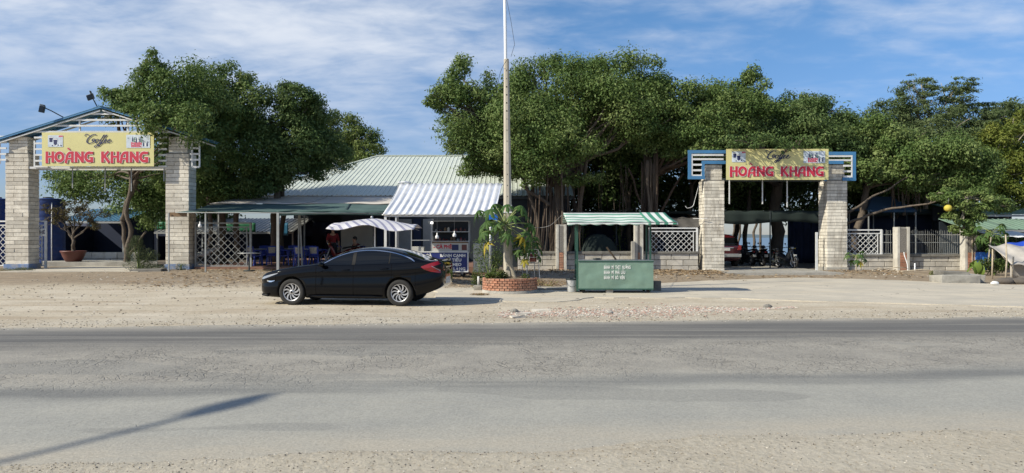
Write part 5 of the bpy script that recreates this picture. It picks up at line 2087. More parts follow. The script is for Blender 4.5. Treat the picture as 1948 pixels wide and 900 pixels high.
def bucket():
    t = thing('bucket', 'zinc bucket with dark rim and handle beside the green cart', 'bucket', (PX(1088, 22.0), 22.0, 0.045))
    b = MB()
    b.lathe([(0, .01), (.125, .01), (.13, .0), (.135, .02), (.165, .36), (.168, .38), (.160, .38), (.128, .03), (0, .03)], 28)
    b.build('pail', M['zinc'], t)
    b = MB()
    b.lathe([(.170, .365), (.185, .375), (.19, .40), (.175, .415), (.160, .40), (.160, .372)], 28)
    b.build('rim', M['dark_steel'], t)
    b = MB()
    b.tube([(.172 * math.cos(a), -.172 * math.sin(a) * .9 - .02, .34 - .17 * math.sin(a)) for a in [PI * i / 12 for i in range(13)]], .006, 6)
    b.build('handle', M['dark_steel'], t)
    return t


bucket()

# ------------------------------------------------------------------ leaves for broad-leaved plants
def lobed_leaf(r, size, droop=0.5, lobes=7, name='papaya_leaf'):
    """a deeply cut, palmate leaf: seven toothed lobes round the stalk, hanging at the tips"""
    b = MB()
    hue = []
    for k in range(lobes):
        a = R(lerp(-135, 135, k / (lobes - 1))) + r.uniform(-.06, .06)
        L = size * (1.0 - .32 * abs(k / (lobes - 1) - .5) * 2) * r.uniform(.9, 1.1)
        n = 5
        rows = []
        for i in range(n + 1):
            t = i / n
            wv = (.20 * math.sin(PI * min(1, t * 1.05 + .12)) ** .8 * (1 + .55 * (i % 2))) * L * .62
            z = -droop * L * t * t * .8
            c = (L * t * math.cos(a), L * t * math.sin(a), z)
            nx, ny = -math.sin(a), math.cos(a)
            rows.append(((c[0] + nx * wv - math.cos(a) * wv * .2, c[1] + ny * wv, c[2] - .25 * wv), (c[0], c[1], c[2] + .02 * L), (c[0] - nx * wv, c[1] - ny * wv, c[2] - .25 * wv)))
        vs = [p for row in rows for p in row]
        fs = []
        for i in range(n):
            o = 3 * i
            fs += [(o, o + 1, o + 4, o + 3), (o + 1, o + 2, o + 5, o + 4)]
        b.add(vs, fs, 0, False)
        hue += [r.random() * .5 + .25] * len(fs)
    me = b.mesh(name, M['papaya_leaf'])
    at = me.attributes.new('hue', 'FLOAT', 'FACE')
    at.data.foreach_set('value', hue)
    return me


def papaya(label, loc, trunk, nleaf, lsize, stalk, seed, fruits=0, yellow=(), r0=.075, elev=(-10, 55)):
    r = random.Random(seed)
    t = thing('papaya_tree', label, 'papaya tree', loc)
    pts = [Vector(p) for p in trunk]
    sm = catmull([tuple(p) for p in pts], 6)
    n = len(sm)
    b = MB()
    b.tube(sm, [r0 * lerp(1.0, .55, i / (n - 1)) * (1 + .08 * (i % 2)) for i in range(n)], 10)
    b.build('trunk', M['papaya_bark'], t)
    head = pts[-1]
    meshes = [lobed_leaf(random.Random(seed * 7 + i), lsize, .75 + .25 * i) for i in range(3)]
    ymesh = lobed_leaf(random.Random(seed * 7 + 9), lsize, .8)
    ymesh.materials[0] = M['papaya_yellow']
    for k in range(nleaf):
        a = 2.4 * k + r.uniform(-.35, .35)
        e = R(lerp(elev[1], elev[0], k / max(1, nleaf - 1)) + r.uniform(-10, 10))
        L = stalk * r.uniform(.75, 1.15)
        base = head + Vector((0, 0, -.25 * lsize * k / nleaf))
        d = Vector((math.cos(a) * math.cos(e), math.sin(a) * math.cos(e), math.sin(e)))
        tip = base + d * L
        mid = base + d * L * .5 + Vector((0, 0, .08 * L))
        b = MB()
        b.tube(catmull([tuple(base), tuple(mid), tuple(tip)], 4), [.016 * lsize / .4] * 4 + [.011 * lsize / .4] * 5, 6)
        b.build('stalk', M['stalk'], t)
        o = inst('leaf', ymesh if k in yellow else r.choice(meshes), t, tip, (r.uniform(-.3, .3), R(35) - e * .45 + r.uniform(-.15, .3), a), (1, 1, 1))
        if k in yellow:
            o['label'] = 'yellowing lobed leaf'
    for k in range(fruits):
        a = 2 * PI * k / fruits * 1.7
        z = head.z - .20 - .27 * k / fruits
        b = MB()
        s = r.uniform(.85, 1.15)
        b.lathe([(0, .13 * s), (.03 * s, .115 * s), (.055 * s, .05 * s), (.066 * s, -.03 * s), (.052 * s, -.09 * s), (.012 * s, -.135 * s), (0, -.14 * s)], 12)
        o = b.build('fruit', M['fruit'], t, (head.x + .11 * math.cos(a) * (1 - .3 * (k % 2)), head.y + .11 * math.sin(a) - .03, z))
        o.rotation_euler = (r.uniform(-.2, .2), r.uniform(-.2, .2), 0)
    return t


# ------------------------------------------------------------------ planter, pole and what grows there
PL = Vector((PX(970, 22.05), 22.05, 0.045))


def planter():
    t = thing('brick_planter', 'round red brick planter built round the foot of the concrete pole', 'planter', PL)
    Rr, H = 0.80, 0.44
    b = MB()
    b.lathe([(Rr - .02, -.05), (Rr - .02, H - .01), (Rr - .20, H - .01), (Rr - .20, 0)], 48)
    b.build('mortar_ring', M['brick_mortar'], t)
    b = MB()
    b.lathe([(Rr + .03, -.03), (Rr + .025, .07), (Rr - .03, .10)], 48)
    b.build('cement_skirt', M['concrete'], t)
    meshes = [brick_mesh('brick', 1.0, .07, 1.0, M['red_brick'], 90 + i) for i in range(3)]
    r = random.Random(9)
    rows, nb = 5, 34
    h = (H - .08) / rows
    for k in range(rows):
        for i in range(nb):
            a = 2 * PI * (i + .5 * (k % 2)) / nb
            L = 2 * PI * Rr / nb - .014
            rad = Rr - .022 + r.uniform(-.008, .010)
            inst('brick', r.choice(meshes), t, (rad * math.cos(a), rad * math.sin(a), .08 + h * (k + .5)), (r.uniform(-.03, .03), r.uniform(-.02, .02), a + PI / 2), (L * r.uniform(.93, 1.0), 1, h - .014))
    b = MB()
    b.lathe([(0, H + .04), (.3, H + .02), (.5, H - .02), (Rr - .19, H - .05)], 40)
    b.build('soil', M['soil'], t)
    return t


planter()


def utility_pole():
    x, y = PX(967, 22.05), 22.12
    t = thing('utility_pole', 'tall cast concrete pole with holes and a white pipe on top', 'utility pole', (x, y, 0.0))
    b = MB()
    H = PZ(112, 22.1)
    # tapered, nearly square shaft with chamfered corners
    def ring(z, w):
        c = w * .28
        hw = w / 2
        return [(-hw, -hw + c, z), (-hw + c, -hw, z), (hw - c, -hw, z), (hw, -hw + c, z), (hw, hw - c, z), (hw - c, hw, z), (-hw + c, hw, z), (-hw, hw - c, z)]
    lean = -.06
    zs = [0, 1, 2.5, 4, 5.5, H - .02, H]
    vs = []
    wd = lambda z: lerp(.29, .155, z / H)
    for z in zs:
        vs += [(px_ + lean * z / H, py_, pz_) for px_, py_, pz_ in ring(z, wd(z) - (.03 if z == H else 0))]
    fs = [(8 * i + k, 8 * i + (k + 1) % 8, 8 * i + 8 + (k + 1) % 8, 8 * i + 8 + k) for i in range(len(zs) - 1) for k in range(8)]
    fs.append(tuple(range(8 * len(zs) - 8, 8 * len(zs))))
    b.add(vs, fs)
    b.build('shaft', M['pole'], t, bevel=.01)
    hm = MB()
    hm.lathe([(.014, .012), (.014, -.001), (.0, -.001)], 12, axis='Y')
    me = hm.mesh('hole', M['hole'])
    z = 1.9
    k = 0
    while z < H - .2:
        w = wd(z)
        inst('hole', me, t, (lean * z / H, -w / 2 - .0025, z), (0, 0, 0), (1.5 if 5.2 < z < 6.4 else 1.0,) * 3)
        z += .33 if z < 5 else .24
        k += 1
    b = MB()
    b.tube([(lean, 0, H - .5), (lean - .02, 0, H), (lean - .07, 0, 10.4)], [.048, .048, .040], 14)
    b.build('pipe', M['white_pipe'], t)
    b = MB()
    b.lathe([(.078, 0), (.078, .05), (.066, .05)], 14, (lean, 0, H - .08))
    b.build('collar', M['steel'], t)
    for zz in (2.42, 2.62):
        b = MB()
        b.box((lean * zz / H, 0, zz), (wd(zz) + .012, wd(zz) + .012, .035))
        b.build('strap', M['white_pipe'], t)
    return t


utility_pole()
b = MB()
b.tube([P(962, -10, 22.0), P(972, 40, 22.0), P(979, 85, 22.0), P(972, 108, 22.05)], .006, 5)
tag(b.build('cable', M['dark_cable']), 'thin dark wire looping off the side of the white pole pipe', 'cable')
b = MB()
b.tube(catmull([tuple(P(966, 112, 22)), tuple(P(955, 130, 22.1)), tuple(P(948, 155, 24)), tuple(P(944, 190, 34))], 4), .007, 5)
tag(b.build('cable', M['dark_cable']), 'thin dark wire running from the pole top back into the banyan', 'cable')

papaya('fruiting papaya tree with curved trunk leaning on the concrete pole', PL + Vector((.16, -.25, .40)),
       [(0, 0, 0), (-.06, 0, .18), (-.19, -.01, .6), (-.27, 0, 1.1), (-.29, 0, 1.62)], 27, .38, .80, 3, 9, (24, 25, 26), .07, (-30, 48))
papaya('small papaya sapling with one yellow leaf beside the broken grey chair', PL + Vector((.50, .02, .38)),
       [(0, 0, 0), (.01, 0, .4), (.0, 0, .86)], 16, .27, .46, 5, 0, (15,), .03, (-25, 50))
papaya('knee high papaya seedling at the foot of the gateway pillar', (PX(1629, 33.0), 33.0, .12), [(0, 0, 0), (0, 0, .35), (-.02, 0, .72)], 9, .27, .40, 8, 0, (8,), .03, (-30, 30))
papaya('slender papaya tree in front of the blue barrel', (PX(1868, 32.0), 31.6, .10), [(0, 0, 0), (.06, 0, .9), (.16, 0, 1.75)], 15, .30, .60, 12, 0, (), .04, (-30, 35))
papaya('shorter papaya tree between the slender papaya and the bamboo stake', (PX(1893, 32.4), 32.6, .10), [(0, 0, 0), (.02, 0, .7), (-.05, 0, 1.45)], 13, .30, .55, 17, 0, (3,), .035, (-25, 40))


def leafy(name, label, cat, loc, blobs, n, size, material, seed, stems=4, aspect=.42, group=None, stem_m='stalk'):
    """shrub: several thin stems and a loose cloud of small folded leaves"""
    r = random.Random(seed)
    t = thing(name, label, cat, loc, 0, group)
    vs, fs, hue = [], [], []
    for _ in range(n):
        c, rad = r.choice(blobs)
        while True:
            d = Vector((r.uniform(-1, 1), r.uniform(-1, 1), r.uniform(-1, 1)))
            if d.length <= 1:
                break
        p = Vector(c) + Vector((d.x * rad[0], d.y * rad[1], d.z * rad[2]))
        if p.z < .03:
            p.z = .03
        a = r.uniform(0, 2 * PI)
        e = r.uniform(-.7, .9)
        L = size * r.uniform(.6, 1.3)
        f = Vector((math.cos(a) * math.cos(e), math.sin(a) * math.cos(e), math.sin(e)))
        sd_ = f.cross(Vector((r.uniform(-.4, .4), r.uniform(-.4, .4), 1))).normalized() * L * aspect
        o = len(vs)
        vs += [tuple(p - f * L * .5), tuple(p + sd_ * .5), tuple(p + f * L * .5 - Vector((0, 0, .1 * L))), tuple(p - sd_ * .5)]
        fs.append((o, o + 1, o + 2, o + 3))
        hue.append(r.random())
    me = bpy.data.meshes.new('foliage')
    me.from_pydata(vs, [], fs)
    me.materials.append(material)
    at = me.attributes.new('hue', 'FLOAT', 'FACE')
    at.data.foreach_set('value', hue)
    o = bpy.data.objects.new('foliage', me)
    COL.objects.link(o)
    o.parent = t
    for k in range(stems):
        c, rad = blobs[k % len(blobs)]
        b = MB()
        x, y = r.uniform(-.06, .06), r.uniform(-.06, .06)
        b.tube(catmull([(x, y, 0), (lerp(x, c[0], .5) + r.uniform(-.03, .03), lerp(y, c[1], .5), c[2] * .55), (c[0] + r.uniform(-.5, .5) * rad[0], c[1] + r.uniform(-.3, .3) * rad[1], c[2] + rad[2] * .5)], 4), [.012 + size * .08] * 4 + [.006 + size * .03] * 5, 6)
        b.build('stem', M[stem_m], t)
    return t


leafy('shrub', 'bushy green shrub on the near rim of the brick planter', 'shrub', PL + Vector((-.38, -.36, .40)), [((0, 0, .17), (.24, .22, .17)), ((.16, .05, .12), (.2, .18, .12)), ((-.2, 0, .1), (.16, .2, .1))], 750, .085, M['bush'], 31)
leafy('shrub', 'tall leafy shrub around the thin steel post behind the planter', 'shrub', (PX(925, 23.4), 23.5, .04), [((-.22, 0, .55), (.22, .2, .5)), ((.12, .1, .75), (.28, .22, .6)), ((.35, .15, .95), (.2, .2, .3)), ((-.35, 0, .3), (.15, .15, .3))], 1150, .085, M['bush'], 32, 7)
leafy('shrub', 'dark shrub growing up the wall behind the steel post', 'shrub', (PX(935, 27.0), 27.0, .04), [((0, 0, 1.1), (.6, .3, .9)), ((-.4, 0, 1.2), (.35, .25, .5))], 700, .10, M['ficus_dark'], 33, 6)
leafy('weed', 'small weed at the foot of the grey chair in the planter', 'weed', PL + Vector((.46, -.42, .38)), [((0, 0, .10), (.13, .1, .10))], 130, .08, M['bush'], 34, 3)
leafy('dry_weed', 'dry straw coloured weeds on the rim of the planter', 'weed', PL + Vector((-.62, -.28, .36)), [((0, 0, .12), (.12, .1, .13)), ((.15, -.1, .1), (.15, .1, .08))], 200, .09, M['dry_leaf'], 35, 4, .2)
leafy('dry_weed', 'tuft of dead grass lying on the concrete by the planter', 'weed', (PX(912, 20.9), 20.9, .045), [((0, 0, .02), (.28, .14, .03))], 260, .10, M['dry_leaf'], 36, 2, .15)
leafy('dry_weed', 'heap of dead twigs and grass behind the zinc bucket', 'weed', (PX(1050, 24.5), 24.6, .04), [((0, 0, .1), (.55, .4, .13)), ((-.5, .3, .12), (.3, .3, .15))], 800, .13, M['dry_leaf'], 37, 5, .14)

# steel post with blue sign behind the papaya, stub pipe on its block
t = thing('steel_post', 'thin galvanised post with a small blue sign behind papaya leaves', 'post', (PX(932, 24.2), 24.3, .02))
b = MB(); b.cyl((0, 0, 0), (.02, 0, 2.55), .034, 12); b.build('tube', M['steel'], t)
b = MB(); b.box((.11, -.03, 2.28), (.28, .015, .26)); b.build('sign_plate', M['barrel_blue'], t)
t = thing('pipe_stub', 'short steel pipe stub standing in a grey concrete foot', 'pipe stub', (PX(909, 22.9), 22.9, .045))
b = MB(); b.box((0, 0, .075), (.24, .22, .15), jit=.01); b.build('foot', M['concrete'], t, bevel=.012)
b = MB(); b.cyl((.02, 0, .15), (.02, 0, .42), .033, 14); b.build('pipe', M['white_steel'], t)


def metal_chair():
    t = thing('metal_chair', 'broken grey metal chair with red rag, standing in the planter', 'chair', PL + Vector((.62, .10, .42)), R(200))
    for sx in (-1, 1):
        b = MB()
        b.tube([(sx * .20, -.2, -.02), (sx * .19, -.17, .30), (sx * .18, -.12, .44)], .012, 8)
        b.build('leg', M['white_steel'], t)
        b = MB()
        b.tube(catmull([(sx * .20, .24, -.02), (sx * .19, .17, .42), (sx * .17, .22, .78), (sx * .10, .23, .85)], 4), .012, 8)
        b.build('leg', M['white_steel'], t)
    b = MB()
    b.grid(lambda u, v: ((u - .5) * .40, (v - .5) * .38, .44 + .012 * math.cos(v * 6)), 4, 6)
    b.build('seat', M['grey_steel'], t, solid=.012)
    for z in (.62, .74, .85):
        b = MB()
        b.tube([(-.17, .215, z), (0, .235, z), (.17, .215, z)], .009, 6)
        b.build('back_bar', M['white_steel'], t)
    b = MB()
    b.grid(lambda u, v: ((u - .5) * .22, .19 + .02 * math.sin(u * 8), .84 - .36 * v), 6, 4)
    b.build('rag', M['bike_red'], t, solid=.008)
    return t


metal_chair()

# ------------------------------------------------------------------ cafe building and its roofs
def ribbed_panel(b, u0, u1, fn, rib=.25, h=.028, base=0.0):
    """roof sheet between u0 and u1 with raised ribs; fn(u) -> (eave point, ridge point)"""
    us = []
    k = math.ceil((u0 - base) / rib)
    us.append((u0, 0))
    while base + k * rib < u1:
        c = base + k * rib
        for du, hh in ((-.045, 0), (-.02, h), (.02, h), (.045, 0)):
            if u0 < c + du < u1:
                us.append((c + du, hh))
        k += 1
    us.append((u1, 0))
    vs = []
    for u, hh in us:
        a, c = fn(u)
        vs.append((a[0], a[1], a[2] + hh)); vs.append((c[0], c[1], c[2] + hh))
    b.add(vs, [(2 * i, 2 * i + 2, 2 * i + 3, 2 * i + 1) for i in range(len(us) - 1)])


def building():
    Y0, Y1 = 38.0, 48.0
    ze, zr = PZ(372.5, Y0), PZ(297, Y1)
    xl, xr, xrl = PX(452, Y0), 3.2, PX(720, Y1)
    t = thing('cafe_building', 'cafe building with long pale green ribbed hip roof', 'building', (0, 0, 0))
    def fn(u):
        # the hip cuts the sheet on the far side
        v = 1.0 if u >= xrl else max(0.0, (u - xl) / (xrl - xl))
        return (u, Y0, ze), (u, lerp(Y0, Y1, v), lerp(ze, zr, v))
    u = xl
    k = 0
    while u < xr - .01:
        w = min(1.0, xr - u)
        b = MB()
        zo = .006 * (k % 2)
        ribbed_panel(b, u + .001, u + w + .02 * (u + w < xr), lambda q: tuple((p[0], p[1], p[2] + zo) for p in fn(q)))
        b.build('roof_panel', M['roof_green'], t, solid=.01)
        u += w
        k += 1
    b = MB()
    b.add([(xl, Y0, ze), (xrl, Y1, zr), (xl, Y1 * 2 - Y0, ze)], [(0, 1, 2)])
    b.add([(xl, Y1 * 2 - Y0, ze), (xrl, Y1, zr - .01), (xr, Y1, zr - .01), (xr, Y1 * 2 - Y0, ze)], [(0, 1, 2, 3)])
    b.build('rear_roof', M['roof_green'], t, solid=.01)
    b = MB()
    b.bar((xrl, Y1, zr + .03), (xr, Y1, zr + .03), .35, .05)
    b.build('ridge_cap', M['roof_green'], t)
    b = MB()
    b.bar((xl, Y0, ze + .04), (xrl, Y1, zr + .04), .22, .04)
    b.build('hip_cap', M['roof_green'], t)
    b = MB()
    b.bar((xl, Y0 + .02, ze - .10), (xr, Y0 + .02, ze - .10), .06, .14)
    b.build('gutter', M['dark_steel'], t)
    b = MB()
    b.box(((PX(640, 37) + 1.0) / 2 + 1.0, Y0 + .3, 1.9), (1.0 - PX(640, 37) + 2, .15, ze * 2 - 3.9))
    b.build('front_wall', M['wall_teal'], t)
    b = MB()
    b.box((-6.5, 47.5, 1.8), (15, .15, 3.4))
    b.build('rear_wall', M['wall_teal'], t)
    # cream wall panel with a doorway beside it, grey roller panels under the eave
    wx = lambda px: PX(px, 38.0)
    b = MB(); b.box(((wx(647) + wx(708)) / 2, Y0 + .2, 1.55), (wx(708) - wx(647), .04, 1.6)); b.build('wall_panel', M['wall_cream'], t)
    for a, c, m in ((716, 728, 'wall_navy'), (736, 752, 'wall_navy'), (757, 782, 'roof_grey'), (786, 800, 'wall_navy'), (804, 824, 'roof_grey')):
        b = MB(); b.box(((wx(a) + wx(c)) / 2, Y0 + .19, 1.5), (wx(c) - wx(a), .05, 2.2)); b.build('wall_panel', M[m], t)
    return t


building()


def dish():
    t = thing('satellite_dish', 'grey satellite dish tilted on the hip of the green roof', 'satellite dish', P(638, 312, 44.0))
    b = MB()
    b.lathe([(0, -.12), (.25, -.085), (.42, 0), (.44, 0.01), (.42, -.012), (.25, -.10), (0, -.135)], 24)
    o = b.build('reflector', M['dish'], t)
    o.rotation_euler = (R(58), R(28), R(75))
    b = MB(); b.tube([(0, 0, 0), (.05, .1, -.35), (.05, .1, -.75)], .03, 8); b.build('mast', M['steel'], t)
    b = MB(); b.tube([(-.12, -.3, -.2), (.35, -.35, .3)], .012, 6); b.build('feed_arm', M['steel'], t)
    return t


dish()


def sheet_roof():
    """flat fibre sheets in front of the eave, and the dark shade net slung below them"""
    t = thing('porch_roof', 'flat off white fibre sheet roof running below the green roof', 'porch roof', (0, 0, 0))
    yb, yf = 37.6, 34.6
    zb, zf = PZ(374.5, yb), PZ(387.5, yf)
    xs = [PX(398, yf), PX(578, yf), PX(752, yf)]
    xt = [PX(447, yb), PX(622, yb), PX(752, yb)]
    for i in range(2):
        b = MB()
        g = .03
        b.grid(lambda u, v: (lerp(lerp(xs[i] + g, xs[i + 1] - g, u), lerp(xt[i] + g, xt[i + 1] - g, u), v), lerp(yf, yb, v), lerp(zf, zb, v) + .02 * math.sin(u * 14) * (1 - v) - .05 * math.sin(v * PI)), 24, 6)
        b.build('fibre_sheet', M['sheet_white'], t, solid=.03)
    for x in (xs[0] + .4, xs[1], xs[2] - .3):
        beam(t, 'post', (x, yf + .1, .40), (x, yf + .1, zf - .04), .06, .06, M['grey_steel'], up=(0, 1, 0))
    for y, z in ((yf + .1, zf - .05), (yb - .1, zb - .06)):
        beam(t, 'rail', (xs[0], y, z), (xs[2], y, z), .05, .05, M['grey_steel'], up=(0, 0, 1))
    t = thing('shade_net', 'dark green shade net awning on grey posts over the cafe frontage', 'shade net', (0, 0, 0))
    Y0, Y1 = 29.2, 34.4
    zf0, zb0 = PZ(403.5, Y0), PZ(389, Y1)
    x0f, x1f = PX(334, Y0), PX(742, Y0)
    x0b, x1b = PX(396, Y1), PX(745, Y1)
    def net(a, c, lift, edge=0.0):
        def fn(u, v):
            q = lerp(a, c, u)
            x = lerp(lerp(x0f, x1f, q), lerp(x0b, x1b, q), v)
            sag = -.10 * math.sin(v * PI) - .035 * math.sin(q * 31) * (1 - v) ** 2 * .6 + .02 * math.sin(q * 13 + v * 5)
            return (x, lerp(Y0, Y1, v), lerp(zf0, zb0, v) + sag + lift - edge * (1 - v) ** 8)
        return fn
    for a, c, l_ in ((0, .47, .0), (.30, .78, .035), (.74, 1.0, .01)):
        b = MB()
        b.grid(net(a, c, l_), 30, 12)
        b.build('net_sheet', M['net_green'], t, solid=.006)
    b = MB()                                         # rolled front hem hanging in a shallow curve
    b.grid(lambda u, v: (lerp(lerp(x0f, x1f, .47), x1f, u), Y0 + .02 + .02 * math.sin(u * 20), zf0 + .10 - .20 * v + .05 * math.sin(u * PI) - .05), 30, 3)
    b.build('net_hem', M['net_green'], t, solid=.01)
    b = MB()
    b.tube([(x0f, Y0, zf0 - .02), (x1f, Y0, zf0 - .05)], .014, 8)
    b.build('front_rail', M['grey_steel'], t)
    gzf = lambda px: gz(PX(px, Y0), Y0)
    for px, w in ((320.5, .05), (390.5, .055), (528.5, .095)):
        beam(t, 'post', (PX(px, Y0), Y0 + .03, gzf(px) - .1), (PX(px + (0), Y0), Y0 + .03, zf0 - .03), w, w, M['grey_steel'], up=(0, 1, 0))
    for a, c in ((568, 570), (575.5, 571.5)):
        beam(t, 'post', (PX(a, 31.5), 31.5, .3), (PX(c, 31.5), 31.4, zf0 + .05), .06, .06, M['grey_steel'], up=(0, 1, 0))
    b = MB(); b.box((PX(338, 29.3), 29.35, PZ(408, 29.3)), (.65, .10, .16)); b.build('timber_packing', M['wood'], t)


sheet_roof()


# ------------------------------------------------------------------ kitchen stall under the striped awning
def awning():
    t = thing('striped_awning', 'white and blue striped plastic awning over the kitchen stall', 'awning', (0, 0, 0))
    Yf, Yb = 27.6, 30.8
    zf, zb = PZ(406, Yf), PZ(349, Yb)
    xf0, xf1, xb0, xb1 = PX(729, Yf), PX(942, Yf), PX(762, Yb), PX(955, Yb)
    m = stripe_mat('white and blue striped sheet', (0.80, 0.81, 0.83), (0.50, 0.55, 0.66), (1, -.10, 0), .262, .34, .1, trans=.12, soft=.12)
    b = MB()
    rib = lambda u: .020 * math.sin(u * 2 * PI * 16)
    b.grid(lambda u, v: (lerp(lerp(xf0, xf1, u), lerp(xb0, xb1, u), v), lerp(Yf, Yb, v), lerp(zf, zb, v) + rib(u) - .05 * math.sin(v * PI)), 128, 10)
    b.grid(lambda u, v: (lerp(xf0, xf1, u), Yf - .005, zf + rib(u) - .05 * v), 128, 1)
    b.build('awning_sheet', m, t, solid=.006)
    b = MB()
    b.tube([(xf0 - .05, Yf + .02, zf - .05), (xf1 + .05, Yf + .02, zf - .05)], .022, 8)
    b.tube([(xb0 - .05, Yb, zb - .03), (xb1 + .05, Yb, zb - .03)], .022, 8)
    b.tube([(xf0 + .03, Yf, zf - .04), (xb0, Yb, zb - .03)], .018, 8)
    b.tube([(xf1 - .03, Yf, zf - .04), (xb1, Yb, zb - .03)], .018, 8)
    b.build('frame', M['white_steel'], t)
    b = MB()
    b.tube([(xb0 - .1, Yb - .02, zb + .03), (xb0 + .2, Yb - .04, zb + .06), (xb0 + .45, Yb - .02, zb + .03)], .035, 8)
    b.build('rolled_edge', m, t)
    for px, w in ((732.5, .09), (752.5, .05)):
        beam(t, 'post', (PX(px, Yf), Yf + .1, .1), (PX(px, Yf), Yf + .1, zf - .05), w, w, M['white_steel'], up=(0, 1, 0))
    for px in (757, 935):
        beam(t, 'post', (PX(px, Yb), Yb, .1), (PX(px, Yb), Yb, zb - .05), .05, .05, M['steel'], up=(0, 1, 0))
    beam(t, 'rail', (PX(732, Yf), Yf + .1, zf - .10), (PX(930, Yf), Yf + .1, zf - .10), .04, .05, M['white_steel'], up=(0, 0, 1))
    return t


awning()


def stall():
    Y = 29.2
    t = thing('food_stall', 'kitchen stall with glass display cabinet and navy menu board', 'food stall', (0, Y, .08))
    lx = lambda px: PX(px, Y)
    lz = lambda py: PZ(py, Y) - .08
    # menu board along the front of the counter
    b = MB()
    x0, x1, z0, z1 = lx(786), lx(891), lz(516), lz(479)
    b.box(((x0 + x1) / 2, -.30, (z0 + z1) / 2), (x1 - x0, .03, z1 - z0))
    mb_ = b.build('menu_board', M['sign_blue'], t)
    for a, c in (((x0, z0), (x1, z0)), ((x0, z1), (x1, z1))):
        beam(mb_, 'board_frame', (a[0] - .02, -.31, a[1]), (c[0] + .02, -.31, c[1]), .05, .045, M['white_steel'], up=(0, 0, 1))
    for x in (x0, x1):
        beam(mb_, 'board_frame', (x, -.31, z0 + .022), (x, -.31, z1 - .022), .05, .045, M['white_steel'], up=(0, 1, 0))
    for txt, px, py in (('CƠM GÀ', 807, 486.2), ('BÁNH CANH', 862.5, 486.4), ('HỦ TIẾU', 863, 494.9), ('GIÒ HEO', 862, 503.2), ('CHÁO LÒNG', 862, 511.5)):
        put_text(mb_, txt, .155, (lx(px), -.325, lz(py + 1.9)), M['print_white'], bold=.007, spacing=1.05, xs=1.05)
    b = MB()
    b.box(((lx(786) + lx(893)) / 2, .15, lz(480) - .02), (lx(893) - lx(786), .8, .05))
    b.build('counter', M['steel'], t)
    b = MB()
    b.box(((lx(786) + lx(890)) / 2, .2, (lz(516) + lz(482)) / 2), (lx(890) - lx(786) - .1, .6, lz(482) - lz(516)))
    b.build('cupboard', M['dark_steel'], t)
    for px in (800, 880):
        for y in (-.15, .45):
            b = MB()
            b.lathe([(0, -.025), (.075, -.025), (.08, 0), (.075, .025), (0, .025)], 16, axis='Y')
            b.build('caster_wheel', M['rubber'], t, (lx(px), y, .085))
            b = MB(); b.box((lx(px), y, .21), (.06, .07, .14)); b.build('caster', M['steel'], t)
    # glass cabinet: frame, shelves, panes and the stock inside
    ax, cx = lx(822), lx(893)
    zc, zt = lz(480), lz(421)
    b = MB()
    for x in (ax, cx):
        for y in (-.25, .35):
            b.bar((x, y, zc), (x, y, zt), .035, .035, up=(0, 1, 0))
    for z in (zt, lz(459), lz(441)):
        for y in (-.25, .35):
            b.bar((ax, y, z), (cx, y, z), .03, .028, up=(0, 0, 1))
        b.bar((ax, -.25, z), (ax, .35, z), .028, .028)
        b.bar((cx, -.25, z), (cx, .35, z), .028, .028)
    b.build('cabinet_frame', M['steel'], t)
    b = MB()
    b.box(((ax + cx) / 2, .33, (zc + zt) / 2), (cx - ax, .02, zt - zc))
    b.build('cabinet_back', M['wall_teal'], t)
    for py in (441, 459):
        b = MB(); b.box(((ax + cx) / 2, .05, lz(py) - .02), (cx - ax - .05, .55, .012)); b.build('shelf', M['cabinet_glass'], t)
    r = random.Random(4)
    for py, n in ((441, 8), (459, 9)):
        for i in range(n):
            x = lerp(ax + .1, cx - .1, (i + .5) / n) + r.uniform(-.03, .03)
            hh = r.uniform(.10, .22)
            b = MB()
            b.lathe([(0, 0), (.045, 0), (.05, .02), (.05, hh * .7), (.025, hh * .9), (.025, hh), (0, hh)], 12)
            b.build('jar', r.choice([M['fridge'], M['wood'], M['bike_red'], M['roof_grey'], M['terracotta']]), t, (x, r.uniform(-.1, .2), lz(py) - .012))
    # white printed front of the cabinet: price card with red words and two pictures
    b = MB(); b.box(((ax + cx) / 2, -.265, (lz(478.5) + lz(462.5)) / 2), (cx - ax - .06, .012, lz(462.5) - lz(478.5))); pc = b.build('price_card', M['fridge'], t)
    put_text(pc, '- CÀ PHÊ', .20, ((ax * .70 + cx * .30), -.275, lz(472.5)), M['banner_red'], bold=.008, xs=.9)
    for px in (867, 884):
        b = MB(); b.box((lx(px), -.274, lz(470.5)), (.26 if px < 880 else .2, .006, .22)); b.build('picture', M['print_navy'] if px < 880 else M['terracotta'], pc)
    b = MB(); b.box(((ax + cx) / 2, -.272, lz(461)), (cx - ax - .08, .008, .06)); b.build('picture', M['wood'], pc)
    # side shelf with rail beside the cabinet
    beam(t, 'shelf_rail', (lx(784), -.2, lz(457)), (lx(821), -.2, lz(457)), .03, .03, M['steel'], up=(0, 0, 1))
    beam(t, 'shelf_rail', (lx(784), -.2, lz(480)), (lx(784), -.2, lz(432)), .035, .035, M['steel'], up=(0, 1, 0))
    b = MB(); b.box((lx(795), .1, lz(475)), (.5, .3, .24)); b.build('crate', M['fridge'], t, bevel=.015)
    return t


stall()


def hanging_bulb(px, py, D, label, lit=False, top=None):
    t = thing('hanging_lamp', label, 'lamp', P(px, py, D), 0, 'white lamps hung along the frontage')
    b = MB()
    b.lathe([(0, -.10), (.045, -.098), (.066, -.08), (.07, -.02), (.058, .02), (.03, .04), (.022, .07), (.02, .13), (0, .13)], 18)
    b.build('bulb', M['bulb_lit'] if lit else M['bulb'], t)
    b = MB()
    b.tube([(0, 0, .13), (0, .0, top if top else .5)], .006, 5)
    b.build('cord', M['cable'], t)


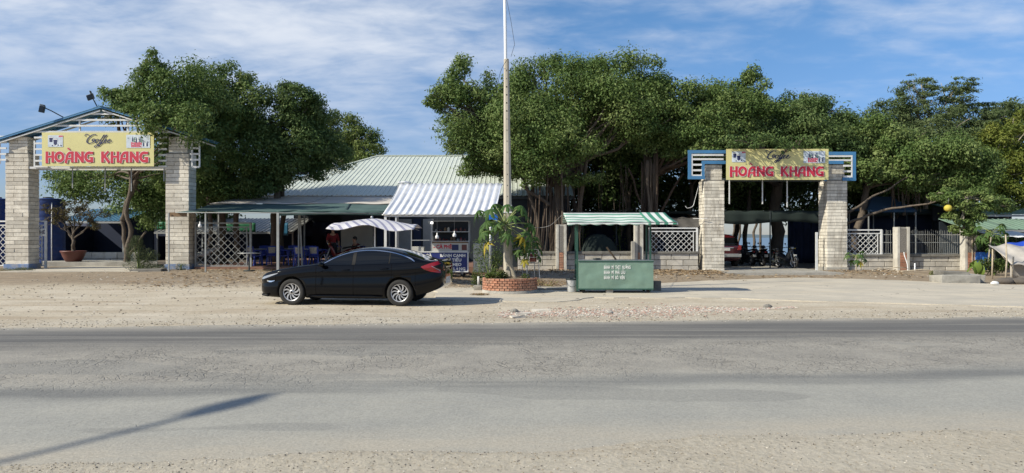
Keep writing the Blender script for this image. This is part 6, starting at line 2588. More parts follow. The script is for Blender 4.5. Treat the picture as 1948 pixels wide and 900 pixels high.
hanging_bulb(831.5, 449.5, 28.0, 'white lamp over the bare shelf rail of the stall', top=.85)
hanging_bulb(864.5, 446, 27.9, 'white lamp hung in front of the glass cabinet', top=.9)
hanging_bulb(422 - 41.5, 428, 29.35, 'white lamp hung before the pale lattice gate', top=.42)
t = thing('lit_lamp', 'small square lamp shining white at the cabinet top corner', 'lamp', P(821.5, 424, 28.6))
b = MB(); b.box((0, 0, 0), (.09, .06, .08)); b.build('lamp_shade', M['bulb_lit'], t, bevel=.012)
b = MB(); b.box((0, .0, .07), (.03, .03, .05)); b.build('bracket', M['steel'], t)


def cabinet(name, label, px0, px1, py0, py1, D, dp, m, door=True):
    x0, x1 = PX(px0, D), PX(px1, D)
    z0 = PZ(py1, D)
    t = thing(name, label, 'cabinet', ((x0 + x1) / 2, D, z0))
    W, H = x1 - x0, PZ(py0, D) - z0
    b = MB(); b.box((0, dp / 2, H / 2), (W, dp, H)); b.build('carcass', m, t, bevel=.02)
    if door:
        for za, zb in ((.02, H * .5 - .02), (H * .5 + .02, H - .03)):
            b = MB(); b.box((0, -.012, (za + zb) / 2), (W - .05, .03, zb - za)); d = b.build('door', m, t, bevel=.01)
            b = MB(); b.bar((W / 2 - .08, -.04, za + .1), (W / 2 - .08, -.04, zb - .1), .02, .02, up=(0, 1, 0)); b.build('handle', M['steel'], d)
    return t


cabinet('storage_cabinet', 'off white cabinet at the end of the stall, behind the steel post', 900, 932, 463, 519, 29.0, .5, M['fridge'])


def parasol():
    D = 25.5
    t = thing('striped_parasol', 'blue and white striped square parasol sagging behind the black sedan', 'parasol', (PX(713, D), D, .2))
    lz = lambda py: PZ(py, D) - .2
    m = stripe_mat('violet and white striped sheet', (0.78, 0.77, 0.80), (0.36, 0.36, 0.50), (1, .55, .1), .26, .34, .2, trans=.25)
    hw, hd = 1.45, 1.15
    zt = lz(416)
    cxo = .05
    def fn(u, v):
        x, y = (u - .5) * 2, (v - .5) * 2
        r_ = max(abs(x), abs(y))
        z = zt - .20 * r_ ** 1.3 - .10 * (abs(x * y)) ** 1.2 + .07 * math.sin(x * 5.2 + 2.2) * r_ ** 3 * (1 if y < 0 else .4)
        z -= .10 * (y < 0) * abs(y) ** 2
        z -= .05 * x
        return (cxo + x * hw, y * hd, z)
    b = MB(); b.grid(fn, 30, 20); b.build('canopy', m, t, solid=.006)
    b = MB(); b.cyl((0, 0, -.1), (0, 0, zt - .02), .028, 12); b.build('pole', M['white_steel'], t)
    b = MB(); b.ball((-.12, .1, zt + .05), .05, 10); b.build('finial', M['steel'], t)
    for sx in (-1, 1):
        for sy in (-1, 1):
            b = MB()
            b.tube([(0, 0, zt - .04), (cxo + sx * hw * .5, sy * hd * .5, zt - .17), (cxo + sx * hw * .93, sy * hd * .93, zt - .36 - .04 * sx)], .010, 6)
            b.build('rib', M['steel'], t)
    return t


parasol()


# ------------------------------------------------------------------ tables, chairs, people
def plastic_chair():
    t = thing('plastic_chair', 'x', 'chair', (0, 0, 0), 0, 'blue plastic chairs under the shade net')
    m = M['blue_plastic']
    for sx in (-1, 1):
        b = MB(); b.bar((sx * .23, -.22, 0), (sx * .20, -.19, .43), .045, .045, up=(0, 1, 0)); b.bar((sx * .21, -.20, .42), (sx * .25, -.19, .66), .035, .05, up=(0, 1, 0)); b.build('leg', m, t)
        b = MB(); b.bar((sx * .22, .26, 0), (sx * .19, .18, .43), .045, .045, up=(0, 1, 0)); b.build('leg', m, t)
        b = MB(); b.tube([(sx * .25, -.21, .66), (sx * .26, 0, .67), (sx * .22, .21, .66)], .024, 8); b.build('armrest', m, t)
    b = MB()
    b.grid(lambda u, v: ((u - .5) * .43, (v - .5) * .42, .43 + .015 * math.cos((u - .5) * 4) - .015), 6, 6)
    b.build('seat', m, t, solid=.03)
    b = MB()
    b.grid(lambda u, v: ((u - .5) * lerp(.40, .44, v), .19 + .09 * v + .04 * (2 * u - 1) ** 2 * -1 + .03, lerp(.45, .84, v) + .03 * math.cos((u - .5) * 3) * v), 6, 6)
    bk = b.build('backrest', m, t, solid=.022)
    b = MB()
    b.grid(lambda u, v: ((u - .5) * lerp(.27, .32, v), .238 + .09 * v - .035 * (1.4 * u - .7) ** 2 - .001, lerp(.52, .81, v)), 6, 6)
    b.build('back_panel', M['chair_pattern'], bk, solid=.012)
    return t


chair = plastic_chair()
spots = [(485, 32.4, 150, 'blue plastic chair next to the round table by the lattice gate'),
         (505, 34.0, 30, 'blue plastic chair further in, just behind the chair by the lattice gate'),
         (517, 33.0, 200, 'blue plastic chair seen from the side next to the thick net post'),
         (545, 33.2, 80, 'blue plastic chair pushed under the table behind the thick net post'),
         (571, 31.9, 184, 'patterned back blue chair closest to the paired thin posts'),
         (600, 32.2, 176, 'patterned back blue chair in front of the sedan bonnet'),
         (590, 33.8, 20, 'blue plastic chair on the far side of the middle table'),
         (612, 34.6, 100, 'blue plastic chair facing sideways under the dark trees'),
         (556, 35.0, 10, 'blue plastic chair at the back, against the dark tarpaulin'),
         (635, 33.2, 230, 'blue plastic chair beside the person in the red shirt')]
for i, (px, D, rz, lab) in enumerate(spots):
    loc, rot = (PX(px, D), D, .42), R(rz)
    if i == 0:
        chair.location, chair['label'] = loc, lab
        chair.rotation_euler = (0, 0, rot)
    else:
        dup(chair, loc, rot, lab)


def cafe_table():
    t = thing('cafe_table', 'x', 'table', (0, 0, 0), 0, 'steel tables under the shade net')
    b = MB(); b.lathe([(0, .70), (.43, .70), (.45, .715), (.45, .73), (0, .735)], 30); b.build('table_top', M['table_top'], t)
    b = MB(); b.lathe([(.03, .03), (.03, .70)], 12); b.build('column', M['dark_steel'], t)
    b = MB(); b.lathe([(0, .03), (.22, .0), (.24, 0), (.22, .035), (.05, .05), (0, .05)], 24); b.build('base', M['dark_steel'], t)
    return t


tb = cafe_table()
tb['label'] = 'round steel pedestal table out in the open before the lattice gate'
tb['group'] = 'steel tables under the shade net'
tb.location = (PX(474, 29.6), 29.6, gz(PX(474, 29.6), 29.6))
for px, D, lab in ((497, 33.2, 'round steel table among the chairs by the lattice gate'), (553, 34.0, 'round steel table behind the thick net post'), (592, 33.0, 'round steel table between the two patterned back chairs')):
    dup(tb, (PX(px, D), D, .42), 0, lab)


def person(label, loc, rz, joints, radii, shirt, trousers, shirt_parts, pose_head, hair=True, hat=False):
    """body grown from a skeleton with the skin modifier; clothing and hair are children"""
    t = thing('person', label, 'person', loc, rz)
    def skin(name, verts, edges, rad, m, root=0, sub=2):
        me = bpy.data.meshes.new(name)
        me.from_pydata(verts, edges, [])
        me.materials.append(m)
        o = bpy.data.objects.new(name, me)
        COL.objects.link(o)
        o.parent = t
        o.modifiers.new('skin', 'SKIN')
        for i, rr in enumerate(rad):
            me.skin_vertices[0].data[i].radius = rr if isinstance(rr, tuple) else (rr, rr)
            me.skin_vertices[0].data[i].use_root = (i == root)
        md = o.modifiers.new('smooth', 'SUBSURF')
        md.levels = md.render_levels = sub
        for p_ in me.polygons:
            p_.use_smooth = True
        return o
    names = list(joints)
    idx = {k: i for i, k in enumerate(names)}
    bones = [('pelvis', 'waist'), ('waist', 'chest'), ('chest', 'neck'), ('neck', 'jaw'), ('jaw', 'brow'), ('brow', 'crown'),
             ('chest', 'shoulder_a'), ('shoulder_a', 'elbow_a'), ('elbow_a', 'wrist_a'), ('wrist_a', 'palm_a'),
             ('chest', 'shoulder_b'), ('shoulder_b', 'elbow_b'), ('elbow_b', 'wrist_b'), ('wrist_b', 'palm_b'),
             ('pelvis', 'hip_a'), ('hip_a', 'knee_a'), ('knee_a', 'ankle_a'), ('ankle_a', 'toe_a'),
             ('pelvis', 'hip_b'), ('hip_b', 'knee_b'), ('knee_b', 'ankle_b'), ('ankle_b', 'toe_b')]
    bones = [(a, c) for a, c in bones if a in idx and c in idx]
    V = [joints[k] for k in names]
    E = [(idx[a], idx[c]) for a, c in bones]
    Rd = [radii.get(k.replace('_a', '').replace('_b', ''), .05) for k in names]
    # fingers: five unequal chains rooted in each palm
    for s in ('a', 'b'):
        if 'palm_' + s not in idx:
            continue
        w, p = Vector(joints['wrist_' + s]), Vector(joints['palm_' + s])
        d = (p - w).normalized()
        ref = Vector((0, 1, 0)) if abs(d.y) < .8 else Vector((1, 0, 0))
        sd_ = d.cross(ref).normalized()
        nn = d.cross(sd_)
        for k, (o_, L) in enumerate(((-.030, .062), (-.010, .075), (.010, .080), (.030, .068))):
            a = len(V)
            b0 = p + sd_ * o_ + d * .02
            V += [tuple(b0), tuple(b0 + d * L * .55 + nn * .008), tuple(b0 + d * L * .85 + nn * .03)]
            Rd += [.0095, .009, .0075]
            E += [(idx['palm_' + s], a), (a, a + 1), (a + 1, a + 2)]
        a = len(V)
        b0 = w + d * .035 + sd_ * .035
        V += [tuple(b0), tuple(b0 + d * .035 + sd_ * .022 + nn * .01)]
        Rd += [.012, .009]
        E += [(idx['palm_' + s], a), (a, a + 1)]
    skin('body', V, E, Rd, M['skin'], idx['pelvis'])
    def garment(name, keys, links, m, grow, tab=None):
        vv = [joints[k] for k in keys]
        ee = [(keys.index(a), keys.index(c)) for a, c in links]
        rr = []
        for k in keys:
            q = radii.get(k.replace('_a', '').replace('_b', ''), .05)
            q = q if isinstance(q, tuple) else (q, q)
            rr.append((q[0] + grow, q[1] + grow))
        skin(name, vv, ee, rr, m)
    garment('shirt', *shirt_parts, shirt, .018)
    garment('trousers', ['pelvis', 'hip_a', 'knee_a', 'ankle_a', 'hip_b', 'knee_b', 'ankle_b', 'waist'],
            [('pelvis', 'waist'), ('pelvis', 'hip_a'), ('hip_a', 'knee_a'), ('knee_a', 'ankle_a'), ('pelvis', 'hip_b'), ('hip_b', 'knee_b'), ('knee_b', 'ankle_b')], trousers, .014)
    # hair as a cap over the skull, then the features of the face (facing -Y)
    c = Vector(joints['crown']); j = Vector(joints['jaw'])
    mid = (c + j) / 2
    b = MB()
    b.ball((mid.x, mid.y + .022, mid.z + .045), (.092, .105, .10), 16)
    b.build('hair', M['hair'], t)
    b = MB()
    for s in (-1, 1):
        b.ball((mid.x + s * .032, mid.y - .086, mid.z + .012), (.014, .010, .008), 8, 1)
        b.ball((mid.x + s * .088, mid.y + .005, mid.z), (.014, .022, .032), 8, 0)
    b.tube([(mid.x, mid.y - .085, mid.z + .02), (mid.x, mid.y - .108, mid.z - .022)], [.010, .016], 8, 0)
    b.tube([(mid.x - .024, mid.y - .086, mid.z - .052), (mid.x, mid.y - .094, mid.z - .050), (mid.x + .024, mid.y - .086, mid.z - .052)], .006, 6, 2)
    b.build('face', [M['skin'], M['hair'], M['terracotta']], t)
    return t


RAD = {'pelvis': (.15, .11), 'waist': (.135, .10), 'chest': (.16, .11), 'neck': .055, 'jaw': (.07, .085), 'brow': (.078, .092), 'crown': (.05, .06),
       'shoulder': .06, 'elbow': .043, 'wrist': .03, 'palm': (.038, .018), 'hip': .09, 'knee': .058, 'ankle': .04, 'toe': (.04, .03)}
ST = {'pelvis': (0, 0, .93), 'waist': (0, 0, 1.08), 'chest': (0, .01, 1.30), 'neck': (0, 0, 1.44), 'jaw': (0, -.02, 1.52), 'brow': (0, -.015, 1.60), 'crown': (0, 0, 1.67),
      'shoulder_a': (-.19, .01, 1.36), 'elbow_a': (-.25, -.02, 1.08), 'wrist_a': (-.22, -.20, .92), 'palm_a': (-.20, -.27, .88),
      'shoulder_b': (.19, .01, 1.36), 'elbow_b': (.26, 0, 1.07), 'wrist_b': (.25, -.12, .84), 'palm_b': (.25, -.15, .76),
      'hip_a': (-.10, 0, .88), 'knee_a': (-.12, -.03, .48), 'ankle_a': (-.13, .02, .08), 'toe_a': (-.14, -.13, .03),
      'hip_b': (.10, 0, .88), 'knee_b': (.13, -.02, .48), 'ankle_b': (.15, .03, .08), 'toe_b': (.17, -.12, .03)}
SHIRT = (['pelvis', 'waist', 'chest', 'shoulder_a', 'elbow_a', 'shoulder_b', 'elbow_b'],
         [('pelvis', 'waist'), ('waist', 'chest'), ('chest', 'shoulder_a'), ('shoulder_a', 'elbow_a'), ('chest', 'shoulder_b'), ('shoulder_b', 'elbow_b')])
person('person in a red shirt and dark trousers standing under the shade net', (PX(631, 32.6), 32.8, .42), R(25), ST, RAD, M['red_cloth'], M['dark_cloth'], SHIRT, None)
SIT = {'pelvis': (0, .02, .50), 'waist': (0, 0, .64), 'chest': (0, -.05, .86), 'neck': (0, -.09, 1.0), 'jaw': (0, -.13, 1.08), 'brow': (0, -.125, 1.16), 'crown': (0, -.10, 1.23),
       'shoulder_a': (-.18, -.04, .92), 'elbow_a': (-.24, -.12, .66), 'wrist_a': (-.16, -.34, .62), 'palm_a': (-.12, -.41, .61),
       'shoulder_b': (.18, -.04, .92), 'elbow_b': (.24, -.12, .66), 'wrist_b': (.17, -.34, .64), 'palm_b': (.13, -.41, .62),
       'hip_a': (-.10, 0, .48), 'knee_a': (-.13, -.42, .48), 'ankle_a': (-.13, -.40, .08), 'toe_a': (-.14, -.56, .03),
       'hip_b': (.10, 0, .48), 'knee_b': (.13, -.42, .48), 'ankle_b': (.13, -.44, .08), 'toe_b': (.14, -.60, .03)}
person('dark haired person sitting bent forward behind the roof of the black sedan', (PX(677, 32.8), 33.0, .42), R(-50), SIT, RAD, M['brown_cloth'], M['dark_cloth'], SHIRT, None)
dup(chair, (PX(677, 32.8) + .02, 33.05, .42), R(-50), 'blue plastic chair carrying the person who bends forward')


# ------------------------------------------------------------------ trees
def foliage_mesh(name, blobs, n, leaf, material, seed, clump=.30, per=34, aspect=.46, droop=.35, shell=.42, flat=.8, lumps=22, lump=.47):
    """thousands of separate leaf faces on rounded sprays (lumps) that sit all over the blobs"""
    g = np.random.default_rng(seed)
    C = np.array([b[0] for b in blobs], float)
    Rr = np.array([b[1] for b in blobs], float)
    wgt = np.array([(b[2] if len(b) > 2 else 1.0) for b in blobs]) * (Rr[:, 0] * Rr[:, 2] + Rr[:, 0] * Rr[:, 1] + Rr[:, 1] * Rr[:, 2])
    wgt /= wgt.sum()
    lc, lr, lw = [], [], []
    for i in range(len(blobs)):
        k = max(4, int(lumps * (.5 + .5 * (Rr[i].max() / 1.6))))
        d = g.normal(size=(k, 3))
        d /= np.linalg.norm(d, axis=1)[:, None]
        rad = g.uniform(.45, 1.05, k) ** .7
        s = g.uniform(.6, 1.25, k) * lump
        lc.append(C[i] + d * Rr[i] * rad[:, None])
        q = Rr[i] * .6 + Rr[i].mean() * .4
        lr.append(q[None, :] * s[:, None] * np.array([1, 1, flat]))
        w_ = s ** 2
        lw.append(w_ / w_.sum() * wgt[i])
    lc, lr, lw = np.concatenate(lc), np.concatenate(lr), np.concatenate(lw)
    m = n
    li = g.choice(len(lc), m, p=lw / lw.sum())
    out = g.normal(size=(m, 3))
    out /= np.linalg.norm(out, axis=1)[:, None]
    rad = g.random(m) ** .38 + .09 * g.normal(size=m) + (g.random(m) < .14) * g.random(m) * .55
    p = lc[li] + out * lr[li] * rad[:, None]
    nrm = out * .75 + np.array([0, 0, .5]) + g.normal(size=(m, 3)) * .5
    nrm /= np.linalg.norm(nrm, axis=1)[:, None]
    f = g.normal(size=(m, 3)) + np.array([0, 0, -droop * 2]) + out * .5
    f -= nrm * np.sum(f * nrm, axis=1)[:, None]
    f /= (np.linalg.norm(f, axis=1)[:, None] + 1e-9)
    s = np.cross(nrm, f)
    L = leaf * g.uniform(.6, 1.3, m)[:, None]
    a = p - f * L * .5
    c = p + f * L * .5 - nrm * L * .12
    l_ = p + s * L * aspect * .5 - f * L * .06
    r_ = p - s * L * aspect * .5 - f * L * .06
    V = np.stack([a, l_, c, r_], axis=1).reshape(-1, 3)
    me = bpy.data.meshes.new(name)
    me.vertices.add(4 * m)
    me.vertices.foreach_set('co', V.ravel())
    me.loops.add(4 * m)
    me.loops.foreach_set('vertex_index', np.arange(4 * m, dtype=np.int32))
    me.polygons.add(m)
    me.polygons.foreach_set('loop_start', np.arange(m, dtype=np.int32) * 4)
    me.update(calc_edges=True)
    me.materials.append(material)
    at = me.attributes.new('hue', 'FLOAT', 'FACE')
    hue = np.clip(.5 + .16 * g.normal(size=len(lc))[li] + .2 * g.normal(size=m), 0, 1)
    at.data.foreach_set('value', hue.astype(np.float32))
    return me


def BL(px, py, rx, ry, D, depth=None, w=1.0):
    k = 1.07 * D / F
    return ((PX(px, D), D, PZ(py, D)), (rx * k, (depth if depth else (rx + ry) / 2 * k), ry * k), w)


def limb(b, p0, p1, r0, r1, r, wig=.25, n=5, mi=0, seg=8):
    p0, p1 = Vector(p0), Vector(p1)
    L = (p1 - p0).length
    pts = [p0]
    for i in range(1, n):
        t = i / n
        q = p0.lerp(p1, t) + Vector((r.uniform(-1, 1), r.uniform(-1, 1), r.uniform(-.4, .8))) * wig * L * .22 * math.sin(PI * t)
        pts.append(q)
    pts.append(p1)
    sm = catmull([tuple(p) for p in pts], 3)
    k = len(sm)
    b.tube(sm, [lerp(r0, r1, (i / (k - 1)) ** .8) * (1 + .10 * math.sin(i * 2.3)) for i in range(k)], seg, mi)
    return sm


def tree(name, label, cat, base, fork, blobs, n, leaf, lm, bark, seed, r0=.28, roots=(), group=None, extra_trunks=(), limbs=None, twigs=True, **kw):
    """base, fork: foot of the trunk and the point where it divides; one limb runs to every blob"""
    r = random.Random(seed)
    base, fork = Vector(base), Vector(fork)
    t = thing(name, label, cat, base, 0, group)
    b = MB()
    prof = limb(b, (0, 0, -.15), fork - base, r0, r0 * .72, r, .18, 5, seg=10)
    for k in range(5):                                  # flare of the roots
        a = k * 1.3 + r.uniform(-.3, .3)
        b.tube([(.0, 0, .55), (r0 * .8 * math.cos(a), r0 * .8 * math.sin(a), .2), (r0 * 1.9 * math.cos(a), r0 * 1.9 * math.sin(a), -.1)], [r0 * .45, r0 * .4, r0 * .15], 6)
    for (q0, q1, ra, rb_) in extra_trunks:
        limb(b, Vector(q0) - base, Vector(q1) - base, ra, rb_, r, .16, 5, seg=8)
    b.build('trunk', M[bark], t, fixn=False)
    for i, bl in enumerate(blobs):
        if limbs is not None and i not in limbs:
            continue
        b = MB()
        c = Vector(bl[0]) - base
        start = (fork - base).lerp(Vector(prof[-3]), r.random() * .5)
        pts = limb(b, start, c, r0 * .42, .03, r, .35, 5)
        for k in range(4 if twigs else 0):
            s_ = Vector(pts[int(len(pts) * r.uniform(.45, .9))])
            e_ = c + Vector((r.uniform(-.8, .8) * bl[1][0], r.uniform(-.8, .8) * bl[1][1], r.uniform(-.6, .8) * bl[1][2]))
            limb(b, s_, e_, .05, .012, r, .3, 4, seg=5)
        b.build('limb', M[bark], t, fixn=False)
    for (x, y, z0, z1, rr, dx) in roots:
        b = MB()
        p = [(x - base.x, y - base.y, z1 - base.z)]
        for k in range(1, 5):
            q = k / 4
            p.append((x - base.x + dx * q + r.uniform(-.06, .06), y - base.y + r.uniform(-.05, .05), lerp(z1, z0, q) - base.z))
        b.tube(catmull(p, 3), [rr * (1 + .3 * math.sin(i * 1.1)) for i in range(13)], 6)
        b.build('aerial_root', M['bark_brown' if r.random() < .5 else 'bark_grey'], t, fixn=False)
    sh = [((b_[0][0] - base.x, b_[0][1] - base.y, b_[0][2] - base.z), b_[1], b_[2] if len(b_) > 2 else 1.0) for b_ in blobs]
    me = foliage_mesh('crown', sh, n, leaf, M[lm], seed, **kw)
    o = bpy.data.objects.new('crown', me)
    COL.objects.link(o)
    o.parent = t
    return t


# the group beside the gable gateway
tree('ficus_tree', 'dense ficus tree whose crown spills over the gable of the gateway', 'tree', (PX(240, 34.6), 34.6, .25), P(250, 330, 34.4),
     [BL(292, 132, 19, 28, 32.6), BL(300, 180, 50, 42, 32.6), BL(235, 200, 50, 30, 32.2), BL(345, 185, 60, 52, 33), BL(335, 240, 58, 42, 30.6, .9), BL(275, 215, 40, 16, 30.5, .6, .7),
      BL(395, 200, 55, 60, 34), BL(360, 290, 45, 40, 33), BL(190, 345, 70, 34, 36.6, 1.4), BL(265, 350, 62, 50, 36.4, 1.4), BL(130, 340, 42, 24, 37.4, 1.0, .8), BL(290, 395, 36, 40, 36.2, .8, .7), BL(375, 240, 50, 50, 34.5), BL(340, 330, 40, 40, 35.5), BL(215, 180, 24, 12, 31.8, .5, .8)],
     60450, .15, 'ficus', 'bark_grey', 101, .12, extra_trunks=(((PX(247, 34.7), 34.7, .25), tuple(P(232, 420, 34.5)), .10, .09), (tuple(P(243, 490, 34.6)), tuple(P(278, 440, 34.0)), .07, .04), (tuple(P(232, 420, 34.5)), tuple(P(262, 330, 34.4)), .11, .08)))
tree('ficus_tree', 'tall ficus tree rising behind the lattice gate and shade net', 'tree', (PX(420, 37.2), 37.2, .3), P(418, 330, 37.2),
     [BL(442, 148, 36, 28, 36), BL(395, 175, 50, 40, 36), BL(455, 200, 52, 50, 36.2), BL(405, 250, 70, 55, 36), BL(470, 270, 55, 60, 36.5), BL(390, 330, 42, 50, 36.5), BL(450, 335, 60, 40, 37), BL(420, 362, 46, 22, 37.4)],
     56420, .15, 'ficus', 'bark_grey', 102, .24, extra_trunks=((tuple(P(448, 505, 37.4)), tuple(P(452, 340, 37.2)), .16, .13), (tuple(P(403, 505, 36.4)), tuple(P(396, 350, 36.4)), .12, .10)))
tree('ficus_tree', 'ficus tree with drooping boughs over the lower end of the green roof', 'tree', (PX(520, 37.2), 37.0, .3), P(525, 345, 37.0),
     [BL(547, 180, 32, 24, 36.5), BL(515, 225, 45, 45, 36.5), BL(595, 222, 36, 30, 37), BL(560, 245, 55, 45, 37), BL(545, 280, 62, 48, 36.6), BL(600, 275, 45, 38, 37.2), BL(500, 325, 48, 34, 36.6), BL(560, 320, 55, 26, 37), BL(500, 345, 46, 22, 37), BL(628, 300, 34, 26, 38, .9, .8), BL(570, 200, 40, 30, 36.6)],
     52390, .15, 'ficus_dark', 'bark_grey', 103, .22, extra_trunks=((tuple(P(540, 505, 38)), tuple(P(536, 350, 37.6)), .14, .12),))
tree('pale_tree', 'looser pale green tree overhanging the upper end of the green roof', 'tree', (PX(622, 51.5), 51.5, .3), P(628, 330, 51.5),
     [BL(645, 243, 42, 28, 51), BL(625, 285, 46, 36, 51), BL(680, 262, 36, 28, 50.4), BL(702, 288, 28, 18, 49.4), BL(655, 302, 50, 18, 49), BL(668, 300, 34, 16, 50), BL(610, 235, 26, 24, 51)],
     19142, .20, 'ficus_light', 'bark_pale', 104, .16, clump=.36)

# the great banyan behind the pole and cart
roots = []
rr_ = random.Random(77)
for k in range(46):
    px = rr_.choice((rr_.gauss(1050, 16), rr_.gauss(1030, 22), rr_.gauss(1072, 12)))
    D = rr_.uniform(35.6, 38.6)
    roots.append((PX(px, D), D, rr_.choice((.1, .1, .8, 1.6)), PZ(rr_.uniform(290, 350), D), rr_.choice((.012, .016, .022, .035, .06)), rr_.uniform(-.45, .45)))
for k in range(26):
    px = rr_.uniform(990, 1210)
    D = rr_.uniform(37, 42)
    z1 = PZ(rr_.uniform(300, 340), D)
    roots.append((PX(px, D), D, rr_.uniform(1.6, 3.0), z1, rr_.uniform(.008, .02), rr_.uniform(-.15, .15)))
tree('banyan_tree', 'wide banyan with curtains of aerial roots behind the concrete pole', 'tree', (PX(1052, 37.6), 37.6, .1), P(1062, 345, 37.4),
     [BL(880, 150, 36, 40, 36.5), BL(862, 195, 40, 34, 36.4), BL(832, 190, 24, 14, 36.2, .6, .8), BL(905, 225, 60, 55, 36.3), BL(893, 285, 42, 36, 36.2), BL(960, 185, 48, 55, 37), BL(1012, 160, 40, 44, 37),
      BL(985, 250, 70, 60, 36), BL(1055, 270, 80, 52, 35.6), BL(1080, 190, 70, 66, 37), BL(1120, 140, 40, 36, 37.5), BL(1185, 150, 70, 42, 37.6), BL(1248, 170, 44, 44, 37.6), BL(1150, 215, 85, 55, 36.6), BL(1215, 200, 50, 40, 37),
      BL(1235, 235, 60, 45, 37), BL(1010, 325, 34, 24, 35.4, .8, .7), BL(905, 322, 38, 12, 36.4, .7, .7), BL(1115, 340, 46, 13, 36.0, .7, .5), BL(960, 315, 40, 28, 36, .9, .7), BL(1045, 130, 26, 22, 37.5), BL(930, 265, 50, 45, 36.5)],
     124930, .15, 'ficus', 'bark_grey', 105, .34, roots, extra_trunks=(
         (tuple(P(1075, 505, 37.2)), tuple(P(1120, 265, 36.6)), .15, .08), (tuple(P(1040, 505, 37.0)), tuple(P(985, 300, 36.4)), .13, .07), (tuple(P(1062, 330, 36.6)), tuple(P(1165, 230, 36.2)), .09, .035),
         (tuple(P(1070, 335, 36.5)), tuple(P(1150, 205, 36.0)), .07, .03), (tuple(P(1045, 390, 36.4)), tuple(P(990, 352, 35.6)), .10, .05), (tuple(P(1060, 505, 36.6)), tuple(P(1058, 350, 36.8)), .13, .12)))
roots = []
for k in range(16):
    px = rr_.gauss(1232, 16)
    D = rr_.uniform(37.4, 39.2)
    roots.append((PX(px, D), D, rr_.choice((.1, .1, .9)), PZ(rr_.uniform(280, 320), D), rr_.choice((.02, .035, .06, .09)), rr_.uniform(-.15, .15)))
tree('ficus_tree', 'ficus with reddish hanging roots between the banyan and the blue framed gateway', 'tree', (PX(1232, 38.4), 38.4, .1), P(1240, 330, 38.2),
     [BL(1320, 205, 55, 45, 37.4), BL(1380, 205, 46, 44, 38), BL(1428, 168, 30, 30, 38.4), BL(1412, 215, 50, 45, 37.6), BL(1330, 250, 65, 40, 36.8), BL(1400, 262, 60, 28, 36.8, .9), BL(1290, 260, 40, 32, 37), BL(1460, 235, 40, 44, 38), BL(1345, 285, 40, 14, 35.6, .6, .6)],
     60450, .15, 'ficus', 'bark_brown', 106, .26, roots, extra_trunks=((tuple(P(1240, 430, 38.2)), tuple(P(1195, 320, 38.2)), .08, .05), (tuple(P(1246, 420, 38.2)), tuple(P(1300, 330, 38.2)), .08, .05)))
tree('ficus_tree', 'round headed ficus right above the blue framed gateway, thick dark trunk inside', 'tree', (PX(1478, 43), 43.0, .1), P(1480, 340, 42.6),
     [BL(1505, 220, 48, 42, 39), BL(1560, 222, 48, 42, 39), BL(1598, 245, 34, 32, 39.5), BL(1530, 265, 80, 34, 38), BL(1490, 275, 50, 26, 38), BL(1615, 272, 50, 40, 38.4), BL(1545, 200, 40, 24, 39.4), BL(1430, 268, 44, 13, 32.9, .5, .5), BL(1515, 268, 40, 11, 33.0, .5, .25), BL(1496, 286, 10, 6, 33.0, .2, .12), BL(1578, 300, 36, 14, 36, .7, .6)],
     44330, .15, 'ficus_dark', 'bark_grey', 107, .40)
tree('feathery_tree', 'tall airy tree with feathery crowns standing against the sky', 'tree', (PX(1760, 45), 45.0, .1), P(1765, 300, 45),
     [BL(1690, 225, 44, 36, 44), BL(1665, 255, 40, 30, 43.6), BL(1752, 160, 26, 20, 44), BL(1735, 185, 36, 22, 44), BL(1745, 220, 60, 24, 44), BL(1818, 165, 34, 16, 44.5), BL(1830, 190, 46, 18, 44.5), BL(1845, 225, 50, 28, 44.5), BL(1900, 205, 34, 14, 45), BL(1790, 262, 90, 38, 43), BL(1880, 245, 40, 26, 44), BL(1700, 260, 50, 30, 43.6), BL(1770, 240, 60, 30, 43.8)],
     34255, .20, 'olive_leaf', 'bark_pale', 108, .22, clump=.34, aspect=.3, flat=.4, droop=.1)
roots = []
for k in range(18):
    px = rr_.uniform(1690, 1760)
    D = rr_.uniform(37.2, 39.5)
    roots.append((PX(px, D), D, rr_.uniform(2.6, 3.6), PZ(rr_.uniform(305, 330), D), rr_.choice((.015, .025, .045)), rr_.uniform(-.1, .1)))
tree('ficus_tree', 'broad dark ficus over the dark blue tent and the rod fence', 'tree', (PX(1625, 38.0), 38.2, .1), P(1650, 350, 38.2),
     [BL(1655, 275, 46, 42, 38), BL(1640, 325, 42, 36, 37.4), BL(1715, 290, 60, 44, 37.6), BL(1780, 300, 62, 50, 37.4), BL(1835, 320, 50, 46, 37.4), BL(1720, 330, 52, 18, 36.8, 1, .7), BL(1790, 345, 60, 22, 37, 1, .7)],
     60450, .16, 'ficus', 'bark_grey', 109, .22, roots, extra_trunks=((tuple(P(1612, 425, 35.4)), tuple(P(1680, 400, 34.4)), .07, .055), (tuple(P(1680, 400, 34.4)), tuple(P(1765, 388, 33.0)), .055, .035), (tuple(P(1765, 388, 33.0)), tuple(P(1815, 372, 32.4)), .035, .015), (tuple(P(1768, 388, 33.0)), tuple(P(1785, 366, 32.8)), .03, .012), (tuple(P(1612, 405, 36.5)), tuple(P(1740, 330, 36.4)), .07, .03)))
tree('ficus_bough', 'leafy bough hanging in front of the green roofed shed, above the end post', 'tree bough', P(1800, 380, 32.6), P(1830, 372, 32.4),
     [BL(1800, 375, 34, 14, 32.6), BL(1848, 378, 40, 16, 32.4), BL(1835, 408, 26, 18, 32.4, .6), BL(1890, 388, 30, 14, 32.4, .6, .8), BL(1832, 435, 22, 16, 32.4, .4, .6), BL(1918, 398, 14, 8, 32.4, .3, .6)],
     13097, .13, 'ficus', 'bark_pale', 110, .03, clump=.22)
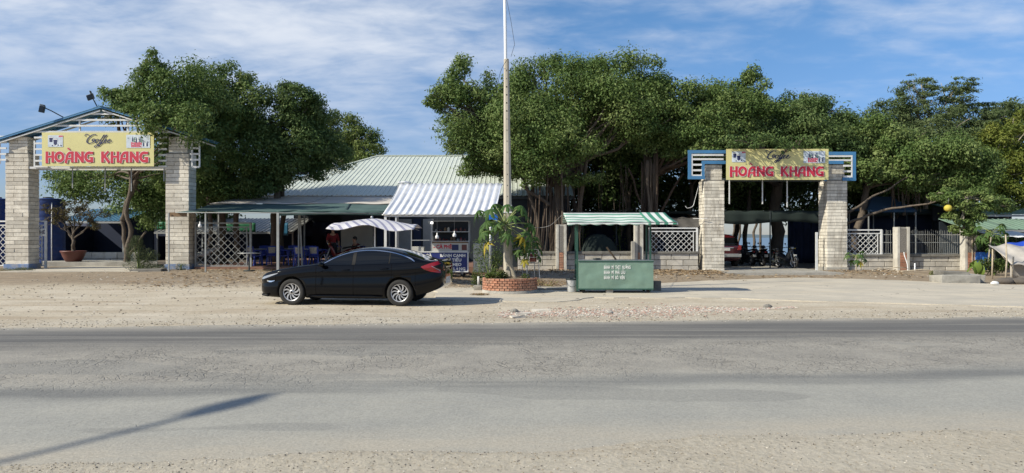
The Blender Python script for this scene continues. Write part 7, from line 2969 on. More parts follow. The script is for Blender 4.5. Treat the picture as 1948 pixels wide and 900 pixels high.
tree('yellow_tree', 'yellow green tree at the end of the row, beyond the green roofed shed', 'tree', (PX(1915, 41), 41, .1), P(1915, 340, 41),
     [BL(1900, 275, 42, 44, 40.5), BL(1942, 262, 36, 44, 41), BL(1905, 335, 46, 42, 40), BL(1955, 330, 36, 56, 40), BL(1870, 330, 34, 40, 40.5), BL(1940, 385, 30, 12, 39.5, .8, .6)],
     38285, .16, 'yellow_leaf', 'bark_pale', 111, .18)

tree('ficus_tree', 'grey green tree closing the row behind the yellow green one', 'tree', (PX(1905, 46), 46, .1), P(1905, 330, 46),
     [BL(1880, 240, 50, 36, 46), BL(1930, 225, 44, 34, 46), BL(1965, 240, 40, 50, 46), BL(1905, 290, 60, 50, 46), BL(1860, 310, 50, 45, 45.5), BL(1940, 350, 50, 40, 45.5)],
     19000, .19, 'olive_leaf', 'bark_grey', 112, .2)

# the canopy goes on behind: trees one glimpses between and under the front row
back = [(345, 46, 'ficus_dark', 350, 85, 60), (985, 47, 'ficus_dark', 330, 90, 70), (1105, 48, 'ficus_dark', 325, 95, 75), (1200, 45, 'ficus_dark', 320, 70, 60), (1300, 48, 'ficus_dark', 330, 90, 72), (1395, 46, 'ficus_dark', 335, 75, 60), (1570, 47, 'ficus_dark', 325, 85, 75), (1680, 46, 'ficus_dark', 340, 80, 62), (1770, 47, 'ficus_dark', 345, 80, 60), (1475, 49, 'ficus_dark', 310, 70, 50)]
blab = ['shaded tree behind the gable gateway, over the blue shed', 'shaded tree just behind the banyan roots', 'shaded tree behind the cart canopy', 'shaded tree behind the reddish hanging roots', 'shaded tree behind the low wall lattice by the cart',
        'shaded tree seen through the gateway above the red suv', 'shaded tree behind the brick pillar beside the rod fence', 'shaded tree behind the dark blue tent', 'shaded tree behind the rod fence', 'shaded tree seen through the gateway above the motorbikes']
for i, (px, D, lm, py, rx, ry) in enumerate(back):
    tree('shade_tree', blab[i], 'tree', (PX(px, D), D, .05), P(px + 6, 385, D),
         [BL(px, py - 15, rx * 1.05, ry * 1.15, D, 3.2), BL(px - rx * .6, py + ry * .75, rx * .7, ry * .55, D - 1, 1.8), BL(px + rx * .6, py + ry * .7, rx * .7, ry * .55, D + 1.5, 2.0), BL(px, py - ry * .3, rx * .8, ry * .6, D - 3.5, 2.4)],
         15000, .27, lm, 'bark_grey', 200 + i, .17, group='shaded trees behind the front row', clump=.42, twigs=False)
mid = [(965, 42.5, 235, 80, 70, 'hidden tree added for shade just behind the crown of the banyan on the pole side'), (1085, 42.3, 225, 85, 75, 'hidden tree added for shade behind the middle of the banyan crown'), (1195, 42.6, 225, 85, 75, 'hidden tree added for shade behind the banyan crown, towards the reddish roots'),
       (1310, 42.4, 250, 80, 62, 'hidden tree added for shade behind the reddish rooted ficus'), (1420, 43.5, 250, 70, 55, 'hidden tree added for shade deep behind the yellow banner of the blue framed gateway'), (1640, 43.5, 290, 80, 55, 'hidden tree added for shade behind the ficus over the dark blue tent')]
for i, (px, D, py, rx, ry, lab) in enumerate(mid):  # unseen middle row, added to darken the cavity below the front crowns
    tree('shade_tree', lab, 'tree', (PX(px, D), D, .05), P(px + 5, 350, D), [BL(px, py, rx, ry, D, 2.6), BL(px - rx * .6, py + ry * .5, rx * .6, ry * .5, D + .6, 2.0), BL(px + rx * .6, py + ry * .5, rx * .6, ry * .5, D + .8, 2.0)],
         15000, .24, 'ficus_dark', 'bark_grey', 400 + i, .15, group='shaded trees behind the front row', twigs=False)
for i, (px, D, h) in enumerate(((1402, 60, 5.2), (1432, 56, 6.0), (1443, 58, 6.4), (1517, 57, 5.6), (1390, 63, 4.6))):
    x = PX(px, D)
    tree('shore_tree', ('thin bent trunk against the sea next to the red suv', 'dark slender trunk in a pair against the sea', 'dark slender trunk, the other of the pair against the sea', 'lone slender trunk against the sea beyond the last motorbike', 'small wispy tree on the shore close to the brick pillar')[i], 'tree', (x, D, -.2), (x + .3, D, h * .6),
         [((x + .2, D, h), (1.0, .8, 1.0)), ((x - .5, D, h * .72), (.7, .6, .4), .5), ((x + .9, D, h * .66), (.6, .6, .35), .5)], 1100, .22, 'ficus_dark', 'bark_grey', 300 + i, .11, group='slender trees on the shore', clump=.4, aspect=.25)
tree('needle_tree', 'distant dark needle tree just showing over the ridge of the green roof', 'tree', (PX(862, 62), 62, 0), P(864, 330, 62), [BL(862, 290, 5, 12, 62), BL(873, 284, 7, 22, 62.5), BL(884, 296, 6, 10, 62)], 1500, .25, 'grey_bush', 'bark_grey', 310, .10, clump=.2, aspect=.15)

# far low shore across the bay, so the horizon is not bare beyond the yard
b = MB()
N_ = 90
for i in range(N_):
    x0_, x1_ = lerp(-1400, 1400, i / N_), lerp(-1400, 1400, (i + 1) / N_)
    h0 = 5 + 5 * abs(mnoise.noise(Vector((i * .37, 2, 0)))); h1 = 5 + 5 * abs(mnoise.noise(Vector(((i + 1) * .37, 2, 0))))
    b.add([(x0_, 1500, -1), (x1_, 1500, -1), (x1_, 1560, h1), (x0_, 1560, h0), (x0_, 1640, -1), (x1_, 1640, -1)], [(0, 1, 2, 3), (3, 2, 5, 4)])
M['far_shore'] = mat('far shore', (0.10, 0.14, 0.16), .9, 0, .2, .02)
tag(b.build('far_shore_hills', M['far_shore'], fixn=False), kind='structure')


# ------------------------------------------------------------------ yard behind the gable gateway
def tank(label, px, D, w, h, z=.3):
    t = thing('water_tank', label, 'water tank', (PX(px, D), D, z), 0, 'deep blue water tanks behind the gable gateway')
    r = w / 2
    b = MB()
    prof = [(0, 0), (r, 0)]
    k = int(h / .28)
    for i in range(k):
        z0 = h * i / k
        prof += [(r, z0 + .02), (r + .007, z0 + .05), (r + .007, z0 + h / k - .05), (r, z0 + h / k - .02)]
    prof += [(r + .02, h - .02), (r + .02, h + .03), (r * .8, h + .06), (r * .3, h + .09), (r * .3, h + .11), (0, h + .12)]
    b.lathe(prof, 36)
    b.build('shell', M['tank_blue'], t)
    b = MB(); b.lathe([(r * .32, h + .08), (r * .32, h + .14), (0, h + .15)], 20); b.build('lid', M['black_plastic'], t)
    b = MB(); b.tube([(r * .7, -r * .75, h * .95), (r * .72, -r * .8, h * .5), (r * .72, -r * .8, .1)], .022, 8); b.build('pipe', M['white_pipe'], t)


tank('deep blue water tank half hidden by the gateway pillar, behind the potted tree', 92, 36.5, 1.45, 3.2)
tank('deep blue water tank outside the gateway pillar at the picture edge', -6, 36.5, 1.3, 3.2)


def shed(name, label, px0, px1, py_eave, py_ridge, D0, D1, mroof, mwall, rib=.3, posts=True, wall=True):
    x0, x1 = PX(px0, D0), PX(px1, D0)
    ze, zr = PZ(py_eave, D0), PZ(py_ridge, D1)
    t = thing(name, label, 'shed', ((x0 + x1) / 2, D0, 0))
    W = x1 - x0
    u = -W / 2
    k = 0
    while u < W / 2 - .05:
        w = min(1.05, W / 2 - u)
        b = MB()
        zo = .006 * (k % 2)
        ribbed_panel(b, u, u + w, lambda q: ((q, -.2, ze + zo), (q, D1 - D0, zr + zo)), rib, .03, -W / 2)
        b.build('roof_panel', M[mroof], t, solid=.01)
        u += w
        k += 1
    b = MB(); b.bar((-W / 2, -.18, ze - .07), (W / 2, -.18, ze - .07), .05, .10); b.build('eave_board', M['grey_steel'], t)
    if posts:
        for i in range(max(2, int(W / 2.5) + 1)):
            x = lerp(-W / 2 + .1, W / 2 - .1, i / max(1, int(W / 2.5)))
            beam(t, 'post', (x, 0, 0), (x, 0, ze - .05), .07, .07, M['grey_steel'], up=(0, 1, 0))
    if wall:
        b = MB(); b.box((0, D1 - D0 - .1, (zr - .1) / 2), (W, .08, zr - .15)); b.build('rear_wall', M[mwall], t)
        for s in (-1, 1):
            b = MB(); b.box((s * (W / 2 - .05), (D1 - D0) / 2, (ze - .2) / 2), (.06, D1 - D0 - .2, ze - .3)); b.build('side_wall', M[mwall], t)
    return t


shed('blue_shed', 'open shed with light blue roof in deep shade behind the potted tree', 112, 238, 421, 398, 42, 45.5, 'roof_blue', 'wall_navy', .25)
shed('grey_shed', 'grey ribbed roof low behind the lattice gate and trunks', 296, 560, 441, 416, 43, 47.0, 'roof_grey', 'wall_navy', .25)
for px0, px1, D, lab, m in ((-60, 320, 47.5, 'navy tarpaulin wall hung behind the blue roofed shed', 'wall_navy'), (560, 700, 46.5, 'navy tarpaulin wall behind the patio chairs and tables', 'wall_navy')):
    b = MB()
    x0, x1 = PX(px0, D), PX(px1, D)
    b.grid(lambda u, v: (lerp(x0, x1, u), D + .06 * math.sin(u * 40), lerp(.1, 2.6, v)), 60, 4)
    tag(b.build('dark_backdrop', M[m], solid=.01), lab, 'tarpaulin')
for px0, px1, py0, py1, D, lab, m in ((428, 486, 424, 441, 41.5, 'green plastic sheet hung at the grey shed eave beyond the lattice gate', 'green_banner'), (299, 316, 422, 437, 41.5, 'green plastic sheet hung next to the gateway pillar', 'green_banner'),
                                      (168, 182, 420, 432, 41.0, 'light blue plastic sheet hung under the light blue roof', 'blue_sheet'), (514, 548, 424, 448, 42.5, 'teal sheet hung between two dark trunks behind the chairs', 'blue_sheet')):
    x0, x1 = PX(px0, D), PX(px1, D)
    b = MB()
    b.grid(lambda u, v: (lerp(x0, x1, u), D + .03 * math.sin(u * 9), lerp(PZ(py1, D), PZ(py0, D), v)), 10, 4)
    tag(b.build('hanging_sheet', M[m], solid=.01), lab, 'plastic sheet')
t = thing('white_block_wall', 'low wall of large white blocks behind the potted tree', 'low wall', (PX(140, 37.5), 37.5, .25))
W = PX(262, 37.5) - PX(140, 37.5)
b = MB(); b.box((W / 2, .12, .32), (W, .16, .62)); b.build('wall_core', M['block_core'], t)
M['white_block'] = mat('whitewashed block', (0.60, 0.59, 0.55), .85, 0, .12, 3, .2, 40, rnd=.1, stain=(.34, .26, .15), samt=.5)
WB = [brick_mesh('block', 1.0, .06, 1.0, M['white_block'], 400 + i) for i in range(2)]
courses(t, WB, 0, W, 0, .66, 2, .62, .06, lambda u, z: ((u, .02, z), 0), 5, gap=.014, name='block')
slab('raised_path', [(PX(84, 34.2), 34.0), (PX(300, 34.2), 34.2), (PX(300, 36.8), 36.8), (PX(80, 36.8), 36.8)], .52, .25, M['concrete'], 1.0, .02, 9)


def potted_tree():
    t = thing('potted_tree', 'sparse russet bonsai tree in a wide red brown bowl', 'potted tree', (PX(135, 34.6), 34.8, .52))
    b = MB()
    b.lathe([(0, .02), (.30, .0), (.34, .02), (.46, .25), (.52, .42), (.56, .46), (.56, .51), (.50, .51), (.46, .44), (0, .42)], 36)
    b.build('bowl', M['terracotta'], t)
    b = MB(); b.lathe([(0, .50), (.25, .48), (.47, .43)], 24); b.build('soil', M['soil'], t)
    r = random.Random(8)
    b = MB()
    limb(b, (0, 0, .45), (-.03, 0, 1.25), .095, .07, r, .3)
    tips = []
    for (x, y, z) in ((-.75, 0, 2.2), (-.95, .2, 1.9), (.6, 0, 2.1), (.95, -.1, 1.8), (.1, .1, 2.6), (-.3, -.2, 2.5), (.35, .2, 2.4), (1.2, 0, 2.2), (-1.1, 0, 2.5)):
        pts = limb(b, (-.03, 0, 1.2 + r.uniform(-.15, .05)), (x, y, z), .045, .012, r, .3)
        tips.append(((x, y, z), (.28, .25, .2)))
        for _ in range(3):
            s_ = Vector(pts[int(len(pts) * r.uniform(.4, .85))])
            e_ = s_ + Vector((r.uniform(-.45, .45), r.uniform(-.3, .3), r.uniform(.1, .55)))
            limb(b, s_, e_, .016, .006, r, .3, 3, seg=5)
            tips.append((tuple(e_), (.16, .14, .12), .5))
    b.build('trunk', M['bark_grey'], t, fixn=False)
    me = foliage_mesh('crown', [(c[0], tuple(q * 1.5 for q in c[1])) + tuple(c[2:]) for c in tips], 4200, .085, M['russet_leaf'], 9, lumps=7, lump=.6)
    o = bpy.data.objects.new('crown', me); COL.objects.link(o); o.parent = t


potted_tree()
leafy('feathery_shrub', 'grey green feathery shrub in front of the gateway pillar', 'shrub', (PX(266, 29.9), 29.9, .28), [((0, 0, .34), (.72, .4, .33)), ((-.18, 0, .85), (.45, .35, .4)), ((.32, 0, .62), (.5, .35, .35)), ((-.12, 0, 1.2), (.26, .2, .28)), ((.55, -.1, .17), (.6, .35, .16))], 4600, .12, M['grey_bush'], 51, 12, .13)
b = MB()
b.box((0, 0, .08), (1.25, .5, .16), jit=.02)
o = b.build('kerb_stone', M['coping'], None, (PX(280, 29.4), 29.5, .26), bevel=.02)
tag(o, 'grey kerb stone lying beside the feathery shrub', 'kerb stone')
leafy('weed', 'small green weeds at the gateway pillar beside the shade net pole', 'weed', (PX(345, 30.3), 30.3, .3), [((0, 0, .15), (.25, .15, .2))], 300, .09, M['bush'], 52, 4, .2)
leafy('weed', 'rough grass and weeds on the kerb before the blue plinth', 'weed', (PX(22, 30.0), 30.0, .3), [((0, 0, .05), (.9, .25, .09)), ((.5, 0, .06), (.5, .2, .1))], 900, .09, M['grey_bush'], 53, 4, .16)


def floodlight(label, p_head, p_foot, tilt):
    t = thing('floodlight', label, 'floodlight', p_foot, 0, 'floodlights on arms over the gable')
    d = Vector(p_head) - Vector(p_foot)
    b = MB(); b.tube([(0, 0, 0), tuple(d * .6 + Vector((0, 0, .02))), tuple(d)], .022, 8); b.build('arm', M['dark_steel'], t)
    b = MB()
    b.box((0, 0, -.10), (.23, .07, .29), ry=tilt)
    b.box((.02, 0, .07), (.18, .11, .04), ry=tilt)
    h = b.build('lamp_housing', M['dark_steel'], t, tuple(d), bevel=.012)
    b = MB(); b.box((-.01, -.04, -.10), (.19, .012, .24), ry=tilt); b.build('glass', M['tint_glass'], h)


floodlight('floodlight on a long arm over the bare slope of the gable', P(80, 203, 30.6), P(122, 224, 31.0), R(12))
floodlight('floodlight at the ridge of the gable, against the leaves', P(172, 180, 30.6), P(186, 205, 31.0), R(70))

# ------------------------------------------------------------------ yard behind the second gateway and the wall
def net_roof(name, label, px0, px1, py_front, D0, D1, flap, m='net_black', zback=None):
    x0, x1 = PX(px0, D0), PX(px1, D0)
    z = PZ(py_front, D0)
    t = thing(name, label, 'shade net', ((x0 + x1) / 2, D0, 0))
    W = x1 - x0
    b = MB()
    b.grid(lambda u, v: ((u - .5) * W, (D1 - D0) * v, z + ((zback or z) - z) * v + .06 * math.sin(u * 9) * math.sin(v * 7) - .12 * math.sin(v * PI)), 24, 14)
    if flap:
        b.grid(lambda u, v: ((u - .5) * W, .03 * math.sin(u * 30), z - flap * v * (1 + .12 * math.sin(u * 7))), 40, 3)
    b.build('net_sheet', M[m], t, solid=.008)
    for i in range(3):
        x = lerp(-W / 2 + .05, W / 2 - .05, i / 2)
        for y in (0, D1 - D0):
            beam(t, 'post', (x, y, 0), (x, y, z), .05, .05, M['dark_steel'], up=(0, 1, 0))
    return t


net_roof('shade_net', 'black green shade net stretched over the motorbikes inside the gateway', 1366, 1564, 401, 36.4, 50, .60)
net_roof('shade_net', 'dark shade net roof behind the banyan and the cart', 1015, 1330, 402, 40, 49, .15)
net_roof('shade_net', 'dark shade net roof behind the rod fence', 1600, 1850, 398, 41, 49, .35)
t = thing('blue_tent', 'dark blue pyramid tent behind the lattice panel and bough', 'tent', (PX(1677, 38.8), 38.8, 0))
b = MB()
k = 38.8 / F
ze, zp = PZ(401, 38.8), PZ(374, 38.8)
hw = 45 * k
b.add([(-hw, -1.1, ze), (hw, -1.1, ze), (hw, 1.1, ze), (-hw, 1.1, ze), (-.5, 0, zp), (.5, 0, zp)], [(0, 1, 5, 4), (1, 2, 5), (2, 3, 4, 5), (3, 0, 4)])
b.grid(lambda u, v: (lerp(-hw, hw, u), -1.1, ze - .12 * v), 8, 1)
M['tent_blue'] = mat('dark blue tent cloth', (0.014, 0.045, 0.09), .7, 0, .15, 2)
b.build('tent_roof', M['tent_blue'], t, solid=.01)
for x in (-hw + .04, 0.1, hw - .04):
    for y in (-1.08, 1.08):
        beam(t, 'post', (x, y, 0), (x, y, ze), .045, .045, M['grey_steel'], up=(0, 1, 0))
for px0, px1, D, py, lab in ((1612, 1850, 42.0, 400, 'navy tarpaulin wall behind the dark blue tent and rod fence'), (1500, 1566, 44.0, 420, 'navy tarpaulin wall inside the gateway behind the last motorbike'), (1035, 1215, 45.0, 412, 'dark sheet standing in for shade low behind the cart'), (1228, 1340, 44.0, 410, 'dark sheet standing in for shade behind the lattice by the cart')):  # the two by the cart are dark sheets standing in for deep shade
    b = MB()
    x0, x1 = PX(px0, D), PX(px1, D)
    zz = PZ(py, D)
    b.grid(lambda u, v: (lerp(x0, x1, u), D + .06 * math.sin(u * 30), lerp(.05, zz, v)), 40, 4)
    tag(b.build('dark_backdrop', M['wall_navy'], solid=.01), lab, 'tarpaulin')
b = MB()
b.grid(lambda u, v: (lerp(-1.1, 1.1, u), lerp(-.7, .7, v), 1.7 * (1 - abs(2 * u - 1) ** 2.6) ** .6 * (1 - abs(2 * v - 1) ** 3) ** .5 + .10 * mnoise.noise(Vector((u * 6, v * 6, 1)))), 24, 16)
o = b.build('covered_stack', M['net_black'], None, (PX(1140, 37.2), 37.4, .1))
tag(o, 'dark tarpaulin draped over a stack behind the middle of the wall', 'covered stack')
t = thing('grey_awning', 'small grey awning sheet between the cart canopy and the brick pillar', 'awning', (PX(1305, 35.2), 35.2, 0))
W = 62 * 35.2 / F
b = MB(); b.grid(lambda u, v: ((u - .5) * W, lerp(-.5, .9, v), PZ(429, 35.2) + .40 * v - .10 * math.sin(u * PI) * (1 - v) + .03 * math.sin(u * 15)), 16, 6); b.build('awning_sheet', M['dark_tarp'], t, solid=.01)
for x in (-W / 2 + .04, W / 2 - .04):
    for y, z in ((-.45, PZ(431, 35.2)), (.85, PZ(431, 35.2) + .44)):
        beam(t, 'post', (x, y, 0), (x, y, z), .04, .04, M['dark_steel'], up=(0, 1, 0))

shed('green_shed', 'shed with green ribbed roof beyond the end post', 1846, 2010, 408, 389, 37.5, 41.0, 'roof_deep_green', 'wall_teal', .35)
shed('grey_lean_to', 'grey ribbed lean-to roof below the green shed roof', 1836, 2010, 437, 417, 34.8, 37.0, 'roof_deep_green', 'wall_teal', .3)
t = thing('white_awning', 'bright white plastic sheet sloping over the plants at the picture edge', 'awning', (PX(1925, 32.6), 32.6, 0))
W = 95 * 32.6 / F
b = MB(); b.grid(lambda u, v: ((u - .5) * W * (1 - .12 * v), lerp(-.4, 1.3, v), PZ(447 + 4 * 1, 32.6) + .30 * v - .06 * (u - .5) + .02 * math.sin(u * 22)), 20, 5); b.build('awning_sheet', M['white_pipe'], t, solid=.01)
for x in (-W / 2 + .1, W / 2 - .1):
    for y in (-.35, 1.2):
        beam(t, 'post', (x, y, 0), (x, y, PZ(451, 32.6) + (0 if y < 0 else .24)), .04, .04, M['stick'], up=(0, 1, 0))

t = thing('yellow_lantern', 'round yellow paper lantern hanging from the bough', 'lantern', P(1803.5, 396, 31.7))
b = MB()
prof = [(0, .145)] + [((.165 - .007 * (i % 2)) * math.sin(PI * i / 16), .145 * math.cos(PI * i / 16)) for i in range(1, 16)] + [(0, -.145)]
b.lathe(prof, 24); b.build('lamp_shade', M['lantern'], t)
b = MB(); b.tube([(0, 0, .16), (.03, 0, .42)], .006, 5); b.build('cord', M['cable'], t)
t = thing('blue_barrel', 'bright blue plastic barrel behind the slender papaya', 'barrel', (PX(1870, 33.6), 33.6, .1))
b = MB()
b.lathe([(0, 0), (.27, 0), (.29, .03), (.30, .2), (.305, .22), (.295, .25), (.30, .5), (.305, .52), (.295, .55), (.30, .80), (.27, .88), (.27, .92), (0, .92)], 32); b.build('shell', M['barrel_blue'], t)
b = MB(); b.lathe([(.28, .90), (.285, .95), (.27, .96), (0, .95)], 28); b.build('lid', M['black_plastic'], t)


def taro():
    t = thing('taro_plant', 'lime green broad leaved taro at the foot of the end post', 'plant', (PX(1856, 30.6), 30.6, .12))
    r = random.Random(2)
    b = MB()
    hue = []
    n = 8
    rows = []
    for i in range(n + 1):
        q = i / n
        w = .26 * (math.sin(PI * (q * .92 + .06)) ** .75) * (1.15 - .45 * q)
        z = -.30 * q * q
        rows += [(-w, q * .62 - .18 * (q < .15), z - .05), (0, q * .62, z), (w, q * .62 - .18 * (q < .15), z - .05)]
    fs = []
    for i in range(n):
        o = 3 * i
        fs += [(o, o + 1, o + 4, o + 3), (o + 1, o + 2, o + 5, o + 4)]
    b.add(rows, fs, 0, True)
    me = b.mesh('leaf', M['taro_leaf'])
    at = me.attributes.new('hue', 'FLOAT', 'FACE'); at.data.foreach_set('value', [.5] * len(fs))
    for (x, y, z, rx, rz) in ((0, -.15, .62, -1.1, 2.9), (-.15, -.1, .50, -.9, 3.6), (.20, -.1, .42, -1.2, 2.3), (.05, .1, .75, -.5, .4), (-.2, .1, .40, -.7, 1.2)):
        b = MB(); b.tube([(0, 0, 0), (x * .3, y * .4, z * .5), (x * .8, y, z * .8)], [.02, .016, .012], 6); b.build('stalk', M['stalk'], t)
        inst('leaf', me, t, (x * .8, y, z * .8), (rx, 0, rz), (.62, .62, .62))


taro()
leafy('shrub', 'thick green shrub between the taro and the bamboo stake', 'shrub', (PX(1890, 30.6), 30.6, .08), [((0, 0, .35), (.55, .3, .3)), ((-.3, 0, .5), (.3, .3, .28)), ((.35, .1, .45), (.35, .25, .3))], 1500, .11, M['bush'], 61, 8)
leafy('shrub', 'loose hedge of mixed green leaves under the white plastic sheet', 'shrub', (PX(1915, 33.6), 33.8, .08), [((0, 0, .9), (1.1, .4, .7)), ((-.7, 0, 1.2), (.6, .4, .5)), ((.6, 0, 1.2), (.7, .4, .45))], 3200, .12, M['bush'], 62, 10)
leafy('weed', 'yellow flowered weeds on the rim of the concrete well cover', 'weed', (PX(1782, 27.2), 27.3, .1), [((0, 0, .2), (.22, .15, .18))], 260, .09, M['yellow_leaf'], 63, 4)
t = thing('bamboo_stake', 'pale bamboo stake leaning before the grey tarpaulin', 'stake', (PX(1909, 27.4), 27.3, .02))
b = MB(); b.tube([(0, 0, -.1), (.08, .04, .8), (.05, .06, 1.75)], [.035, .03, .024], 8); b.build('cane', M['stick'], t)
b = MB(); b.tube([(.08, .04, .75), (-.16, .02, 1.05)], [.015, .01], 6); b.build('branch', M['stick'], t)


def tarps():
    t = thing('tarp_shelter', 'dusty grey tarpaulin over poles, sagging beside the bamboo stake', 'tarpaulin', (PX(1940, 28.0), 28.0, 0))
    z1, z0 = PZ(474, 28), PZ(503, 28)
    b = MB()
    b.grid(lambda u, v: (lerp(-.62, 1.3, u), lerp(-.5, .9, v), lerp(z0 + .28 * u, z1 + .15, v) - .16 * math.sin(u * PI) * (1 - v) + .04 * mnoise.noise(Vector((u * 5, v * 5, 2))) + .05 * math.sin(u * 12 + v * 3)), 24, 12)
    b.build('tarpaulin', M['tarp_grey'], t, solid=.008)
    for x, y in ((-.58, -.45), (.5, -.45), (-.5, .85), (1.1, .85), (1.2, -.4)):
        b = MB(); b.tube([(x, y, 0), (x + .03, y, 1.25 if y > 0 else .95)], .03, 6); b.build('pole', M['stick'], t)
    t = thing('blue_tarp', 'royal blue tarpaulin folded over the rear of the grey one', 'tarpaulin', (PX(1948, 29.6), 29.6, 0))
    z = PZ(466, 29.6)
    b = MB()
    b.grid(lambda u, v: (lerp(-.50, 1.2, u), lerp(-.4, .5, v), z - .28 + .30 * v + .12 * math.sin(u * 3) + .03 * math.sin(u * 14)), 20, 8)
    b.build('tarpaulin', M['tarp_blue'], t, solid=.008)
    for x in (-.4, 1.0):
        b = MB(); b.tube([(x, 0, 0), (x, 0, z)], .03, 6); b.build('pole', M['stick'], t)
    b = MB()
    b.grid(lambda u, v: (lerp(-.45, 1.2, u) , .1 + .1 * math.sin(u * 7), lerp(.05, .85, v)), 14, 4)
    tag(b.build('sack_pile', M['tarp_grey'], None, (PX(1945, 28.4), 28.3, 0), solid=.05), 'dirty cloth sheet hanging under the grey tarpaulin', 'cloth')
    r = random.Random(15)
    for i in range(4):
        b = MB()
        b.ball((0, 0, 0), (.30 * r.uniform(.8, 1.2), .24, .17 * r.uniform(.8, 1.2)), 12)
        for j, v in enumerate(b.v):
            k_ = 1 + .22 * mnoise.noise(Vector(v) * 4 + Vector((i * 7, 0, 0)))
            b.v[j] = tuple(c * k_ for c in v)
        tag(b.build('boulder', M['dark_rock'], None, (PX(1918 + i * 16, 26.2), 26.4 + .2 * (i % 2), .10)), ('rounded dark boulder next to the foot of the bamboo stake', 'rounded dark boulder second from the bamboo stake', 'rounded dark boulder third from the bamboo stake', 'rounded dark boulder at the picture edge')[i], 'boulder', 'dark boulders under the grey tarpaulin')


tarps()


def well_cover():
    t = thing('well_cover', 'weathered concrete well head with a loose slab on top', 'well cover', (PX(1822, 26.6), 26.8, .03), R(-4))
    b = MB(); b.box((0, 0, .13), (1.36, .95, .30), jit=.04); b.build('well_head', M['concrete'], t, bevel=.025)
    b = MB(); b.box((-.10, .02, .35), (.95, .75, .13), jit=.035); b.build('slab', M['coping'], t, bevel=.02)
    b = MB(); b.box((.85, .1, .14), (.26, .5, .30), jit=.03); b.build('side_block', M['concrete'], t, bevel=.02)


well_cover()
b = MB()
b.ball((0, 0, .06), (.15, .10, .07), 12)
for j, v in enumerate(b.v):
    b.v[j] = tuple(c * (1 + .3 * mnoise.noise(Vector(v) * 9)) for c in v)
tag(b.build('plastic_bag', M['print_white'], None, (PX(1893, 25.2), 25.2, .05)), 'crumpled white plastic bag on the ground near the well cover', 'bag')
for px, D, lab, L, rz, z in ((1700, 32.6, 'bleached stick lying before the low block wall', 1.5, .15, .3), (1745, 32.0, 'thin bleached branch slanting away from the pebbled post', 1.3, -.3, .3), (1672, 32.5, 'short grey stick among the litter below the seedling', .9, .5, .28)):
    b = MB(); b.tube(catmull([(-L / 2, 0, 0), (-L * .1, .08, .05), (L * .2, -.03, .10), (L / 2, .06, .02)], 3), [.03, .028, .026, .024, .022, .02, .018, .016, .014, .012], 6)
    o = b.build('stick', M['stick'], None, (PX(px, D), D, gz(PX(px, D), D) + .06)); o.rotation_euler = (0, 0, rz)
    tag(o, lab, 'stick', 'loose sticks along the block wall')
t = thing('standpipe', 'bent white water pipe standing by the pebbled post', 'standpipe', (PX(1727, 33.0), 33.0, .1))
b = MB(); b.tube(catmull([(0, 0, -.1), (-.02, 0, .35), (-.14, .02, .75), (-.16, .02, .9)], 4), .022, 8); b.build('pipe', M['white_pipe'], t)
b = MB(); b.tube([(.15, -.3, -.1), (.15, -.3, .42)], .03, 8); b.build('short_pipe', M['white_pipe'], t)
t = thing('white_screen_wall', 'white perforated block wall glimpsed through the rod fence', 'wall', (PX(1822, 36.4), 36.4, .1))
b = MB(); b.box((0, .05, .85), (1.0, .08, 1.7)); b.build('wall_core', M['block_core'], t)
courses(t, WB, -.5, .5, 0, 1.72, 8, .30, .06, lambda u, z: ((u, -.02, z), 0), 6, gap=.05, name='block')


def wire(label, pts, m='cable', r=.009):
    b = MB()
    b.tube(catmull([tuple(p) for p in pts], 6), r, 5)
    tag(b.build('cable', M[m]), label, 'cable')


wire('slack grey cable from the banyan roots to the cart canopy', [P(1008, 433, 34), P(1030, 433, 30), P(1048, 428, 26), P(1068, 410, 22.4)])
wire('thin cable sagging from the cart ridge back to the reddish rooted ficus', [P(1110, 405, 22.4), P(1160, 404, 30), P(1210, 395, 38)], 'dark_cable', .008)
wire('white cord hooked up between the brick pillar and the grey awning', [P(1330, 350, 34.2), P(1322, 380, 34.6), P(1318, 392, 34.6), P(1308, 396, 34.6), P(1304, 392, 34.6)], 'white_pipe', .012)
wire('white cord stretched from the grey awning to the brick pillar face', [P(1318, 416, 34.6), P(1332, 416, 34), P(1346, 415, 33.9)], 'white_pipe', .012)

leafy('shrub', 'sunlit shrub glimpsed between the cart post and the dark covered stack', 'shrub', (PX(1104, 42), 42, .1), [((0, 0, 1.3), (.5, .3, .8)), ((.2, 0, 2.0), (.4, .3, .5))], 420, .16, M['ficus_light'], 71, 5)
leafy('shrub', 'sunlit shrub glimpsed between the covered stack and the stub post', 'shrub', (PX(1180, 42), 42, .1), [((0, 0, 1.4), (.45, .3, .8)), ((-.1, 0, 2.1), (.35, .3, .4))], 380, .16, M['ficus_light'], 72, 5)

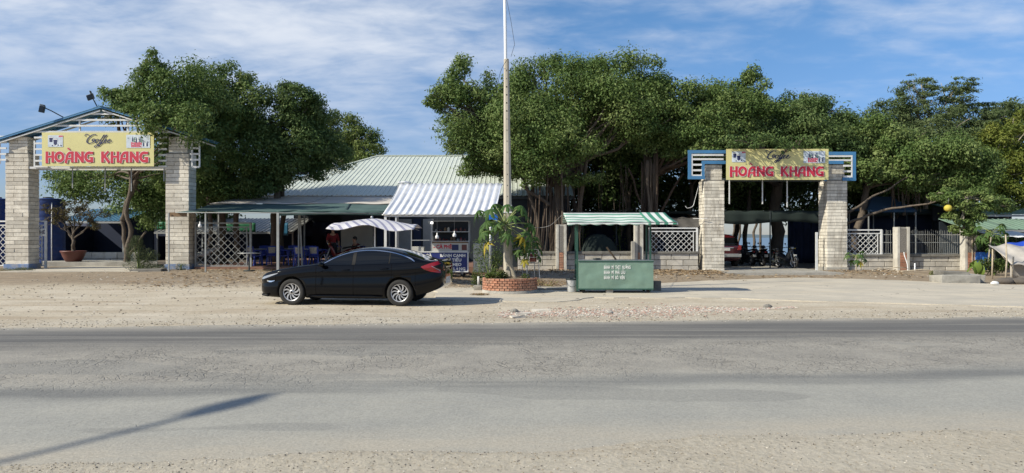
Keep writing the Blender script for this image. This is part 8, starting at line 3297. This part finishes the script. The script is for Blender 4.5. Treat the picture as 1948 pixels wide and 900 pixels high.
# ------------------------------------------------------------------ clods, debris that can be told apart
for px, py, s, lab, m in ((978, 592, .10, 'dark chunk sticking up at the thin end of the rubble bed', 'coping'), (1462, 584, .12, 'dark lump of concrete closing the far end of the rubble bed', 'coping'), (1160, 594, .07, 'grey lump in the middle of the rubble bed', 'concrete')):
    D = 1.65 * F / (py - 450)
    b = MB()
    b.ball((0, 0, s * .3), (s, s * .7, s * .6), 10)
    for j, v in enumerate(b.v):
        k_ = 1 + .35 * mnoise.noise(Vector(v) * 7 + Vector((px, 0, 0)))
        b.v[j] = tuple(c * k_ for c in v)
    o = b.build('concrete_chunk', M[m], None, (PX(px, D), D, .02))
    for p_ in o.data.polygons:
        p_.use_smooth = False
    tag(o, lab, 'chunk', 'chunks in the rubble bed')
r = random.Random(19)
for i, (px, py, L, lab) in enumerate(((995, 596, .5, 'white plaster slab lying flat beside the upright chunk'), (1030, 590, .6, 'long pale plaster strip at the thin end of the rubble bed'), (985, 602, .4, 'broken plaster piece nearest to the asphalt'))):
    D = 1.65 * F / (py - 450)
    b = MB(); b.box((0, 0, .015), (L * .7, .13, .035), jit=.02)
    o = b.build('plaster_slab', M['rubble_white'], None, (PX(px, D), D, .03)); o.rotation_euler = (r.uniform(-.1, .1), 0, r.uniform(-.4, .4))
    tag(o, lab, 'slab', 'plaster slabs in the rubble bed')
b = MB(); b.box((0, 0, .025), (1.25, .30, .06), jit=.015)
o = b.build('kerb_stone', M['concrete'], None, (PX(1050, 22.6), 23.0, .05), bevel=.015); o.rotation_euler = (0, 0, .05)
tag(o, 'flat grey kerb stone lying between planter and bucket', 'kerb stone')


# ------------------------------------------------------------------ street lamp on this side of the road (throws the long shadow on the asphalt)
def street_lamp():
    t = thing('street_lamp', 'street lamp on the near roadside whose shadow crosses the asphalt', 'street lamp', (-14.38, -.59, 0))
    b = MB(); b.tube([(0, 0, 0), (0, 0, 3.6), (0, 0, 7.3)], [.10, .085, .07], 14); b.build('pole', M['pole'], t)
    b = MB(); b.tube(catmull([(0, 0, 7.2), (.25, .35, 7.55), (.75, 1.3, 7.85), (1.45, 2.7, 8.0)], 5), [.032] * 8 + [.042] * 8, 10); b.build('arm', M['steel'], t)
    b = MB()
    d = Vector((1.5, 2.85, 8.0)); f = Vector((.42, .9, .03)).normalized(); s = Vector((f.y, -f.x, 0))
    n = 10
    rows = []
    for i in range(n + 1):
        q = i / n
        c = d + f * (q - .15) * 1.15
        w = .165 * math.sin(PI * min(1, .12 + q * .86)) ** .7
        h = .09 * math.sin(PI * min(1, .12 + q * .86))
        for k in range(10):
            a = 2 * PI * k / 10
            rows.append(tuple(c + s * w * math.cos(a) + Vector((0, 0, h * math.sin(a)))))
    b.add(rows, [(i * 10 + k, i * 10 + (k + 1) % 10, (i + 1) * 10 + (k + 1) % 10, (i + 1) * 10 + k) for i in range(n) for k in range(10)], 0, True)
    b.build('lamp_head', M['steel'], t)


street_lamp()
